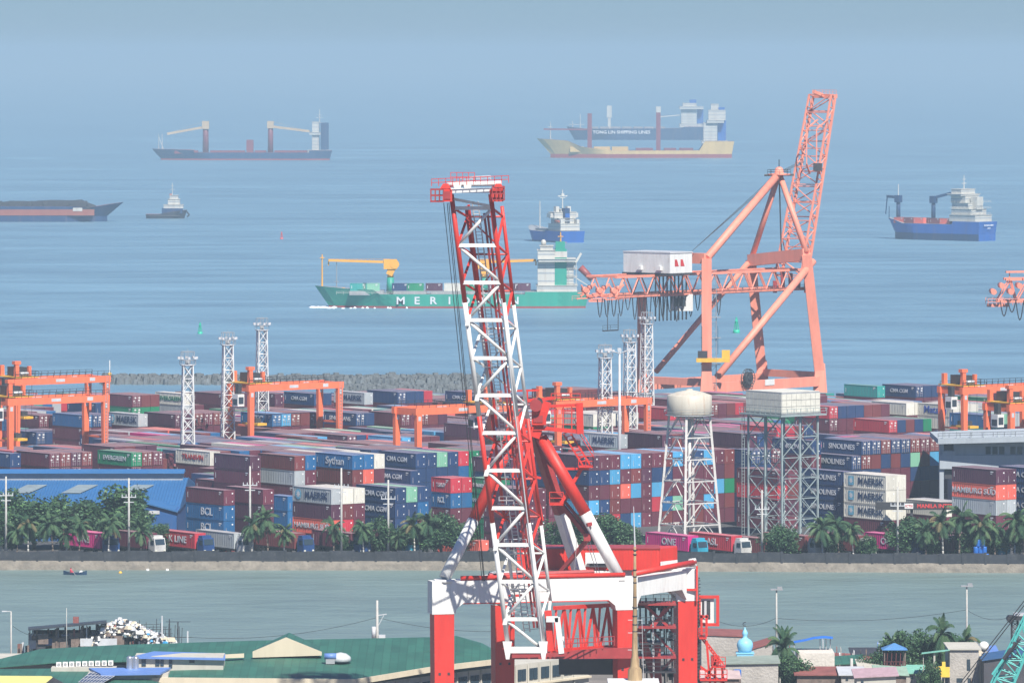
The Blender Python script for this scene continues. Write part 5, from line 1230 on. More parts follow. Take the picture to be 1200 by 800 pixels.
for i in range(26):
    t = i/26; x = X(372)+t*L*.55*rg.random(); y = -9.2-rg.random()*1.6 if x > X(385) else -2-rg.random()*4; s = rg.uniform(.3, .9)*(1-t*.4)
    m.lathe((x, y, -.2), [(s*1.5, 0), (s*1.2, .3), (s*.4, .5+.3*rg.random())], 7)
for x, s in ((X(368), .9), (X(366), .7), (X(380), 1.1), (X(392), .7)): m.lathe((x, -4, -.2), [(s*2, 0), (s*1.5, .45), (s*.4, .8)], 9)
m.build('bow_wave', mat('sea foam', (.75, .78, .8), .9, var=.05), kind='stuff').location = r.location
# 8 blue ship at right, stern towards us
r, X, Z, L = ship(1036, 1163, 281, 'blue cargo ship with tall white deckhouse, stern towards us at right', yaw=-42)
hull(r, 62, 15, [(0, 9.5), (.28, 9.5), (.29, 8.0), (.82, 8.0), (.9, 9.5), (1, 10.5)], 'blue', bz=3.4, rake=4, mats=[sm['blue'], sm['navy'], sm['grey']], stern=.9)
house(r, lambda v: v, lambda v: v, [(12, 28, 9.5, 12.5, 6.6), (13, 25, 12.5, 15.5, 6.2), (13, 23, 15.5, 18.5, 5.8), (12, 21, 18.5, 22, 5.4), (11.5, 20, 22, 22.8, 7.6), (12.5, 18.5, 22.8, 25.2, 5.6)], 15)
m = MB(); m.box(22, 26, -2.4, 2.4, 15.5, 21.5); m.build('funnel', [sm['white']], r)
m = MB(); m.tube((16, 0, 25), (16, 0, 32), .3, .15, n=6); m.bar((16, -1.8, 28), (16, 1.8, 28), .3); m.bar((16, -1.2, 30), (16, 1.2, 30), .25); m.build('mast', [sm['white']], r)
for x, s in ((-25, -1), (-3, 1)):
    m = MB(); m.tube((x, 0, 8), (x, 0, 21), 1.1, .95, n=10); o = m.build('crane_post', [sm['navy']], r)
    m = MB(); m.box(x-1.5, x+1.5, -1.3, 1.3, 18, 21.5); m.build('crane_head', [sm['navy']], o)
    m = MB(); m.bar((x, 0, 20.5), (x+s*9, 2.5, 20.8 if s < 0 else 23), 1.0, 1.3); m.bar((x+s*9, 2.5, 20.8 if s < 0 else 23), (x+s*10, 2.5, 12 if s < 0 else 22), .4); m.build('crane_jib', [sm['navy']], o)
m = MB(); m.tube((-25, 0, 21), (-25, 0, 27), .25, n=6); m.build('mast', [sm['white']], r)
m = MB(); m.lathe((0, 0, 0), [(.1, 0)], 4) if 0 else m.bar((-30, -1, 9.5), (-30, -1, 16), .3); m.build('foremast', [sm['navy']], r)
for z in (12.6, 15.6, 18.6): m = MB(); rail(m, [(28, -6, z), (28, 6, z)], r=.05); rail(m, [(13, -6.6, z), (28, -6.6, z)], r=.05); m.build('railing', [sm['white']], r)
# lettering on the transom is too blurred to read in the photograph: short white strokes of the same length
m = MB(); rgq = random.Random(2)
for i in range(9): m.box(31.42, 31.45, -3.6+i*.8, -3.6+i*.8+rgq.uniform(.3, .6), 7.4, 7.4+rgq.uniform(.5, .8))
for i in range(3): m.box(31.42, 31.45, -1.1+i*.8, -.6+i*.8, 6.0, 6.6)
m.build('lettering', [m_mark], r)
cy, sy = math.cos(R(-42)), math.sin(R(-42))
k_ = 0
for i, (x, y) in enumerate([(-21, -3.6), (-14.8, -3.6), (-8.6, -3.6), (1.5, -3.6), (7.7, -3.6), (-21, 0), (-14.8, 0), (-8.6, 0)]):
    o = bpy.data.objects.new('shipping_container', cmesh('body', 6.06, 'Om'[i % 2])); COL.objects.link(o); o.rotation_euler = (0, 0, R(-42))
    o.location = Vector(r.location)+Vector((x*cy-y*sy, x*sy+y*cy, 8.05)); e = bpy.data.objects.new('end_panel', cmesh('end', 6.06, 'Om'[i % 2])); COL.objects.link(e); e.parent = o
    tag(o, f"{PAINT['Om'[i % 2]][1]} container, {ordn(i % 5+1)} from left in the {'near' if i < 5 else 'far'} row on the blue ship", 'shipping container', 'containers on the blue ship')
# buoys
def buoy(px, py, Ypy, c, label, h):
    Y = F*H/(py-YH); o = empty('buoy', (GX(px, Y), Y, 0), 0, label, 'buoy', 'channel buoys')
    m = MB(); m.lathe((0, 0, -.5), [(h*.2, 0), (h*.22, h*.15), (h*.2, h*.3)], 12); m.build('float', [c], o)
    m = MB()
    for k in range(4): a = k*math.pi/2; m.tube((h*.15*math.cos(a), h*.15*math.sin(a), h*.2), (h*.05*math.cos(a), h*.05*math.sin(a), h*.8), h*.03, n=4)
    m.tube((0, 0, h*.1), (0, 0, h), h*.05, n=6); m.box(-h*.08, h*.08, -h*.08, h*.08, h*.72, h*.88); m.build('lantern_cage', [c], o)
m_gb = mat('green buoy paint', (.02, .42, .26), .5); m_rb = mat('red buoy paint', (.6, .06, .05), .5)
buoy(234.5, 391, 0, m_gb, 'green channel buoy at left, above the first lattice light mast', 3.8); buoy(863, 390, 0, m_gb, 'green channel buoy seen between the salmon crane legs', 5.2); buoy(330, 280, 0, m_rb, 'small red channel buoy below the far dark blue ship', 3.6)
bp_ = empty('beacon', (GX(128.5, 1712), 1712, 2), 0, 'slender yellow beacon post at the left end of the breakwater', 'beacon'); m = MB(); m.tube((0, 0, 0), (0, 0, 4.4), .16, n=6); m.build('post', m_white, bp_); m = MB(); m.lathe((0, 0, 0), [(.5, 0), (.5, .9), (.2, 1.0)], 8); m.build('base', m_yel, bp_)
# ================================================================ RIVERSIDE: WAREHOUSE, GATE, TREES, TRUCKS, POLES
m_bluer = mat('blue roof sheet', (.030, .13, .31), .5, var=.12, scale=.08, grime=.3, gcol=(.10, .20, .30), streak=False)
m_bluew = mat('blue wall sheet', (.02, .09, .26), .55, var=.1, scale=.2, grime=.2)
m_sky2 = mat('translucent roof panel', (.20, .25, .27), .6, grime=.3)
wh = empty('warehouse', (GX(100, 1165), 1165, GZ), 0, 'long blue-roofed warehouse with pale skylight panels behind the left trees', 'warehouse')
def wpart(name, fn, mats, root=wh): m = MB(); fn(m); return m.build(name, mats, root, loc=tuple(-Vector(root.location)))
xl, xr = GX(-90, 1168), GX(221, 1168)
wpart('wall', lambda m: m.box(xl, xr-.3, 1136, 1200, GZ, 7.3), [m_bluew])
def f(m):
    n = 90; w = (xr-xl)/n
    for i in range(n):
        a = xl+i*w
        for (ya, za), (yb, zb) in (((1134.5, 7.25), (1168, 11.3)), ((1201.5, 7.25), (1168, 11.3))):
            q = [(a, ya, za), (a+w*.82, ya, za), (a+w*.82, yb, zb), (a, yb, zb)]; m.face(q if ya < yb else q[::-1])
            q = [(a+w*.82, ya, za), (a+w*.91, ya, za+.14), (a+w*.91, yb, zb+.14), (a+w*.82, yb, zb)]; m.face(q if ya < yb else q[::-1])
            q = [(a+w*.91, ya, za+.14), (a+w, ya, za), (a+w, yb, zb), (a+w*.91, yb, zb+.14)]; m.face(q if ya < yb else q[::-1])
    for x in (xl, xr): m.face([(x, 1134.5, 7.25), (x, 1201.5, 7.25), (x, 1168, 11.3)])
wr_ = wpart('roof', f, [m_bluer])
def f(m):
    m.box(xl, xr-1, 1165.6, 1170.4, 10.9, 12.3); m.mat(1).hexa([(xl, 1164.8, 12.31), (xr-.7, 1164.8, 12.31), (xr-.7, 1171.2, 12.31), (xl, 1171.2, 12.31)], [(xl, 1168, 12.95), (xr-.7, 1168, 12.95), (xr-.7, 1168.2, 12.95), (xl, 1168.2, 12.95)])
o = wpart('ridge_vent', f, [m_grey, m_bluer])
for px in (32, 92, 158, 228):
    def f(m, px=px):
        x = GX(px, 1155); z = lambda y: 7.25+(y-1134.5)*(4.05/33.5)+.17
        m.hexa([(x-3, 1152, z(1152)), (x+.6, 1152, z(1152)), (x+3.4, 1160, z(1160)), (x-.4, 1160, z(1160))], [(x-3, 1152, z(1152)+.05), (x+.6, 1152, z(1152)+.05), (x+3.4, 1160, z(1160)+.05), (x-.4, 1160, z(1160)+.05)])
    if px < 200: wpart('skylight', f, [m_sky2])
sh = empty('shed', (GX(184, 1124), 1124, GZ), 0, 'small dark blue gabled shed between the trees and the blue containers', 'shed')
def f(m):
    x0, x1, z = GX(160, 1124), GX(207, 1124), lambda py: ZA(py, 1124)
    m.prism([(x0, 1124, GZ), (x1, 1124, GZ), (x1, 1124, z(598)), ((x0+GX(172, 1124))/2+1.5, 1124, z(591)), (x0, 1124, z(597))], (0, 9, 0))
wpart('wall', f, [m_bluew], sh)
def f(m):
    x0, xm, x1 = GX(158, 1124), GX(173, 1124), GX(208.5, 1124); z = lambda py: ZA(py, 1124)
    m.hexa([(x0, 1123.5, z(598)), (xm, 1123.5, z(590.5)), (xm, 1133.5, z(590.5)), (x0, 1133.5, z(598))], [(x0, 1123.5, z(597)), (xm, 1123.5, z(589)), (xm, 1133.5, z(589)), (x0, 1133.5, z(597))])
    m.hexa([(xm, 1123.5, z(590.5)), (x1, 1123.5, z(600)), (x1, 1133.5, z(600)), (xm, 1133.5, z(590.5))], [(xm, 1123.5, z(589)), (x1, 1123.5, z(598.5)), (x1, 1133.5, z(598.5)), (xm, 1133.5, z(589))])
wpart('roof', f, [m_bluer], sh)
wpart('sign_board', lambda m: m.box(GX(172, 1124), GX(187, 1124), 1123.85, 1123.98, ZA(602, 1124), ZA(598, 1124)), [m_lgrey], sh)

# gate building
m_gate = mat('pale blue-grey concrete', (.34, .38, .41), .85, var=.08, scale=.3, grime=.45, gcol=(.2, .21, .22), streak=True)
gb = empty('gate_building', (GX(1180, 1200), 1200, GZ), 0, 'pale grey concrete terminal building with flat canopy roof at the right edge', 'building')
def gp(name, fn, mats=[m_gate, m_dark, m_glass]): return wpart(name, fn, mats, gb)
Yg = 1194.; gx_ = lambda px: GX(px, Yg); gz = lambda py: ZA(py, Yg)
gp('roof', lambda m: (m.hexa([(gx_(1098), Yg-3, gz(519)), (gx_(1290), Yg-6, gz(513)), (gx_(1290), Yg+22, gz(513)), (gx_(1098), Yg+20, gz(519))], [(gx_(1098), Yg-3, gz(513)), (gx_(1290), Yg-6, gz(507)), (gx_(1290), Yg+22, gz(507)), (gx_(1098), Yg+20, gz(513))]), [m.box(gx_(1104+i*16), gx_(1104+i*16)+.5, Yg-2, Yg-1.4, gz(513), gz(505)) for i in range(9)], m.mat(1), rail(m, [(gx_(1098), Yg-3, gz(512)), (gx_(1290), Yg-6, gz(506))], h=.9, r=.04, step=2)))
def f(m):
    m.box(gx_(1118), gx_(1290), Yg, Yg+18, GZ, gz(517)); m.box(gx_(1101), gx_(1106), Yg, Yg+2, GZ, gz(517)); m.box(gx_(1104), gx_(1119), Yg-.4, Yg+2.0, gz(543), gz(528)); m.box(gx_(1101), gx_(1290), Yg-.5, Yg-.02, gz(549), gz(533))
gp('wall', f)
for x0, x1 in ((1155, 1161), (1163, 1169), (1171, 1177), (1184, 1190), (1192, 1198), (1200, 1206)): gp('window', lambda m: m.box(gx_(x0), gx_(x1), Yg-.06, Yg-.01, gz(532), gz(523)), [m_glass])
gp('opening', lambda m: m.box(gx_(1106), gx_(1117.5), Yg+1, Yg+1.5, gz(527.5), gz(519)), [m_dark]); gp('opening', lambda m: m.box(gx_(1107), gx_(1117), Yg+.4, Yg+.6, gz(561), gz(549)), [m_dark])
# port gate sign
sg = empty('gate_sign', (GX(1070, 1147), 1147, GZ), 0, 'black overhead port gate sign with white and red lettering beside white containers', 'sign')
def sp(name, fn, mats): return wpart(name, fn, mats, sg)
sp('board', lambda m: m.box(GX(1026, 1147), GX(1150, 1147), 1146.8, 1147.2, ZA(597, 1147), ZA(588, 1147)), [m_dark])
sp('post', lambda m: [m.box(GX(x, 1147), GX(x, 1147)+.5, 1147.2, 1147.7, GZ, ZA(588, 1147)) for x in (1067,)], [m_dark]); sp('post', lambda m: m.box(GX(1120, 1147), GX(1120, 1147)+.5, 1147.2, 1147.7, GZ, ZA(588, 1147)), [m_dark])
sp('logo', lambda m: m.box(GX(1060, 1147), GX(1070, 1147), 1146.72, 1146.79, ZA(595.5, 1147), ZA(589.5, 1147)), [m_mark])
put_text('ICTSI', .62, m_redt, sg, Vector((GX(1065, 1147), 1146.7, ZA(592.5, 1147)))-Vector(sg.location), (1, 0, 0), bold=.01)
m_redl = mat('sign red lettering', (.62, .05, .05), .5)
put_text('MANILA INTERNATIONAL', 1.02, m_redl, sg, Vector((GX(1112, 1147), 1146.76, ZA(592.7, 1147)))-Vector(sg.location), (1, 0, 0), bold=.03)

# low wall along the river road, coloured dark for shadow below hedge and trucks
m_lw = mat('stained parapet with painted shade', (.030, .034, .042), .9, var=.3, scale=.5, grime=.5, gcol=(.12, .12, .12))
lw = MB(); seg_ = [(-330, 1097.1), (0, 1094.1), (140, 1085.1), (330, 1079.1)]
for (x0, y0), (x1, y1) in zip(seg_, seg_[1:]):
    n = int((x1-x0)/4)
    for i in range(n):
        a = x0+(x1-x0)*i/n; b = x0+(x1-x0)*(i+1)/n; ya = y0+(y1-y0)*i/n; yb = y0+(y1-y0)*(i+1)/n; h = 3.15+.12*((i*7) % 3)
        lw.hexa([(a, ya, 1.25), (b-.05, yb, 1.25), (b-.05, yb+.3, 1.25), (a, ya+.3, 1.25)], [(a, ya, h), (b-.05, yb, h), (b-.05, yb+.3, h), (a, ya+.3, h)]); lw.box(b-.3, b+.1, yb-.12, yb+.42, 1.3, h+.15)
tag(lw.build('shade_parapet', m_lw), 'dark low wall running along the far river bank in front of the trees', 'wall')

# utility poles
m_pole = mat('concrete pole', (.42, .41, .38), .85, grime=.3)
def upole(px, pyt, Y, label, w=.2, arms=True, h0=GZ, scale=1):
    o = empty('utility_pole', (GX(px, Y), Y, h0), 0, label, 'utility pole', 'concrete utility poles along the far bank'); h = ZA(pyt, Y)-h0
    m = MB(); m.tube((0, 0, 0), (0, 0, h), w*1.3, w*.75, n=8); m.build('pole', m_pole, o)
    if arms:
        m = MB(); m.bar((-1.3, 0, h-3.4), (1.3, 0, h-3.4), .16); m.bar((-.9, 0, h-4.3), (.9, 0, h-4.3), .14)
        for x in (-1.2, -.5, .5, 1.2): m.tube((x, 0, h-3.4), (x, 0, h-2.9), .09, n=5)
        m.build('crossarm', m_lgrey, o)
        if int(px) % 3 == 0: m = MB(); m.tube((.5, -.3, h-5.8), (.5, -.3, h-4.7), .35, n=8); m.build('transformer', m_grey, o)
    return o
UP = [(7, 558, 'leftmost concrete utility pole on the far bank'), (151, 560, 'concrete utility pole in front of the big left tree'), (293, 546, 'concrete utility pole beside the stacked pale blue containers'),
      (400, 548, 'concrete utility pole in front of the silver grey container stack'), (455, 562, 'concrete utility pole in front of the navy container stack'), (893, 574, 'concrete utility pole left of the square water tower'), (1052, 570, 'concrete utility pole in front of the white container stack')]
for px, py, lb in UP: upole(px, py, 1101 if px < 800 else 1094, lb)

# ---- trees
lg = [mat('leaf dark', (.016, .052, .022), .7, var=.3, scale=.8), mat('leaf mid', (.034, .090, .036), .65, var=.3, scale=.8), mat('leaf light', (.070, .150, .050), .6, var=.25, scale=.8), mat('bark', (.13, .10, .08), .9, var=.3, bump=.5)]
lp = [mat('palm frond dark', (.024, .060, .032), .9, var=.25, spec=.2), mat('palm frond', (.045, .090, .042), .9, var=.25, spec=.2), mat('palm frond pale', (.075, .125, .058), .9, var=.2, spec=.2), mat('dry frond', (.13, .11, .05), .9)]
def leafm(mb, c, s, rg, mi):
    a = Vector((rg.gauss(0, 1), rg.gauss(0, 1), rg.gauss(0, .6))).normalized(); b = a.cross(Vector((rg.gauss(0, 1), rg.gauss(0, 1), rg.gauss(0, 1)))).normalized()
    a *= s; b *= s*.6; mb.mat(mi); mb.face([c-a, c-b*.9, c+a*1.1, c+b])
def broad(seed, w=9.6, h=9, n=5600):
    rg = random.Random(seed); root = empty('broadleaf_tree'); cr = MB(); tr = MB(); blobs = []
    for i in range(24):
        a = rg.uniform(0, 6.283); rr = w/2*math.sqrt(rg.random())*.82; z = h*(.26+.60*rg.random()*(1-.35*(rr/(w/2))**2)); blobs.append((Vector((rr*math.cos(a), rr*math.sin(a)*.8, z)), rg.uniform(.13, .22)*w))
    blobs.append((Vector((0, 0, h*.82)), .17*w))
    for c, r_ in blobs:
        lightness = rg.random()
        for _ in range(n//len(blobs)):
            d = Vector((rg.gauss(0, 1), rg.gauss(0, 1), rg.gauss(0, .85))).normalized()*(r_*(rg.random()**.35)*rg.uniform(.9, 1.12))
            mi = rg.choices((0, 1, 2), (3, 4, 1+2*lightness))[0]
            leafm(cr, c+d, rg.uniform(.16, .36), rg, mi)
    tr.tube((0, 0, 0), (.2, 0, h*.34), w*.035, w*.026, n=8)
    for c, r_ in blobs[:11]: mid = Vector((c.x*.4, c.y*.4, h*.34+(c.z-h*.34)*.35)); tr.tube((.2, 0, h*.32), mid, w*.018, w*.012, n=6); tr.tube(mid, c, w*.012, w*.004, n=5)
    tr.build('trunk', lg[3], root); cr.build('crown', lg[:3], root); return root
def palm(seed, h=6.6, fl=3.3, nf=22):
    rg = random.Random(seed); root = empty('palm_tree'); tr = MB(); pts = []; lean = Vector((rg.uniform(-.7, .7), rg.uniform(-.3, .3), 0))
    for i in range(9): t = i/8; pts.append(Vector((lean.x*t*t, lean.y*t*t, h*t)))
    for i, (a, b) in enumerate(zip(pts, pts[1:])): tr.tube(a, b, .2-.01*i, .19-.01*i, n=7)
    tr.build('trunk', m_pole if seed % 2 else lg[3], root); cr = MB(); top = pts[-1]
    for k in range(nf):
        a = k*2.4+rg.uniform(-.2, .2); el = R(rg.choice((78, 62, 45, 28, 8, -15, -35))+rg.uniform(-8, 8)); L = fl*rg.uniform(.8, 1.1); p = top.copy(); d = Vector((math.cos(a)*math.cos(el), math.sin(a)*math.cos(el), math.sin(el))); side = Vector((-math.sin(a), math.cos(a), 0)); n = 22; sg_ = L/n
        tone = rg.choices((0, 1, 2, 3), (4, 5, 2, .5))[0]
        for i in range(n):
            q = p+d*sg_; cr.mat(min(3, tone+(1 if tone < 2 and rg.random() < .2 else 0))); cr.bar(p, q, .045)
            ll = (.66*math.sin(math.pi*min(1, (i+1.5)/n*.95))+.12)*rg.uniform(.8, 1.1)
            for s in (-1, 1):
                for o_ in (.2, .7):
                    b = p.lerp(q, o_); e = b+(side*s*.82+d*.5+Vector((0, 0, -.42-.5*i/n)))*ll; wv = d*.05; cr.face([b-wv, b+wv, e+wv*.3, e-wv*.3])
            p = q; d = (d+Vector((0, 0, -.080-.015*i/n*4))).normalized()
    for k in range(5): a = k*1.3; c = top+Vector((math.cos(a)*.25, math.sin(a)*.25, -.3)); cr.mat(3).lathe(tuple(c), [(.05, -.16), (.15, 0), (.05, .16)], 7)
    cr.build('crown', lp, root); return root
BT = [broad(31+i, 9, 9) for i in range(5)]; PT = [palm(50+i, 6.0+.5*(i % 3), 3.9, 30) for i in range(6)]
usedB, usedP = set(), set()
def plant_tree(kind, i, px, Y, hgt, label, group, sx=1, z0=GZ, rz=None):
    src, used = (BT, usedB) if kind == 'b' else (PT, usedP); s = src[i % len(src)]
    o = s if (i % len(src)) not in used else copy_tree(s); used.add(i % len(src))
    base = 9.0 if kind == 'b' else 9.4
    k = hgt/base; o.scale = (k*sx, k*sx, k); o.location = (GX(px, Y), Y, z0); o.rotation_euler = (0, 0, rz if rz is not None else (px*1.37) % 6.28)
    return tag(o, label, 'tree' if kind == 'b' else 'palm tree', group)
TG, PG = 'broadleaf trees along the far bank', 'palm trees along the far bank'
Yf = lambda px: (1099.5 if px < 600 else 1093)
def hg(py, Y): return ZA(py, Y)-GZ
for n_, (px, py, dY, sx, lb) in enumerate([(16, 571, 20, 1.05, 'dark broadleaf tree at the left end of the far bank'), (72, 577, 18, 1.05, 'middle one of three big broadleaf trees at left'), (131, 566, 19, 1.35, 'biggest rounded broadleaf tree, in front of the blue warehouse'), (102, 586, 16, .95, 'low broadleaf tree between the two biggest ones at left'),
        (446, 602, 3, .8, 'small broadleaf tree in front of the navy containers'), (517, 599, 3, 1.15, 'broad green tree just left of the white crane leg'), (546, 610, 5, .9, 'low tree behind the white crane leg'), (662, 599, 6, 1.15, 'left one of two dense trees above the red machinery house'), (712, 601, 7, 1.2, 'right one of two dense trees above the red machinery house'),
        (913, 612, 2, 1.2, 'rounded tree under the square water tower'), (1064, 604, 4, 1.25, 'wide dark tree under the port gate sign'), (1090, 618, 3, .9, 'low dark tree right of the gate sign tree'), (1015, 625, 2, .9, 'small tree between the palms and the gate sign'), (40, 586, 17, 1.3, 'low dark tree second from the left end of the far bank'), (160, 592, 15, 1.1, 'low tree right of the biggest rounded tree'),
        (425, 612, 5, .9, 'low shrubby tree left of the small tree by the navy containers'), (480, 612, 4, 1.2, 'low shrubby tree among the palms left of the white crane leg'), (688, 606, 8, 1.2, 'tree filling the gap between the two dense trees above the machinery house'), (735, 612, 8, 1.0, 'rightmost of the trees above the red machinery house'), (1140, 618, 3, 1.2, 'low tree among the right-hand palms'), (1180, 620, 3, 1.2, 'low tree at the right edge under the palms'), (975, 622, 3, 1.0, 'low tree under the palms right of the square tower'), (4, 598, 6, 1.1, 'low tree cut by the left edge on the far bank'), (188, 612, 9, .8, 'small tree in front of the dark blue shed'), (400, 622, 4, .8, 'small shrub under the silver container stack'), (500, 616, 6, 1.0, 'low tree behind the palms left of the white crane leg')]):
    Y = Yf(px)+dY; plant_tree('b', n_, px, Y, hg(py, Y), lb, TG, sx)
PL = [(20, 604), (33, 598), (62, 604), (78, 608), (93, 601), (127, 603), (165, 604), (295, 600), (314, 598), (333, 606), (391, 604), (426, 611), (467, 618), (486, 601), (501, 602), (964, 597), (983, 598), (1000, 612), (1085, 603), (1105, 595), (1124, 594), (1149, 592), (1166, 606), (1189, 598), (1199, 600)]
NL = 15
PN = ['first', 'second', 'third', 'fourth', 'fifth', 'sixth', 'seventh', 'eighth', 'ninth', 'tenth', 'eleventh', 'twelfth', 'thirteenth', 'fourteenth', 'fifteenth']
for n_, (px, py) in enumerate(PL):
    Y = Yf(px)+(.6, 1.6, 1.0)[n_ % 3]
    if px < 600: lb = f"{PN[n_]} coconut palm from the left on the far bank"
    else: lb = f"{PN[n_-NL]} coconut palm from left on far bank, right of the square tower"
    plant_tree('p', n_, px, Y, hg(py, Y)*(1+.05*((n_*7) % 3-1)), lb, PG, 1.0)

# ---- trucks on the river road
m_cw = mat('cab white', (.50, .50, .48), .4, grime=.4); m_cb = mat('cab blue', (.02, .06, .18), .4); m_cc = mat('cab cyan', (.03, .30, .42), .4)
m_lampw = mat('headlight glass', (.7, .7, .6), .2)
def truck(cm):
    root = empty('truck')
    m = MB(); m.box(-6.1, 6.9, -.5, .5, .75, 1.05); m.box(-6.1, 6.1, -1.2, -1.05, .95, 1.2); m.box(-6.1, 6.1, 1.05, 1.2, .95, 1.2); m.box(-1.5, 1.5, -1.1, 1.1, .45, .75); m.build('chassis', m_dark, root)
    for x in (-5.2, -4.0, 4.2, 8.0):
        for s in (-1, 1): m = MB(); m.tube((x, s*.75, .5), (x, s*1.22, .5), .5, n=12); m.build('wheel', m_tyre, root)
    m = MB(); m.hexa([(6.9, -1.2, .7), (8.9, -1.2, .7), (8.9, 1.2, .7), (6.9, 1.2, .7)], [(6.9, -1.2, 2.0), (8.9, -1.2, 2.0), (8.9, 1.2, 2.0), (6.9, 1.2, 2.0)]); m.hexa([(6.9, -1.2, 2.0), (8.9, -1.2, 2.0), (8.9, 1.2, 2.0), (6.9, 1.2, 2.0)], [(6.95, -1.12, 3.25), (8.6, -1.12, 3.25), (8.6, 1.12, 3.25), (6.95, 1.12, 3.25)]); m.box(7.0, 8.2, -1.0, 1.0, 3.25, 3.65)
    c = m.build('cab', cm, root)
    m = MB(); m.hexa([(8.9, -1.0, 2.05), (8.95, -1.0, 2.05), (8.95, 1.0, 2.05), (8.9, 1.0, 2.05)], [(8.62, -1.0, 3.05), (8.67, -1.0, 3.05), (8.67, 1.0, 3.05), (8.62, 1.0, 3.05)]); m.build('windscreen', m_glass, c)
    m = MB(); m.box(7.6, 8.6, -1.24, -1.17, 2.05, 2.85); m.build('side_window', m_glass, c)
    for s in (-1, 1): m = MB(); m.box(8.9, 8.96, s*.9-.2, s*.9+.2, .9, 1.15); m.build('headlight', m_lampw, root)
    m = MB(); m.box(8.88, 9.0, -1.15, 1.15, .55, .85); m.build('bumper', m_dark, root)
    return root
TK = [(117, 'P', 'ONE', 'b'), (171, 'M', None, 'w'), (228, 'R', 'K LINE', 'd'), (274, 'Y', None, 'w'), (345, 'm', None, 'b'), (411, 'M', None, 'b'), (468, 'M', None, 'c'), (806, 'P', 'ONE', 'c'), (857, 'R', 'ASL', 'w'), (943, 'm', None, 'w'), (1003, 'm', None, 'w'), (1064, 'P', 'ONE', None), (1118, 'M', None, 'b'), (1160, 'M', None, 'c')]
TT = {}; pos_lab = ['under the third palm from the left', 'between two palms left of the crimson container', 'left of the white-cab truck', 'right of the crimson container', 'beside the paired palms and pale pole', 'below the silver container stack', 'below the navy container stack', 'below the round water tower at left', 'below the round water tower at right', 'right of the rounded tree under the square tower', 'under the palms right of the square tower', 'under the wide dark tree', 'under the palms near the gate sign', 'under the palms at the right edge']
cabn = {'w': 'white-cab', 'b': 'dark blue-cab', 'c': 'cyan-cab', 'd': 'dark-cab', None: 'dark-cab'}
cabm = {'w': m_cw, 'b': m_cb, 'c': m_cc, 'd': m_cb, None: m_cb}
for n_, (px, c, tx, cab) in enumerate(TK):
    Y = (1103.4 if px < 600 else 1097.5); x, y = GX(px, Y), Y     # near corner of the container
    cx, cy = x-UX*6.1+VX*1.22, y-UY*6.1+VY*1.22
    key = cabm[cab].name
    if key not in TT: TT[key] = t = truck(cabm[cab])
    else: t = copy_tree(TT[key])
    t.location = (cx, cy, GZ+.005); t.rotation_euler = (0, 0, -TH); tag(t, f"{cabn[cab]} truck carrying a {PAINT[c][1]} container, {pos_lab[n_]}", 'truck', 'container trucks queued on the river road')
    container(dict(L=12.19, c=c, door=0, txt=(tx, 1.7, 'w', .6) if tx else None), (cx, cy, GZ+1.21), -TH, f"{PAINT[c][1]} container on a truck {pos_lab[n_]}", 'containers on trucks along the river road')
for n_, (px, c, Y) in enumerate([(898, 'm', 1106), (560, 'O', 1102), (-4, 'W', 1104)]):
    x, y = GX(px, Y), Y; cx, cy = x-UX*6.1+VX*1.22, y-UY*6.1+VY*1.22
    container(dict(L=12.19, c=c, door=0, txt=None), (cx, cy, GZ), -TH, f"{PAINT[c][1]} container standing on the ground {['right of the round water tower', 'behind the white crane leg', 'at the left edge of the far bank'][n_]}", 'containers standing by the river road')

# blue drums stacked by the road, small floats in the river
k_ = 0
for row, cnt_ in ((0, 4), (1, 3), (2, 2)):
    for i in range(cnt_):
        o = MB().lathe((0, 0, 0), [(.42, 0), (.45, .1), (.45, 1.1), (.40, 1.25)], 12).build('drum', mat('blue drum plastic', (.02, .13, .45), .4), loc=(GX(1141+row*2.6+i*5, 1092), 1092, GZ+row*1.26))
        tag(o, f"blue drum, {ordn(i+1)} from left in the {['bottom', 'middle', 'top'][row]} layer of the roadside pile", 'drum', 'blue drums piled by the road')
for px, py, c_ in ((141, 671, m_yel), (173, 668, m_white), (196, 668, m_white)):
    Yb = F*H/(py-YH); o = MB().lathe((0, 0, -.2), [(.25, 0), (.34, .25), (.2, .5)], 10).build('float', c_, loc=(GX(px, Yb), Yb, 0)); tag(o, {141: 'small yellow float on the river right of the rowing boat', 173: 'left one of two small white floats by the river wall', 196: 'right one of two small white floats by the river wall'}[px], 'float')
# rowing boat with one person
rb = empty('rowing_boat', (GX(88, 1084), 1084, .0), R(-8), 'tiny dark rowing boat on the river at left', 'boat')
m = MB(); n = 12
def bs(t): w = .62*math.sin(math.pi*min(.98, max(.02, t)))**.6; return (-2.1+4.2*t, w, .42+.35*abs(2*t-1)**2.5)
for i in range(n):
    a, b = bs(i/n), bs((i+1)/n)
    for s in (-1, 1): q = [(a[0], s*a[1]*.6, -.15), (b[0], s*b[1]*.6, -.15), (b[0], s*b[1], b[2]), (a[0], s*a[1], a[2])]; m.face(q if s < 0 else q[::-1]); q = [(v[0], v[1]*.9, v[2]) for v in q]; m.face(q[::-1] if s < 0 else q)
    m.face([(a[0], -a[1]*.6, .05), (b[0], -b[1]*.6, .05), (b[0], b[1]*.6, .05), (a[0], a[1]*.6, .05)])
m.build('hull', mat('dark boat paint', (.02, .05, .10), .5), rb); m = MB(); m.box(-.9, -.6, -.5, .5, .3, .36); m.box(.5, .8, -.5, .5, .3, .36); m.build('seat', m_pole, rb)
m = MB()
for s in (-1, 1): m.bar((-.2, s*.6, .5), (.6, s*2.2, .05), .05)
m.build('oar', m_pole, rb)
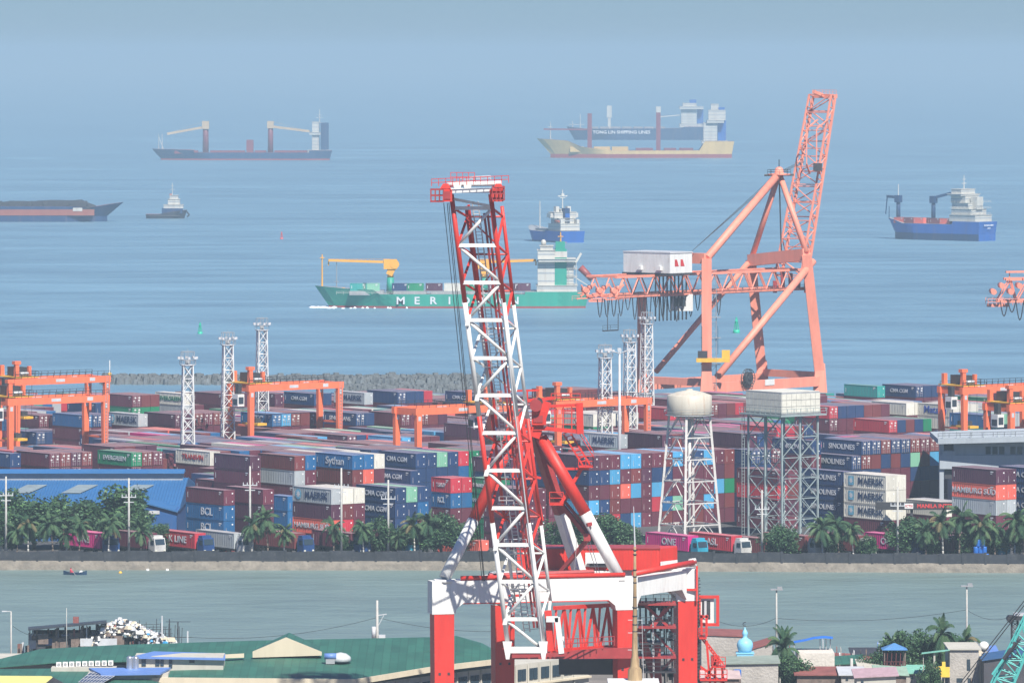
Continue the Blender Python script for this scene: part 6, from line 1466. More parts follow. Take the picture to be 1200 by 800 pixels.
tag(MB().box(-.3, .3, -.28, .28, 0, .5).lathe((0, 0, .5), [(.28, 0), (.2, .12)], 8).build('sack', mat('white sack', (.7, .7, .68), .8), loc=(GX(88, 1084)+1.05, 1083.9, .12)), 'white sack lying in the bow of the rowing boat', 'sack')
def person(loc, rz, label):
    me = bpy.data.meshes.new('person')
    V = [(0, 0, .42), (0, 0, .62), (0, 0, .85), (0, .0, .98), (0, .02, 1.08), (0, .03, 1.22),     # pelvis to head
         (-.17, 0, .92), (-.26, .14, .72), (-.18, .38, .70), (-.17, .46, .70), (.17, 0, .92), (.26, .14, .72), (.18, .38, .70), (.17, .46, .70),
         (-.1, .05, .42), (-.13, .42, .50), (-.13, .55, .12), (-.13, .67, .10), (.1, .05, .42), (.13, .42, .50), (.13, .55, .12), (.13, .67, .10)]
    E = [(0, 1), (1, 2), (2, 3), (3, 4), (4, 5), (2, 6), (6, 7), (7, 8), (8, 9), (2, 10), (10, 11), (11, 12), (12, 13), (0, 14), (14, 15), (15, 16), (16, 17), (0, 18), (18, 19), (19, 20), (20, 21)]
    rad = [.14, .13, .15, .06, .07, .10, .065, .05, .038, .035, .065, .05, .038, .035, .09, .07, .05, .04, .09, .07, .05, .04]
    me.from_pydata(V, E, []); o = bpy.data.objects.new('person', me); COL.objects.link(o)
    sk = o.modifiers.new('skin', 'SKIN'); 
    if not me.skin_vertices: me.attributes.new('skin', 'FLOAT', 'POINT') if 0 else None
    try:
        for i, r_ in enumerate(rad): me.skin_vertices[0].data[i].radius = (r_, r_*.85)
        me.skin_vertices[0].data[0].use_root = True
    except Exception: 
        o.modifiers.remove(sk)
    o.modifiers.new('subdivision', 'SUBSURF').levels = 1
    mt = mat('skin and red shirt', (.55, .05, .08), .8); me.materials.append(mt)
    o.location = loc; o.rotation_euler = (0, 0, rz); tag(o, label, 'person'); return o
def person_body(loc, rz, label):
    # one continuous lofted figure: rings along the spine, and limbs growing out of the torso
    m = MB(); m.lathe((0, 0, 0), [(.13, .36), (.17, .42), (.16, .55), (.14, .62), (.17, .78), (.19, .90), (.15, .97), (.065, 1.0), (.06, 1.05), (.09, 1.10), (.105, 1.19), (.09, 1.27), (.03, 1.31)], 12)
    for s in (-1, 1):
        m.pipe([(s*.14, 0, .92), (s*.27, .12, .70), (s*.2, .36, .66), (s*.19, .44, .66)], .05, 7); m.pipe([(s*.09, .03, .44), (s*.13, .42, .50), (s*.13, .55, .14), (s*.13, .66, .12)], .075, 7)
    me = m.mesh('person', [mat('red shirt', (.60, .05, .09), .8), mat('skin', (.25, .13, .08), .6)])
    o = bpy.data.objects.new('person', me); COL.objects.link(o); o.location = loc; o.rotation_euler = (0, 0, rz)
    rm = o.modifiers.new('fuse', 'REMESH'); rm.mode = 'VOXEL'; rm.voxel_size = .03; rm.use_smooth_shade = True
    for p in me.polygons: p.material_index = 1 if p.center.z > 1.0 else 0
    h = MB(); h.lathe((0, -.01, 0), [(.1, 1.2), (.115, 1.25), (.1, 1.31), (.04, 1.335)], 12); h.build('hair', mat('black hair', (.02, .015, .012), .8), o)
    return tag(o, label, 'person')
person_body((GX(88, 1084)-.75, 1084.1, -.05), R(-98), 'person in a red shirt seated in the small rowing boat, holding the oars')
# ================================================================ NEAR BANK
m_groof = mat('green roof sheet', (.028, .115, .080), .6, var=.16, scale=.25, grime=.5, gcol=(.055, .10, .08))
_n = m_groof.node_tree.nodes; _l = m_groof.node_tree.links; _g = _n.new('ShaderNodeNewGeometry'); _b = _n.new('ShaderNodeTexBrick'); _b.inputs['Scale'].default_value = 1
_b.inputs['Brick Width'].default_value = 1.1; _b.inputs['Row Height'].default_value = 6.5; _b.offset = .0; _b.inputs['Mortar Size'].default_value = .05
_b.inputs['Color1'].default_value = (.85, .85, .85, 1); _b.inputs['Color2'].default_value = (1.12, 1.12, 1.1, 1); _b.inputs['Mortar'].default_value = (.68, .68, .68, 1); _l.new(_g.outputs['Position'], _b.inputs['Vector'])
_m = _n.new('ShaderNodeMix'); _m.data_type = 'RGBA'; _m.blend_type = 'MULTIPLY'; _m.inputs[0].default_value = 1; _p = _n['Principled BSDF'].inputs['Base Color']; _l.new(_p.links[0].from_socket, _m.inputs[6]); _l.new(_b.outputs[0], _m.inputs[7]); _l.new(_m.outputs[2], _p)
m_cream = mat('cream painted concrete', (.56, .49, .36), .8, var=.08, scale=.3, grime=.35, gcol=(.3, .27, .2), streak=True)
m_wallg = mat('grey cream wall', (.44, .42, .36), .85, var=.1, scale=.3, grime=.4, gcol=(.2, .19, .16), streak=True)
m_lblue2 = mat('light blue roof', (.12, .22, .50), .5, var=.1, scale=.4, grime=.2)
m_yroof = mat('pale yellow roof', (.62, .58, .20), .6, var=.1, grime=.2); m_wood = mat('weathered planks', (.16, .12, .10), .9, var=.4, scale=1.5, grime=.5)
m_rroof = mat('rusty red roof', (.22, .07, .06), .8, var=.3, grime=.5, gcol=(.12, .09, .08)); m_block = mat('bare hollow block wall', (.38, .355, .32), .95, var=.15, scale=.5, grime=.5, gcol=(.25, .24, .22), bump=.4)
def np_(root, name, fn, mats, parent=None):
    m = MB(); fn(m); return m.build(name, mats, parent or root, loc=tuple(-Vector(root.location)) if parent is None else (0, 0, 0))
def roofquad(m, pts, th=.12):      # pts: (px, py, Y)
    q = [P(*p) for p in pts]; m.hexa([v-Vector((0, 0, th)) for v in q], q)
mk_ = empty('market_hall', (GX(300, 835), 835, GZ), 0, 'large low building with hipped green roofs and cream eaves on the near bank', 'building')
z850, zev = 11.4, 8.8
def f(m):      # rear strip, front right wing, hips
    roofquad(m, [(-60, 786, 826), (60, 776, 832), (140, 755, 848), (47, 760, 846)]); roofquad(m, [(60, 776, 832), (300, 771, 834), (300, 750, 850), (140, 755, 848)])
    roofquad(m, [(300, 771, 834), (505, 762, 840), (505, 746, 852), (300, 750, 850)]); roofquad(m, [(505, 762, 840), (596, 770, 841), (565, 753, 853), (535, 744.5, 853), (505, 746, 852)])
    roofquad(m, [(178, 793, 817), (417, 795, 817), (345, 768, 834), (238, 772, 833)]); roofquad(m, [(417, 795, 817), (505, 780.5, 829), (505, 761, 841), (345, 768, 834)]); roofquad(m, [(505, 780.5, 829), (598, 769, 841.5), (505, 761, 841)])
    roofquad(m, [(-60, 796, 815), (146, 787, 824), (200, 803, 811), (-60, 812, 806)]); roofquad(m, [(-60, 796, 815), (-60, 784, 826), (120, 782, 829), (146, 787, 824)])
np_(mk_, 'roof', f, [m_groof])
def seam(m):
    for a, b in (((335, 767), (418, 794)), ((145, 756), (62, 776)), ((480, 762), (510, 770)), ((300, 771), (345, 768))): m.bar(P(*a, 834)+Vector((0, -1.2 if a[0] > 320 and a[0] < 340 else 0, .35)), P(*b, 820 if b[1] > 785 else 834)+Vector((0, -1.2, .35)), .14)
def f(m):
    for (a, b) in (((178, 793, 816.8), (417, 795, 816.8)), ((417, 795, 816.8), (505, 780.5, 828.8)), ((505, 780.5, 828.8), (598, 769.5, 841.3))):
        p, q = P(*a), P(*b); m.hexa([p+Vector((0, -.3, -.75)), q+Vector((0, -.3, -.75)), q+Vector((0, .3, -.75)), p+Vector((0, .3, -.75))], [p+Vector((0, -.3, -.02)), q+Vector((0, -.3, -.02)), q+Vector((0, .3, -.02)), p+Vector((0, .3, -.02))])
np_(mk_, 'eave', f, [m_cream])
def f(m):
    a, b, c = P(178, 793, 818), P(417, 795, 818), P(690, 762, 858)
    for p, q in ((a, b), (b, c)):
        d = (q-p).normalized(); nrm = Vector((-d.y, d.x, 0)); m.hexa([gnd(p, GZ), gnd(q, GZ), gnd(q+nrm*6, GZ), gnd(p+nrm*6, GZ)], [gnd(p, 7.9), gnd(q, 7.9), gnd(q+nrm*6, 7.9), gnd(p+nrm*6, 7.9)])
    m.box(GX(-60, 832), GX(180, 832), 834, 850, GZ, 9.0)
np_(mk_, 'wall', f, [m_wallg])
b_, c_ = P(417, 795, 818), P(690, 762, 858); d_ = (c_-b_); Lw = Vector((d_.x, d_.y, 0)).length; dd = Vector((d_.x, d_.y, 0)).normalized(); nn_ = Vector((dd.y, -dd.x, 0))
for i in range(19):
    s = 1.0+i*(Lw-1.5)/19
    for z in (5.6, 2.6):
        def f(m, s=s, z=z):
            for o_ in (0, .95): p = gnd(b_, 0)+dd*(s+o_)+nn_*.05; m.hexa([p+Vector((0, 0, z)), p+dd*.85+Vector((0, 0, z)), p+dd*.85+nn_*.05+Vector((0, 0, z)), p+nn_*.05+Vector((0, 0, z))], [p+Vector((0, 0, z+1.6)), p+dd*.85+Vector((0, 0, z+1.6)), p+dd*.85+nn_*.05+Vector((0, 0, z+1.6)), p+nn_*.05+Vector((0, 0, z+1.6))])
        w_ = np_(mk_, 'window', f, [m_glass])
    if i % 1 == 0: np_(mk_, 'pilaster', lambda m, s=s: m.bar(gnd(b_, GZ)+dd*(s-.35)+nn_*.15, gnd(b_, 7.8)+dd*(s-.35)+nn_*.1, .18), [m_wallg])
np_(mk_, 'ledge', lambda m: m.hexa(*[[gnd(b_, z), gnd(c_, z), gnd(c_, z)+nn_*.5, gnd(b_, z)+nn_*.5] for z in (4.9, 5.15)]), [m_cream])
def f(m): m.prism([P(296, 770, 832), P(377, 767.5, 832), P(377, 763.5, 832), P(335, 746.5, 832), P(296, 763, 832)], (0, .4, 0))
gbl = np_(mk_, 'gable', f, [m_cream])
def f(m):
    dz = Vector((0, .45, -.45)); bk = Vector((0, 12, 0))
    for a, b in (((296, 765), (335, 747)), ((335, 747), (377, 766))):
        p, q = P(*a, 832)+dz, P(*b, 832)+dz; m.hexa([v-Vector((0, 0, .15)) for v in (p, q, q+bk, p+bk)], [p, q, q+bk, p+bk])
np_(mk_, 'gable_roof', f, [m_groof])
np_(mk_, 'parapet', lambda m: m.hexa([P(239, 771.5, 830), P(286, 770, 831), P(286, 770, 832), P(239, 771.5, 831)], [P(239, 767.5, 830), P(286, 765, 831), P(286, 765, 832), P(239, 767.5, 831)]), [m_cream])
np_(mk_, 'skylight_dome', lambda m: m.lathe(tuple(P(399, 774, 829)), [(1.5, 0), (1.35, .6), (.8, 1.0), (.15, 1.15)], 14), [m_lgrey])
# courtyard annex with light blue roofs
an = empty('annex', (GX(205, 824), 824, GZ), 0, 'small white annex with light blue roofs between the green roofs', 'building')
np_(an, 'wall', lambda m: m.box(GX(158, 824), GX(262, 824), 823, 828, GZ, ZA(768, 824)), [m_wallg])
np_(an, 'roof', lambda m: (roofquad(m, [(154, 769, 822.4), (264, 771, 822.4), (264, 765, 829), (180, 762.5, 829)], .25)), [m_lblue2])
np_(an, 'lower_roof', lambda m: roofquad(m, [(118, 789, 815.5), (188, 788, 815.5), (200, 781.5, 821), (104, 782, 821)], .25), [m_lblue2])
for x0, x1, y0, y1 in ((166, 171, 772, 780), (182, 187, 772, 780), (188, 192, 772, 780), (222, 228, 773, 776)): np_(an, 'window', lambda m: m.box(GX(x0, 823), GX(x1, 823), 822.9, 822.97, ZA(y1, 823), ZA(y0, 823)), [m_glass])
np_(an, 'door', lambda m: m.box(GX(198, 823), GX(202, 823), 822.9, 822.97, ZA(782, 823), ZA(771, 823)), [m_glass])
np_(an, 'wall', lambda m: m.box(GX(104, 819), GX(198, 819), 817, 822.9, GZ, ZA(787, 819)), [m_wallg])
for i in range(9):
    o = empty('air_conditioner', (GX(69+i*7.6, 826), 826, ZA(781+ -i*.25, 826)), 0, f"white outdoor air conditioner, {PN[i]} from left in the row on the green roof", 'air conditioner', 'air conditioners in a row on the green roof')
    m = MB(); m.box(-.34, .34, -.2, .2, 0, .66); m.build('casing', m_white, o); m = MB(); m.tube((0, -.24, .33), (0, -.2, .33), .2, n=14); m.build('fan_grille', m_grey, o)
tag(MB().box(GX(60, 825), GX(136, 825), 824.8, 827, ZA(786, 825), ZA(781.6, 825)).build('equipment_plinth', m_wallg), 'low pale plinth carrying the air conditioner row', 'plinth')
for i, px in enumerate((152, 159)):
    o = empty('water_tank', (GX(px, 820), 820, ZA(784, 820)), 0, f"{'left' if i == 0 else 'right'} one of two ribbed steel water tanks by the light blue roof", 'water tank', 'steel water tanks on the near roof')
    m = MB(); m.lathe((0, 0, 0), [(.4, 0)]+[(.42+.02*(k % 2), .1+k*.13) for k in range(13)]+[(.1, 1.85)], 14); m.build('tank', mat('stainless steel', (.6, .62, .65), .3, .8), o); m = MB(); m.box(-.45, .45, -.4, .4, -1.2, 0); m.build('stand', m_grey, o)
o = empty('water_tank', (GX(388, 828), 828, ZA(772, 828)), 0, 'blue horizontal water tank on the green roof beside the white dome', 'water tank'); m = MB(); m.tube((-.9, 0, .4), (.7, 0, .4), .42, n=12); m.build('tank', m_lblue2, o); m = MB(); m.box(-.7, .5, -.3, .3, -.6, .05); m.build('stand', m_grey, o)
sp_ = empty('solar_panel', tuple(P(116, 795, 813)), 0, 'tilted dark solar panel array on the green roof at lower left', 'solar panel')
m = MB(); q = [P(92, 801, 810.5), P(121, 801.5, 810.5), P(141, 790, 818), P(106, 789.5, 818)]; q = [v+Vector((0, 0, .25)) for v in q]; m.hexa([v-Vector((0, 0, .08)) for v in q], q); m.mat(1)
for i in range(9): t = i/8; m.bar(q[0].lerp(q[1], t)+Vector((0, 0, .02)), q[3].lerp(q[2], t)+Vector((0, 0, .02)), .05)
for i in range(4): t = i/3; m.bar(q[0].lerp(q[3], t)+Vector((0, 0, .02)), q[1].lerp(q[2], t)+Vector((0, 0, .02)), .05)
m.build('panel', [mat('solar cells', (.03, .04, .08), .25), m_lgrey], sp_, loc=tuple(-Vector(sp_.location)))
yh = empty('house', (GX(20, 790), 790, GZ), 0, 'pale yellow-roofed house cut by the lower left corner', 'house')
np_(yh, 'roof', lambda m: (roofquad(m, [(-40, 806, 782), (78, 806, 782), (60, 791.5, 793), (-40, 791, 793)], .2),), [m_yroof]); np_(yh, 'wall', lambda m: m.box(GX(-40, 790), GX(58, 790), 785, 793, GZ, 9.2), [m_wallg]); np_(yh, 'gable', lambda m: m.prism([P(50, 803, 781.8), P(80, 803, 781.8), P(62, 793, 781.8)], (0, .3, 0)), [m_dark])
# left riverside shanty on stilts with a heap of sacks
rg = random.Random(77)
sk_ = empty('stilt_shack', (GX(90, 930), 930, 0), 0, 'long dark stilt shack of planks and poles over the river at left', 'shack')
def f(m):
    Y = 928.
    for i in range(110):
        x = rg.uniform(20, 175); t = (x-35)/90; top = 737-8*min(1, max(0, t)) if x < 125 else 746; top = max(top, 752-(x-20)*1.2) if x < 35 else top
        if x < 32: top = 752+rg.uniform(-2, 2)
        yy = Y+rg.uniform(0, 8); w = rg.uniform(.1, .35); m.mat(rg.choice((0, 0, 0, 1, 2))).box(GX(x, yy), GX(x, yy)+w, yy, yy+.1, -1.5, ZA(top+rg.uniform(0, 6), yy))
    for _ in range(46): x = rg.uniform(32, 135); y1 = rg.uniform(741, 752); yy = Y+rg.uniform(-.3, 6); w = rg.uniform(.8, 3); h = rg.uniform(.6, 2); m.mat(rg.choice((0, 0, 3, 1, 4))).box(GX(x, yy), GX(x, yy)+w, yy, yy+.08, ZA(y1, yy)-h, ZA(y1, yy))
    m.mat(1).box(GX(94, Y-1), GX(137, Y-1), Y-1, Y-.8, ZA(756, Y), ZA(747, Y)); m.mat(0).box(GX(25, Y), GX(215, Y), Y-1.2, Y+9, .6, .9)
    m.mat(4).box(GX(34, Y), GX(110, Y), Y+6, Y+6.2, .9, ZA(742, Y)); m.box(GX(110, Y), GX(190, Y), Y+5, Y+5.2, .9, ZA(750, Y))
np_(sk_, 'wall', f, [m_wood, m_lgrey, m_rroof, m_lblue2, m_dark])
np_(sk_, 'roof', lambda m: (m.hexa([P(33, 738.5, 926.5), P(125, 730, 926.5), P(125, 728, 940), P(33, 736, 940)], [P(33, 736.5, 926.5), P(125, 727.5, 926.5), P(125, 726, 940), P(33, 734, 940)]),), [mat('tarred roof', (.03, .04, .055), .7, grime=.3)])
np_(sk_, 'roof_box', lambda m: m.box(GX(86, 930), GX(92.5, 930), 929, 930, ZA(729, 930), ZA(722, 930)), [m_rroof])
sc_ = empty('scaffold', (GX(195, 930), 930, 0), 0, 'open frame of thin poles right of the sack heap', 'scaffold')
def f(m):
    for i in range(30): x = rg.uniform(150, 215); yy = 928+rg.uniform(0, 8); m.bar((GX(x, yy), yy, -1), (GX(x, yy)+rg.uniform(-.3, .3), yy, ZA(rg.uniform(724, 742), yy)), .09)
    for i in range(16): x = rg.uniform(150, 195); yy = 928+rg.uniform(0, 8); y1 = rg.uniform(728, 752); m.bar((GX(x, yy), yy, ZA(y1, yy)), (GX(x, yy)+rg.uniform(2, 5), yy, ZA(y1, yy)), .07)
    m.mat(1).bar((GX(190, 927), 927, 0), (GX(190, 927), 927, ZA(721, 927)), .2); m.bar((GX(220, 927), 927, 0), (GX(220, 927), 927, ZA(739, 927)), .22)
np_(sc_, 'frame', f, [m_dark, m_lgrey])
m = MB(); mats_ = [m_white, m_lgrey, m_cream, mat('blue tarpaulin', (.03, .25, .5), .6), mat('pink bag', (.6, .2, .2), .7), m_dark, m_wood]
prof = [(108, 744), (118, 732), (132, 728), (142, 724), (152, 728), (164, 731), (172, 738), (186, 742), (200, 748), (206, 752)]
for _ in range(950):
    x = rg.uniform(108, 205); top = next(ya+(yb-ya)*(x-a)/(b-a) for (a, ya), (b, yb) in zip(prof, prof[1:]) if x <= b); py = rg.uniform(top, min(756, top+17)); yy = 926+rg.uniform(0, 6)+(756-py)*.08; s = rg.uniform(.12, .38) if rg.random() < .8 else rg.uniform(.4, .65)
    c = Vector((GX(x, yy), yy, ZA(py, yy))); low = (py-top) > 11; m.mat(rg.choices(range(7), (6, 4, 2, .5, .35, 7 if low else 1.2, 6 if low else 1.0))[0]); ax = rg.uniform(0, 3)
    pts = [(c.x+s*math.cos(ax+k*1.257)*rg.uniform(.8, 1.2), c.y+s*math.sin(ax+k*1.257)) for k in range(5)]; m.hexa([(a, b, c.z-s*.5) for a, b in pts], [(c.x+(a-c.x)*.6, c.y+(b-c.y)*.6, c.z+s*.45) for a, b in pts])
m.build('sack_heap', mats_, kind='stuff', label='heap of white recycling sacks piled on the stilt platform')
# masts, poles, wires
def npole(px, pyt, Y, label, r=.17, top=None, cat='utility pole'):
    o = empty('utility_pole', (GX(px, Y), Y, GZ), 0, label, cat); h = ZA(pyt, Y)-GZ; m = MB(); m.tube((0, 0, 0), (0, 0, h), r, r*.55, n=7); m.build('pole', m_pole, o); 
    if top == 'lamp': m = MB(); m.bar((0, 0, h), (-1.0, 0, h+.05), .1); m.box(-1.3, -.6, -.15, .15, h-.05, h+.1); m.build('lamp_arm', m_lgrey, o)
    if top == 'cam': m = MB(); m.box(-.9, .9, -.4, .4, h, h+.18); m.box(.1, .8, -.3, .3, h+.18, h+.5); m.build('platform', m_grey, o)
    if top == 'arm': m = MB(); m.bar((-.2, 0, h*.78), (1.4, 0, h*.8), .12); m.bar((0, 0, h*.6), (1.0, 0, h*.79), .08); m.tube((-.5, -.3, h*.45), (-.5, -.3, h*.62), .3, n=8); m.box(.2, 1.2, -.3, .3, h*.38, h*.5); m.build('crossarm', m_lgrey, o)
    return o
npole(13, 716, 880, 'thin lamp pole beside the stilt shack at the left edge', top='lamp'); npole(442, 703, 900, 'short white pole with crossarm behind the green roof ridge', .3, 'arm'); npole(910, 691, 905, 'pale tapering pole behind the near-bank palm', .2, 'cam'); npole(1133, 687, 905, 'pale tapering pole behind the dark trees at lower right', .2, 'cam')
npole(78, 712, 925, 'thin pole standing up behind the stilt shack roof', .08)
def wire(pts, label, sag=1.2):
    m = MB()
    for a, b in zip(pts, pts[1:]):
        a, b = P(*a), P(*b); n = 18; q = [a.lerp(b, i/n)-Vector((0, 0, sag*4*(i/n)*(1-i/n))) for i in range(n+1)]; m.pipe(q, .035, 3)
    tag(m.build('power_line', m_rope), label, 'power line', 'power lines over the river')
wire([(220, 746, 900), (442, 723, 900), (640, 735, 900)], 'sagging black cable across the river left of the red crane'); wire([(843, 728, 905), (909, 704+20, 905), (1133, 714, 905), (1185, 722, 905)], 'sagging black cable across the river at right', .9)
wire([(15, 733, 880), (37, 744, 900)], 'short black cable beside the lamp pole at left', .2)
# rusty yellow spire in the foreground
m_spire = mat('rusted ochre paint', (.30, .21, .11), .85, var=.3, scale=1.6, grime=1.0, gcol=(.14, .06, .035), streak=True)
Ys = 700.
sp2 = empty('spire', (GX(744, Ys), Ys, GZ), 0, 'slender rust-stained ochre spire rising in front of the red crane', 'spire')
zz = lambda py: ZA(py, Ys)-GZ
def f(m):
    m.lathe((0, 0, 0), [(1.3, 0), (1.1, zz(800)), (.85, zz(797)), (.78, zz(784)), (.5, zz(780)), (.5, zz(772)), (.36, zz(768)), (.30, zz(745)), (.21, zz(700)), (.14, zz(640))], 12)
np_(sp2, 'shaft', lambda m: None, [m_spire]) if 0 else None
m = MB(); f(m); m.build('shaft', m_spire, sp2)
m = MB(); m.tube((0, 0, zz(640)), (-.15, 0, zz(593)), .1, .04, n=6); m.build('tip_rod', m_lgrey, sp2)
m = MB()
for k, py in enumerate((645, 650, 668, 676, 683, 700, 712, 722, 732, 740, 748, 758, 765)): m.lathe((0, 0, zz(py)), [(.3 if py > 700 else .22, 0), (.3 if py > 700 else .22, .14)], 10)
m.build('collar', m_dark, sp2)
m = MB()
for py in (726, 741, 761): m.bar((-.8, 0, zz(py)), (.8, 0, zz(py)), .06)
m.tube((1.0, 0, zz(800)), (.8, 0, zz(725)), .03, n=4); m.build('stay', m_lgrey, sp2)
tb = empty('rooftop', (GX(740, Ys), Ys, GZ), 0, 'white rooftop slab at the foot of the ochre spire', 'building')
np_(tb, 'slab', lambda m: m.box(GX(712, Ys), GX(772, Ys), Ys-6, Ys+2.2, ZA(800, Ys)-.5, ZA(796.5, Ys)), [m_white]); np_(tb, 'wall', lambda m: m.box(GX(716, Ys), GX(768, Ys), Ys-5, Ys+2, GZ, ZA(800, Ys)-.5), [m_wallg])
# right-hand settlement
def house_(name, px0, px1, pyt, Y, depth, wallm, roofm, label, roofrise=.0, over=.4, wins=(), cat='house', pyt2=None, base=GZ):
    o = empty(name, (GX((px0+px1)/2, Y), Y, base), 0, label, cat); x0, x1 = GX(px0, Y), GX(px1, Y); z = ZA(pyt, Y); z2 = ZA(pyt2, Y) if pyt2 else z
    np_(o, 'wall', lambda m: m.hexa([(x0, Y, base), (x1, Y, base), (x1, Y+depth, base), (x0, Y+depth, base)], [(x0, Y, z), (x1, Y, z2), (x1, Y+depth, z2), (x0, Y+depth, z)]), [wallm])
    if roofm: np_(o, 'roof', lambda m: m.hexa([(x0-over, Y-over, z+.01), (x1+over, Y-over, z2+.01), (x1+over, Y+depth+over, z2+roofrise), (x0-over, Y+depth+over, z+roofrise)], [(x0-over, Y-over, z+.14), (x1+over, Y-over, z2+.14), (x1+over, Y+depth+over, z2+roofrise+.14), (x0-over, Y+depth+over, z+roofrise+.14)]), [roofm])
    for (a, b, c, d) in wins: np_(o, 'window', lambda m: m.box(GX(a, Y), GX(b, Y), Y-.06, Y-.01, ZA(d, Y), ZA(c, Y)), [m_glass])
    return o
house_('concrete_house', 822, 872, 744, 885, 10, m_block, m_rroof, 'bare grey concrete house with thin red roof edge behind the blue dome', 0, .15, cat='house', pyt2=746)
house_('concrete_house', 878, 905, 762, 880, 8, m_block, m_rroof, 'pinkish grey sloping-roofed house between the blue dome and the palm', 0, .15, pyt2=753)
dm = empty('dome_turret', (GX(873, 850), 850, GZ), 0, 'sky blue onion-dome turret with a pointed finial', 'turret'); m_db = mat('sky blue painted plaster', (.22, .52, .70), .5, var=.06, grime=.15)
zd = lambda py: ZA(py, 850)-GZ
m = MB(); m.box(-1.15, 1.15, -1.1, 1.1, zd(795), zd(765)); m.box(-1.25, 1.25, -1.2, 1.2, zd(765), zd(763.6)); m.build('base', m_db, dm)
m = MB(); m.lathe((0, 0, 0), [(.85, zd(763.6)), (.98, zd(761)), (1.12, zd(757)), (1.1, zd(753)), (.85, zd(749.5)), (.45, zd(747.5)), (.28, zd(746)), (.36, zd(743.5)), (.42, zd(741.5)), (.3, zd(739)), (.12, zd(736.5)), (.03, zd(734))], 22); m.build('dome', m_db, dm)
m = MB(); m.tube((0, 0, zd(736)), (0, 0, zd(731)), .04, n=5); m.pipe([Vector((.28*math.cos(a), 0, zd(731)+.28*math.sin(a))) for a in [R(-60-k*30) for k in range(9)]], .05, 4); m.build('finial', m_dark, dm)
house_('concrete_house', 850, 912, 778, 842, 7, m_block, mat('grey green roof', (.22, .26, .22), .8, grime=.4), 'low beige block house below the blue dome', .3, .3, [(858, 864, 784, 790)], pyt2=777)
o = empty('water_tank', (GX(864, 838), 838, ZA(793, 838)), 0, 'bright blue plastic water drum in front of the low beige house', 'water tank'); m = MB(); m.lathe((0, 0, 0), [(.5, 0), (.55, .2), (.55, .9), (.45, 1.05)], 14); m.build('tank', mat('blue plastic', (.01, .12, .45), .35), o); m = MB(); m.box(-.5, .5, -.4, .4, -1, 0); m.build('stand', m_wood, o)
house_('shed', 822, 866, 795, 828, 6, m_wood, mat('pinkish sheet roof', (.5, .38, .36), .7, grime=.3), 'shed with pinkish sheet roof at the bottom right of the red crane', .4, .3, cat='shed')
house_('concrete_house', 935, 978, 765, 862, 7, mat('white block wall', (.58, .54, .47), .9, var=.1, scale=.6, grime=.55, gcol=(.3, .28, .26), bump=.3), None, 'tall white block-walled house under the blue tarpaulin', wins=())
o = empty('tarpaulin_canopy', (GX(955, 868), 868, ZA(765, 868)), 0, 'curved bright blue tarpaulin canopy above the white block wall', 'canopy')
np_(o, 'tarpaulin', lambda m: [m.hexa([P(a, ya+1.2, 866), P(b, yb+1.2, 866), P(b, yb+.6, 871), P(a, ya+.6, 871)], [P(a, ya-1.2, 866), P(b, yb-1.2, 866), P(b, yb-1.6, 871), P(a, ya-1.6, 871)]) for (a, ya), (b, yb) in zip([(930, 752), (942, 750), (954, 747), (966, 746)], [(942, 750), (954, 747), (966, 746), (976, 747)])], [mat('blue tarp', (.02, .14, .55), .5)])
for px in (961, 968, 973): np_(o, 'post', lambda m: m.bar(P(px, 748, 867), P(px, 765.5, 867), .12), [m_grey])
house_('shack', 934, 984, 791, 852, 6, m_wood, m_rroof, 'shack with dull red roof in front of the white block wall', .5, .4, cat='shack')
CL = [(980, 1022, 774, 905, 'M', 'dark red-roofed shack at the water edge, leftmost behind the low walls'), (1000, 1030, 768, 910, 'D', 'dark shack at the water edge near the green bush'), (978, 1010, 779, 880, 'G', 'green-roofed shack right of the white block wall'), (1008, 1034, 782, 868, 'W', 'small pale shack beside a grey post'), (986, 1012, 791, 850, 'Y', 'grey shack low in the frame right of the red-roofed shack'),
      (1004, 1050, 794, 838, 'P', 'shack with pink and white sloping roof'), (1028, 1062, 789, 850, 'V', 'shack with pale green sheet roof below the blue gazebo'), (1062, 1084, 789, 858, 'g', 'little mint-roofed shack left of the olive bush'), (1140, 1168, 768, 900, 'B', 'small shack with blue roof beside the round white tank')]
rc = {'M': m_rroof, 'D': m_dark, 'G': m_groof, 'W': m_wallg, 'Y': m_lgrey, 'P': mat('pink sheet roof', (.40, .27, .30), .8, grime=.6, scale=1.2), 'V': mat('pale green sheet', (.25, .36, .28), .8, grime=.6, scale=1.2), 'g': mat('mint sheet', (.17, .42, .33), .8, grime=.5, scale=1.2), 'B': m_lblue2}
for k, (a, b, c, Y, r_, lb) in enumerate(CL): house_('shack', a, b, c, Y, 6, (m_wood, m_block, m_wallg)[k % 3], rc[r_], lb, .5, .4, [(a+5, a+8, c+3, c+6)], cat='shack', pyt2=c-(k % 3-1)*2.5)
m = MB(); rg = random.Random(8)      # jumble of odds and ends on the ground
jm = [m_wood, m_rroof, m_lgrey, m_dark, m_white, m_block, rc['g'], m_lblue2]
for _ in range(900):
    px = rg.uniform(845, 1165); Y = rg.uniform(830, 912); x = GX(px, Y); s = rg.uniform(.2, .8); m.mat(rg.choice((0, 0, 0, 1, 2, 3, 3, 4, 5, 5, 6, 7))); h = rg.uniform(.3, 1.6)
    if rg.random() < .25: h = rg.uniform(1.5, 4.0); s = .09; a = rg.uniform(0, 1.5); dx, dy = math.cos(a)*s, math.sin(a)*s; m.hexa([(x-dx, Y-dy, GZ), (x+dy, Y-dx, GZ), (x+dx, Y+dy, GZ), (x-dy, Y+dx, GZ)], [(x-dx, Y-dy, GZ+h), (x+dy, Y-dx, GZ+h*.8), (x+dx, Y+dy, GZ+h), (x-dy, Y+dx, GZ+h*1.1)])
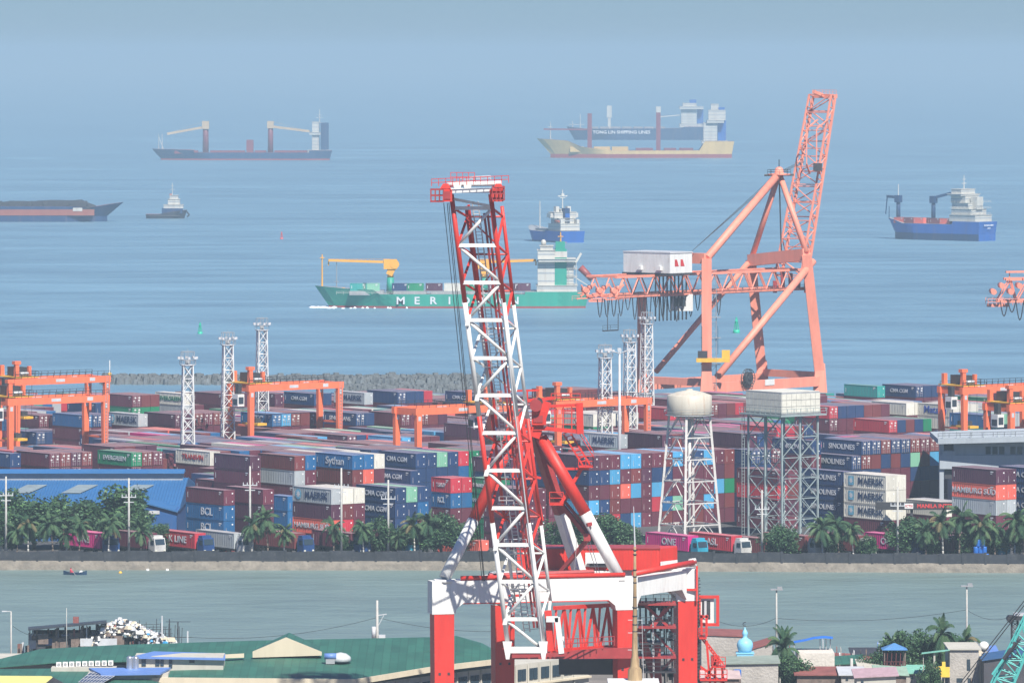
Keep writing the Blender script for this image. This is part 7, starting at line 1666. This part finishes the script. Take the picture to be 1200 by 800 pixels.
m.build('yard_clutter', jm, kind='stuff', label='scattered boards, crates and scrap between the shacks')
tp = npole(998, 771, 862, 'short thick grey post among the shacks', .35)
gz_ = empty('gazebo', (GX(1048, 865), 865, GZ), 0, 'raised gazebo with bright blue pyramid roof and maroon posts', 'gazebo')
zg = lambda py: ZA(py, 865)-GZ
m = MB(); w = 1.8; m.hexa([(-w, -w, zg(760)), (w, -w, zg(760)), (w, w, zg(760)), (-w, w, zg(760))], [(-.1, -.1, zg(753)), (.1, -.1, zg(753)), (.1, .1, zg(753)), (-.1, .1, zg(753))]); m.build('roof', mat('bright blue roof', (.07, .20, .42), .6, grime=.3), gz_)
for sx_, sy_ in ((-1, -1), (1, -1), (1, 1), (-1, 1)): m = MB(); m.bar((sx_*1.45, sy_*1.4, 0), (sx_*1.45, sy_*1.4, zg(760)), .16); m.build('post', m_wood, gz_)
m = MB(); m.box(-1.6, 1.6, -1.5, 1.5, zg(783), zg(782)); rail(m, [(-1.5, -1.45, zg(782)), (1.5, -1.45, zg(782))], h=1.0, r=.05, step=.4); [m.bar((-1.4+i*.7, -1.4, zg(800)), (-1.0+i*.6, -1.4, zg(762)), .1) for i in range(5)]; m.mat(1).box(-1.3, 1.3, 1.2, 1.3, zg(782), zg(764)); m.build('railing', [mat('dark maroon slats', (.12, .03, .03), .8), m_dark], gz_)
hb = house_('concrete_house', 1113, 1147, 761, 855, 9, m_block, None, 'two-storey bare concrete house with dark window openings at lower right', wins=[(1133, 1137, 772, 785), (1121, 1128, 794, 799), (1134, 1138, 794, 800)])
np_(hb, 'parapet', lambda m: m.box(GX(1111, 855), GX(1150, 855), 854.7, 864.5, ZA(761, 855), ZA(759.5, 855)), [m_wallg]); np_(hb, 'awning', lambda m: m.hexa([P(1080, 766, 853), P(1113, 762, 853), P(1113, 761, 858), P(1080, 765, 858)], [P(1080, 765, 853), P(1113, 760.6, 853), P(1113, 760, 858), P(1080, 764, 858)]), [rc['g']])
np_(hb, 'side_wing', lambda m: m.box(GX(1147, 855), GX(1155, 855), 855.2, 863, GZ, ZA(768, 855)), [m_cream]); np_(hb, 'awning_post', lambda m: m.bar(P(1095, 764, 853.5), P(1095, 800, 853.5), .25), [m_wallg]); np_(hb, 'awning_post', lambda m: m.bar(P(1082, 766, 853.5), P(1082, 800, 853.5), .08), [m_wallg])
tag(MB().prism([P(1095.5, 793, 852.5), P(1113, 793, 852.5), P(1113, 781, 852.5), P(1108, 781, 852.5), P(1108, 775, 852.5), P(1104, 775, 852.5), P(1104, 780, 852.5), P(1095.5, 781, 852.5)], (0, .15, 0)).build('yellow_panel', mat('bright yellow board', (.72, .50, .06), .6)), 'bright yellow boards fixed below the mint awning', 'board')
o = empty('spherical_tank', (GX(1153, 865), 865, ZA(762, 865)), 0, 'round white tank on the roofs beside the concrete house', 'tank'); m = MB(); m.lathe((0, 0, 0), [(.3, 0), (.65, .2), (.75, .6), (.6, 1.1), (.2, 1.3)], 16); m.build('tank', m_white, o); m = MB(); m.box(-.5, .5, -.4, .4, -3, 0); m.build('stand', m_grey, o)
house_('shed', 1153, 1215, 774, 850, 8, mat('dark shed wall', (.06, .06, .07), .8, grime=.3), mat('dark blue roof', (.03, .09, .2), .6), 'dark walled shed with blue roof edge behind the teal crane boom', 0, .3, cat='shed', pyt2=764)
# teal crawler crane boom, dark gantry and ropes
tcb = empty('crawler_crane', (GX(1150, 760), 760, GZ), 0, 'teal lattice boom of a crawler crane in the lower right corner', 'crane')
m_teal = mat('teal crane paint', (.08, .42, .38), .5, var=.08, grime=.2)
def f(m):
    Y = 760.; A0, A1 = P(1157, 815, Y), P(1203, 722, Y); B0, B1 = P(1181, 818, Y), P(1214, 738, Y); C = Vector((0, 2.4, 0))
    for p, q in ((A0, A1), (B0, B1), (A0+C, A1+C), (B0+C, B1+C)): m.tube(p, q, .17, n=6)
    zig(m, A0, A1, B0, B1, 9, .08); zig(m, A0+C, A1+C, B0+C, B1+C, 9, .08); zig(m, A0, A1, A0+C, A1+C, 9, .07)
    m.tube(P(1163, 790, Y-1), P(1176, 772, Y-1), .2, n=6); m.tube(P(1178, 770, Y-1), P(1187, 754, Y-1), .2, n=6); m.mat(1).tube(P(1176, 772, Y-1), P(1190, 752, Y-1), .25, n=6); m.tube(P(1170, 783, Y-.8), P(1196, 748, Y-.8), .12, n=5)
np_(tcb, 'boom', f, [m_teal, m_dark])
def f(m):
    Y = 765.; p = [P(1186, 775, Y), P(1193, 775, Y)]; q = [P(1186, 722, Y), P(1193, 722, Y)]; C = Vector((0, 1, 0))
    for a, b in zip(p, q): m.bar(a, b, .16); m.bar(a+C, b+C, .16)
    zig(m, p[0], q[0], p[1], q[1], 9, .05, both=True); m.box(GX(1182, Y), GX(1202, Y), Y-.5, Y+1.2, ZA(726, Y), ZA(721, Y)); m.mat(1).box(GX(1188, Y), GX(1204, Y), Y-.4, Y+1, ZA(721, Y), ZA(718, Y)); m.mat(0).tube((GX(1184, Y), Y-.6, ZA(725, Y)), (GX(1184, Y), Y+1.3, ZA(725, Y)), .45, n=10)
np_(tcb, 'back_mast', f, [m_dark, m_lgrey])
np_(tcb, 'rope', lambda m: [m.tube(P(1125+d, 800, 764), P(1186+d, 722, 764), .06, n=4) for d in (0, 4)]+[m.tube(P(1186+d, 722, 764), P(1206+d, 696, 764), .06, n=4) for d in (0, 4)], [m_rope])
# vegetation of the near bank
plant_tree('p', 0, 920, 862, ZA(731, 862)-GZ, 'coconut palm beside the white block wall on the near bank', 'plants on the near bank', .82); plant_tree('b', 1, 905, 858, ZA(770, 858)-GZ, 'bushy green tree at the foot of the near-bank palm', 'plants on the near bank', 1.2); plant_tree('b', 3, 928, 856, ZA(766, 856)-GZ, 'small leafy tree right of the near-bank palm foot', 'plants on the near bank', .9)
for n_, (px, py, Y, sx, lb) in enumerate([(1056, 737, 880, .9, 'leftmost dark tree of the lower right clump'), (1078, 735, 885, .95, 'second dark tree of the lower right clump'), (1100, 740, 878, 1.0, 'middle dark tree of the lower right clump'), (1122, 742, 882, 1.0, 'rightmost dark tree of the lower right clump'), (1026, 762, 872, 1.0, 'bright green bush left of the blue gazebo'), (1072, 770, 868, 1.1, 'bright green bush right of the blue gazebo'), (1088, 772, 850, .6, 'olive conical bush left of the yellow boards')]): plant_tree('b', n_+1, px, Y, ZA(py, Y)-GZ, lb, 'plants on the near bank', sx)
plant_tree('p', 2, 1100, 876, ZA(722, 876)-GZ, 'taller palm in the lower right tree clump', 'plants on the near bank', .75); plant_tree('p', 4, 1128, 877, ZA(731, 877)-GZ, 'shorter palm at the right of the lower right clump', 'plants on the near bank', .75); plant_tree('p', 3, 1046, 882, ZA(734, 882)-GZ, 'palm half hidden left in the lower right tree clump', 'plants on the near bank', .7)
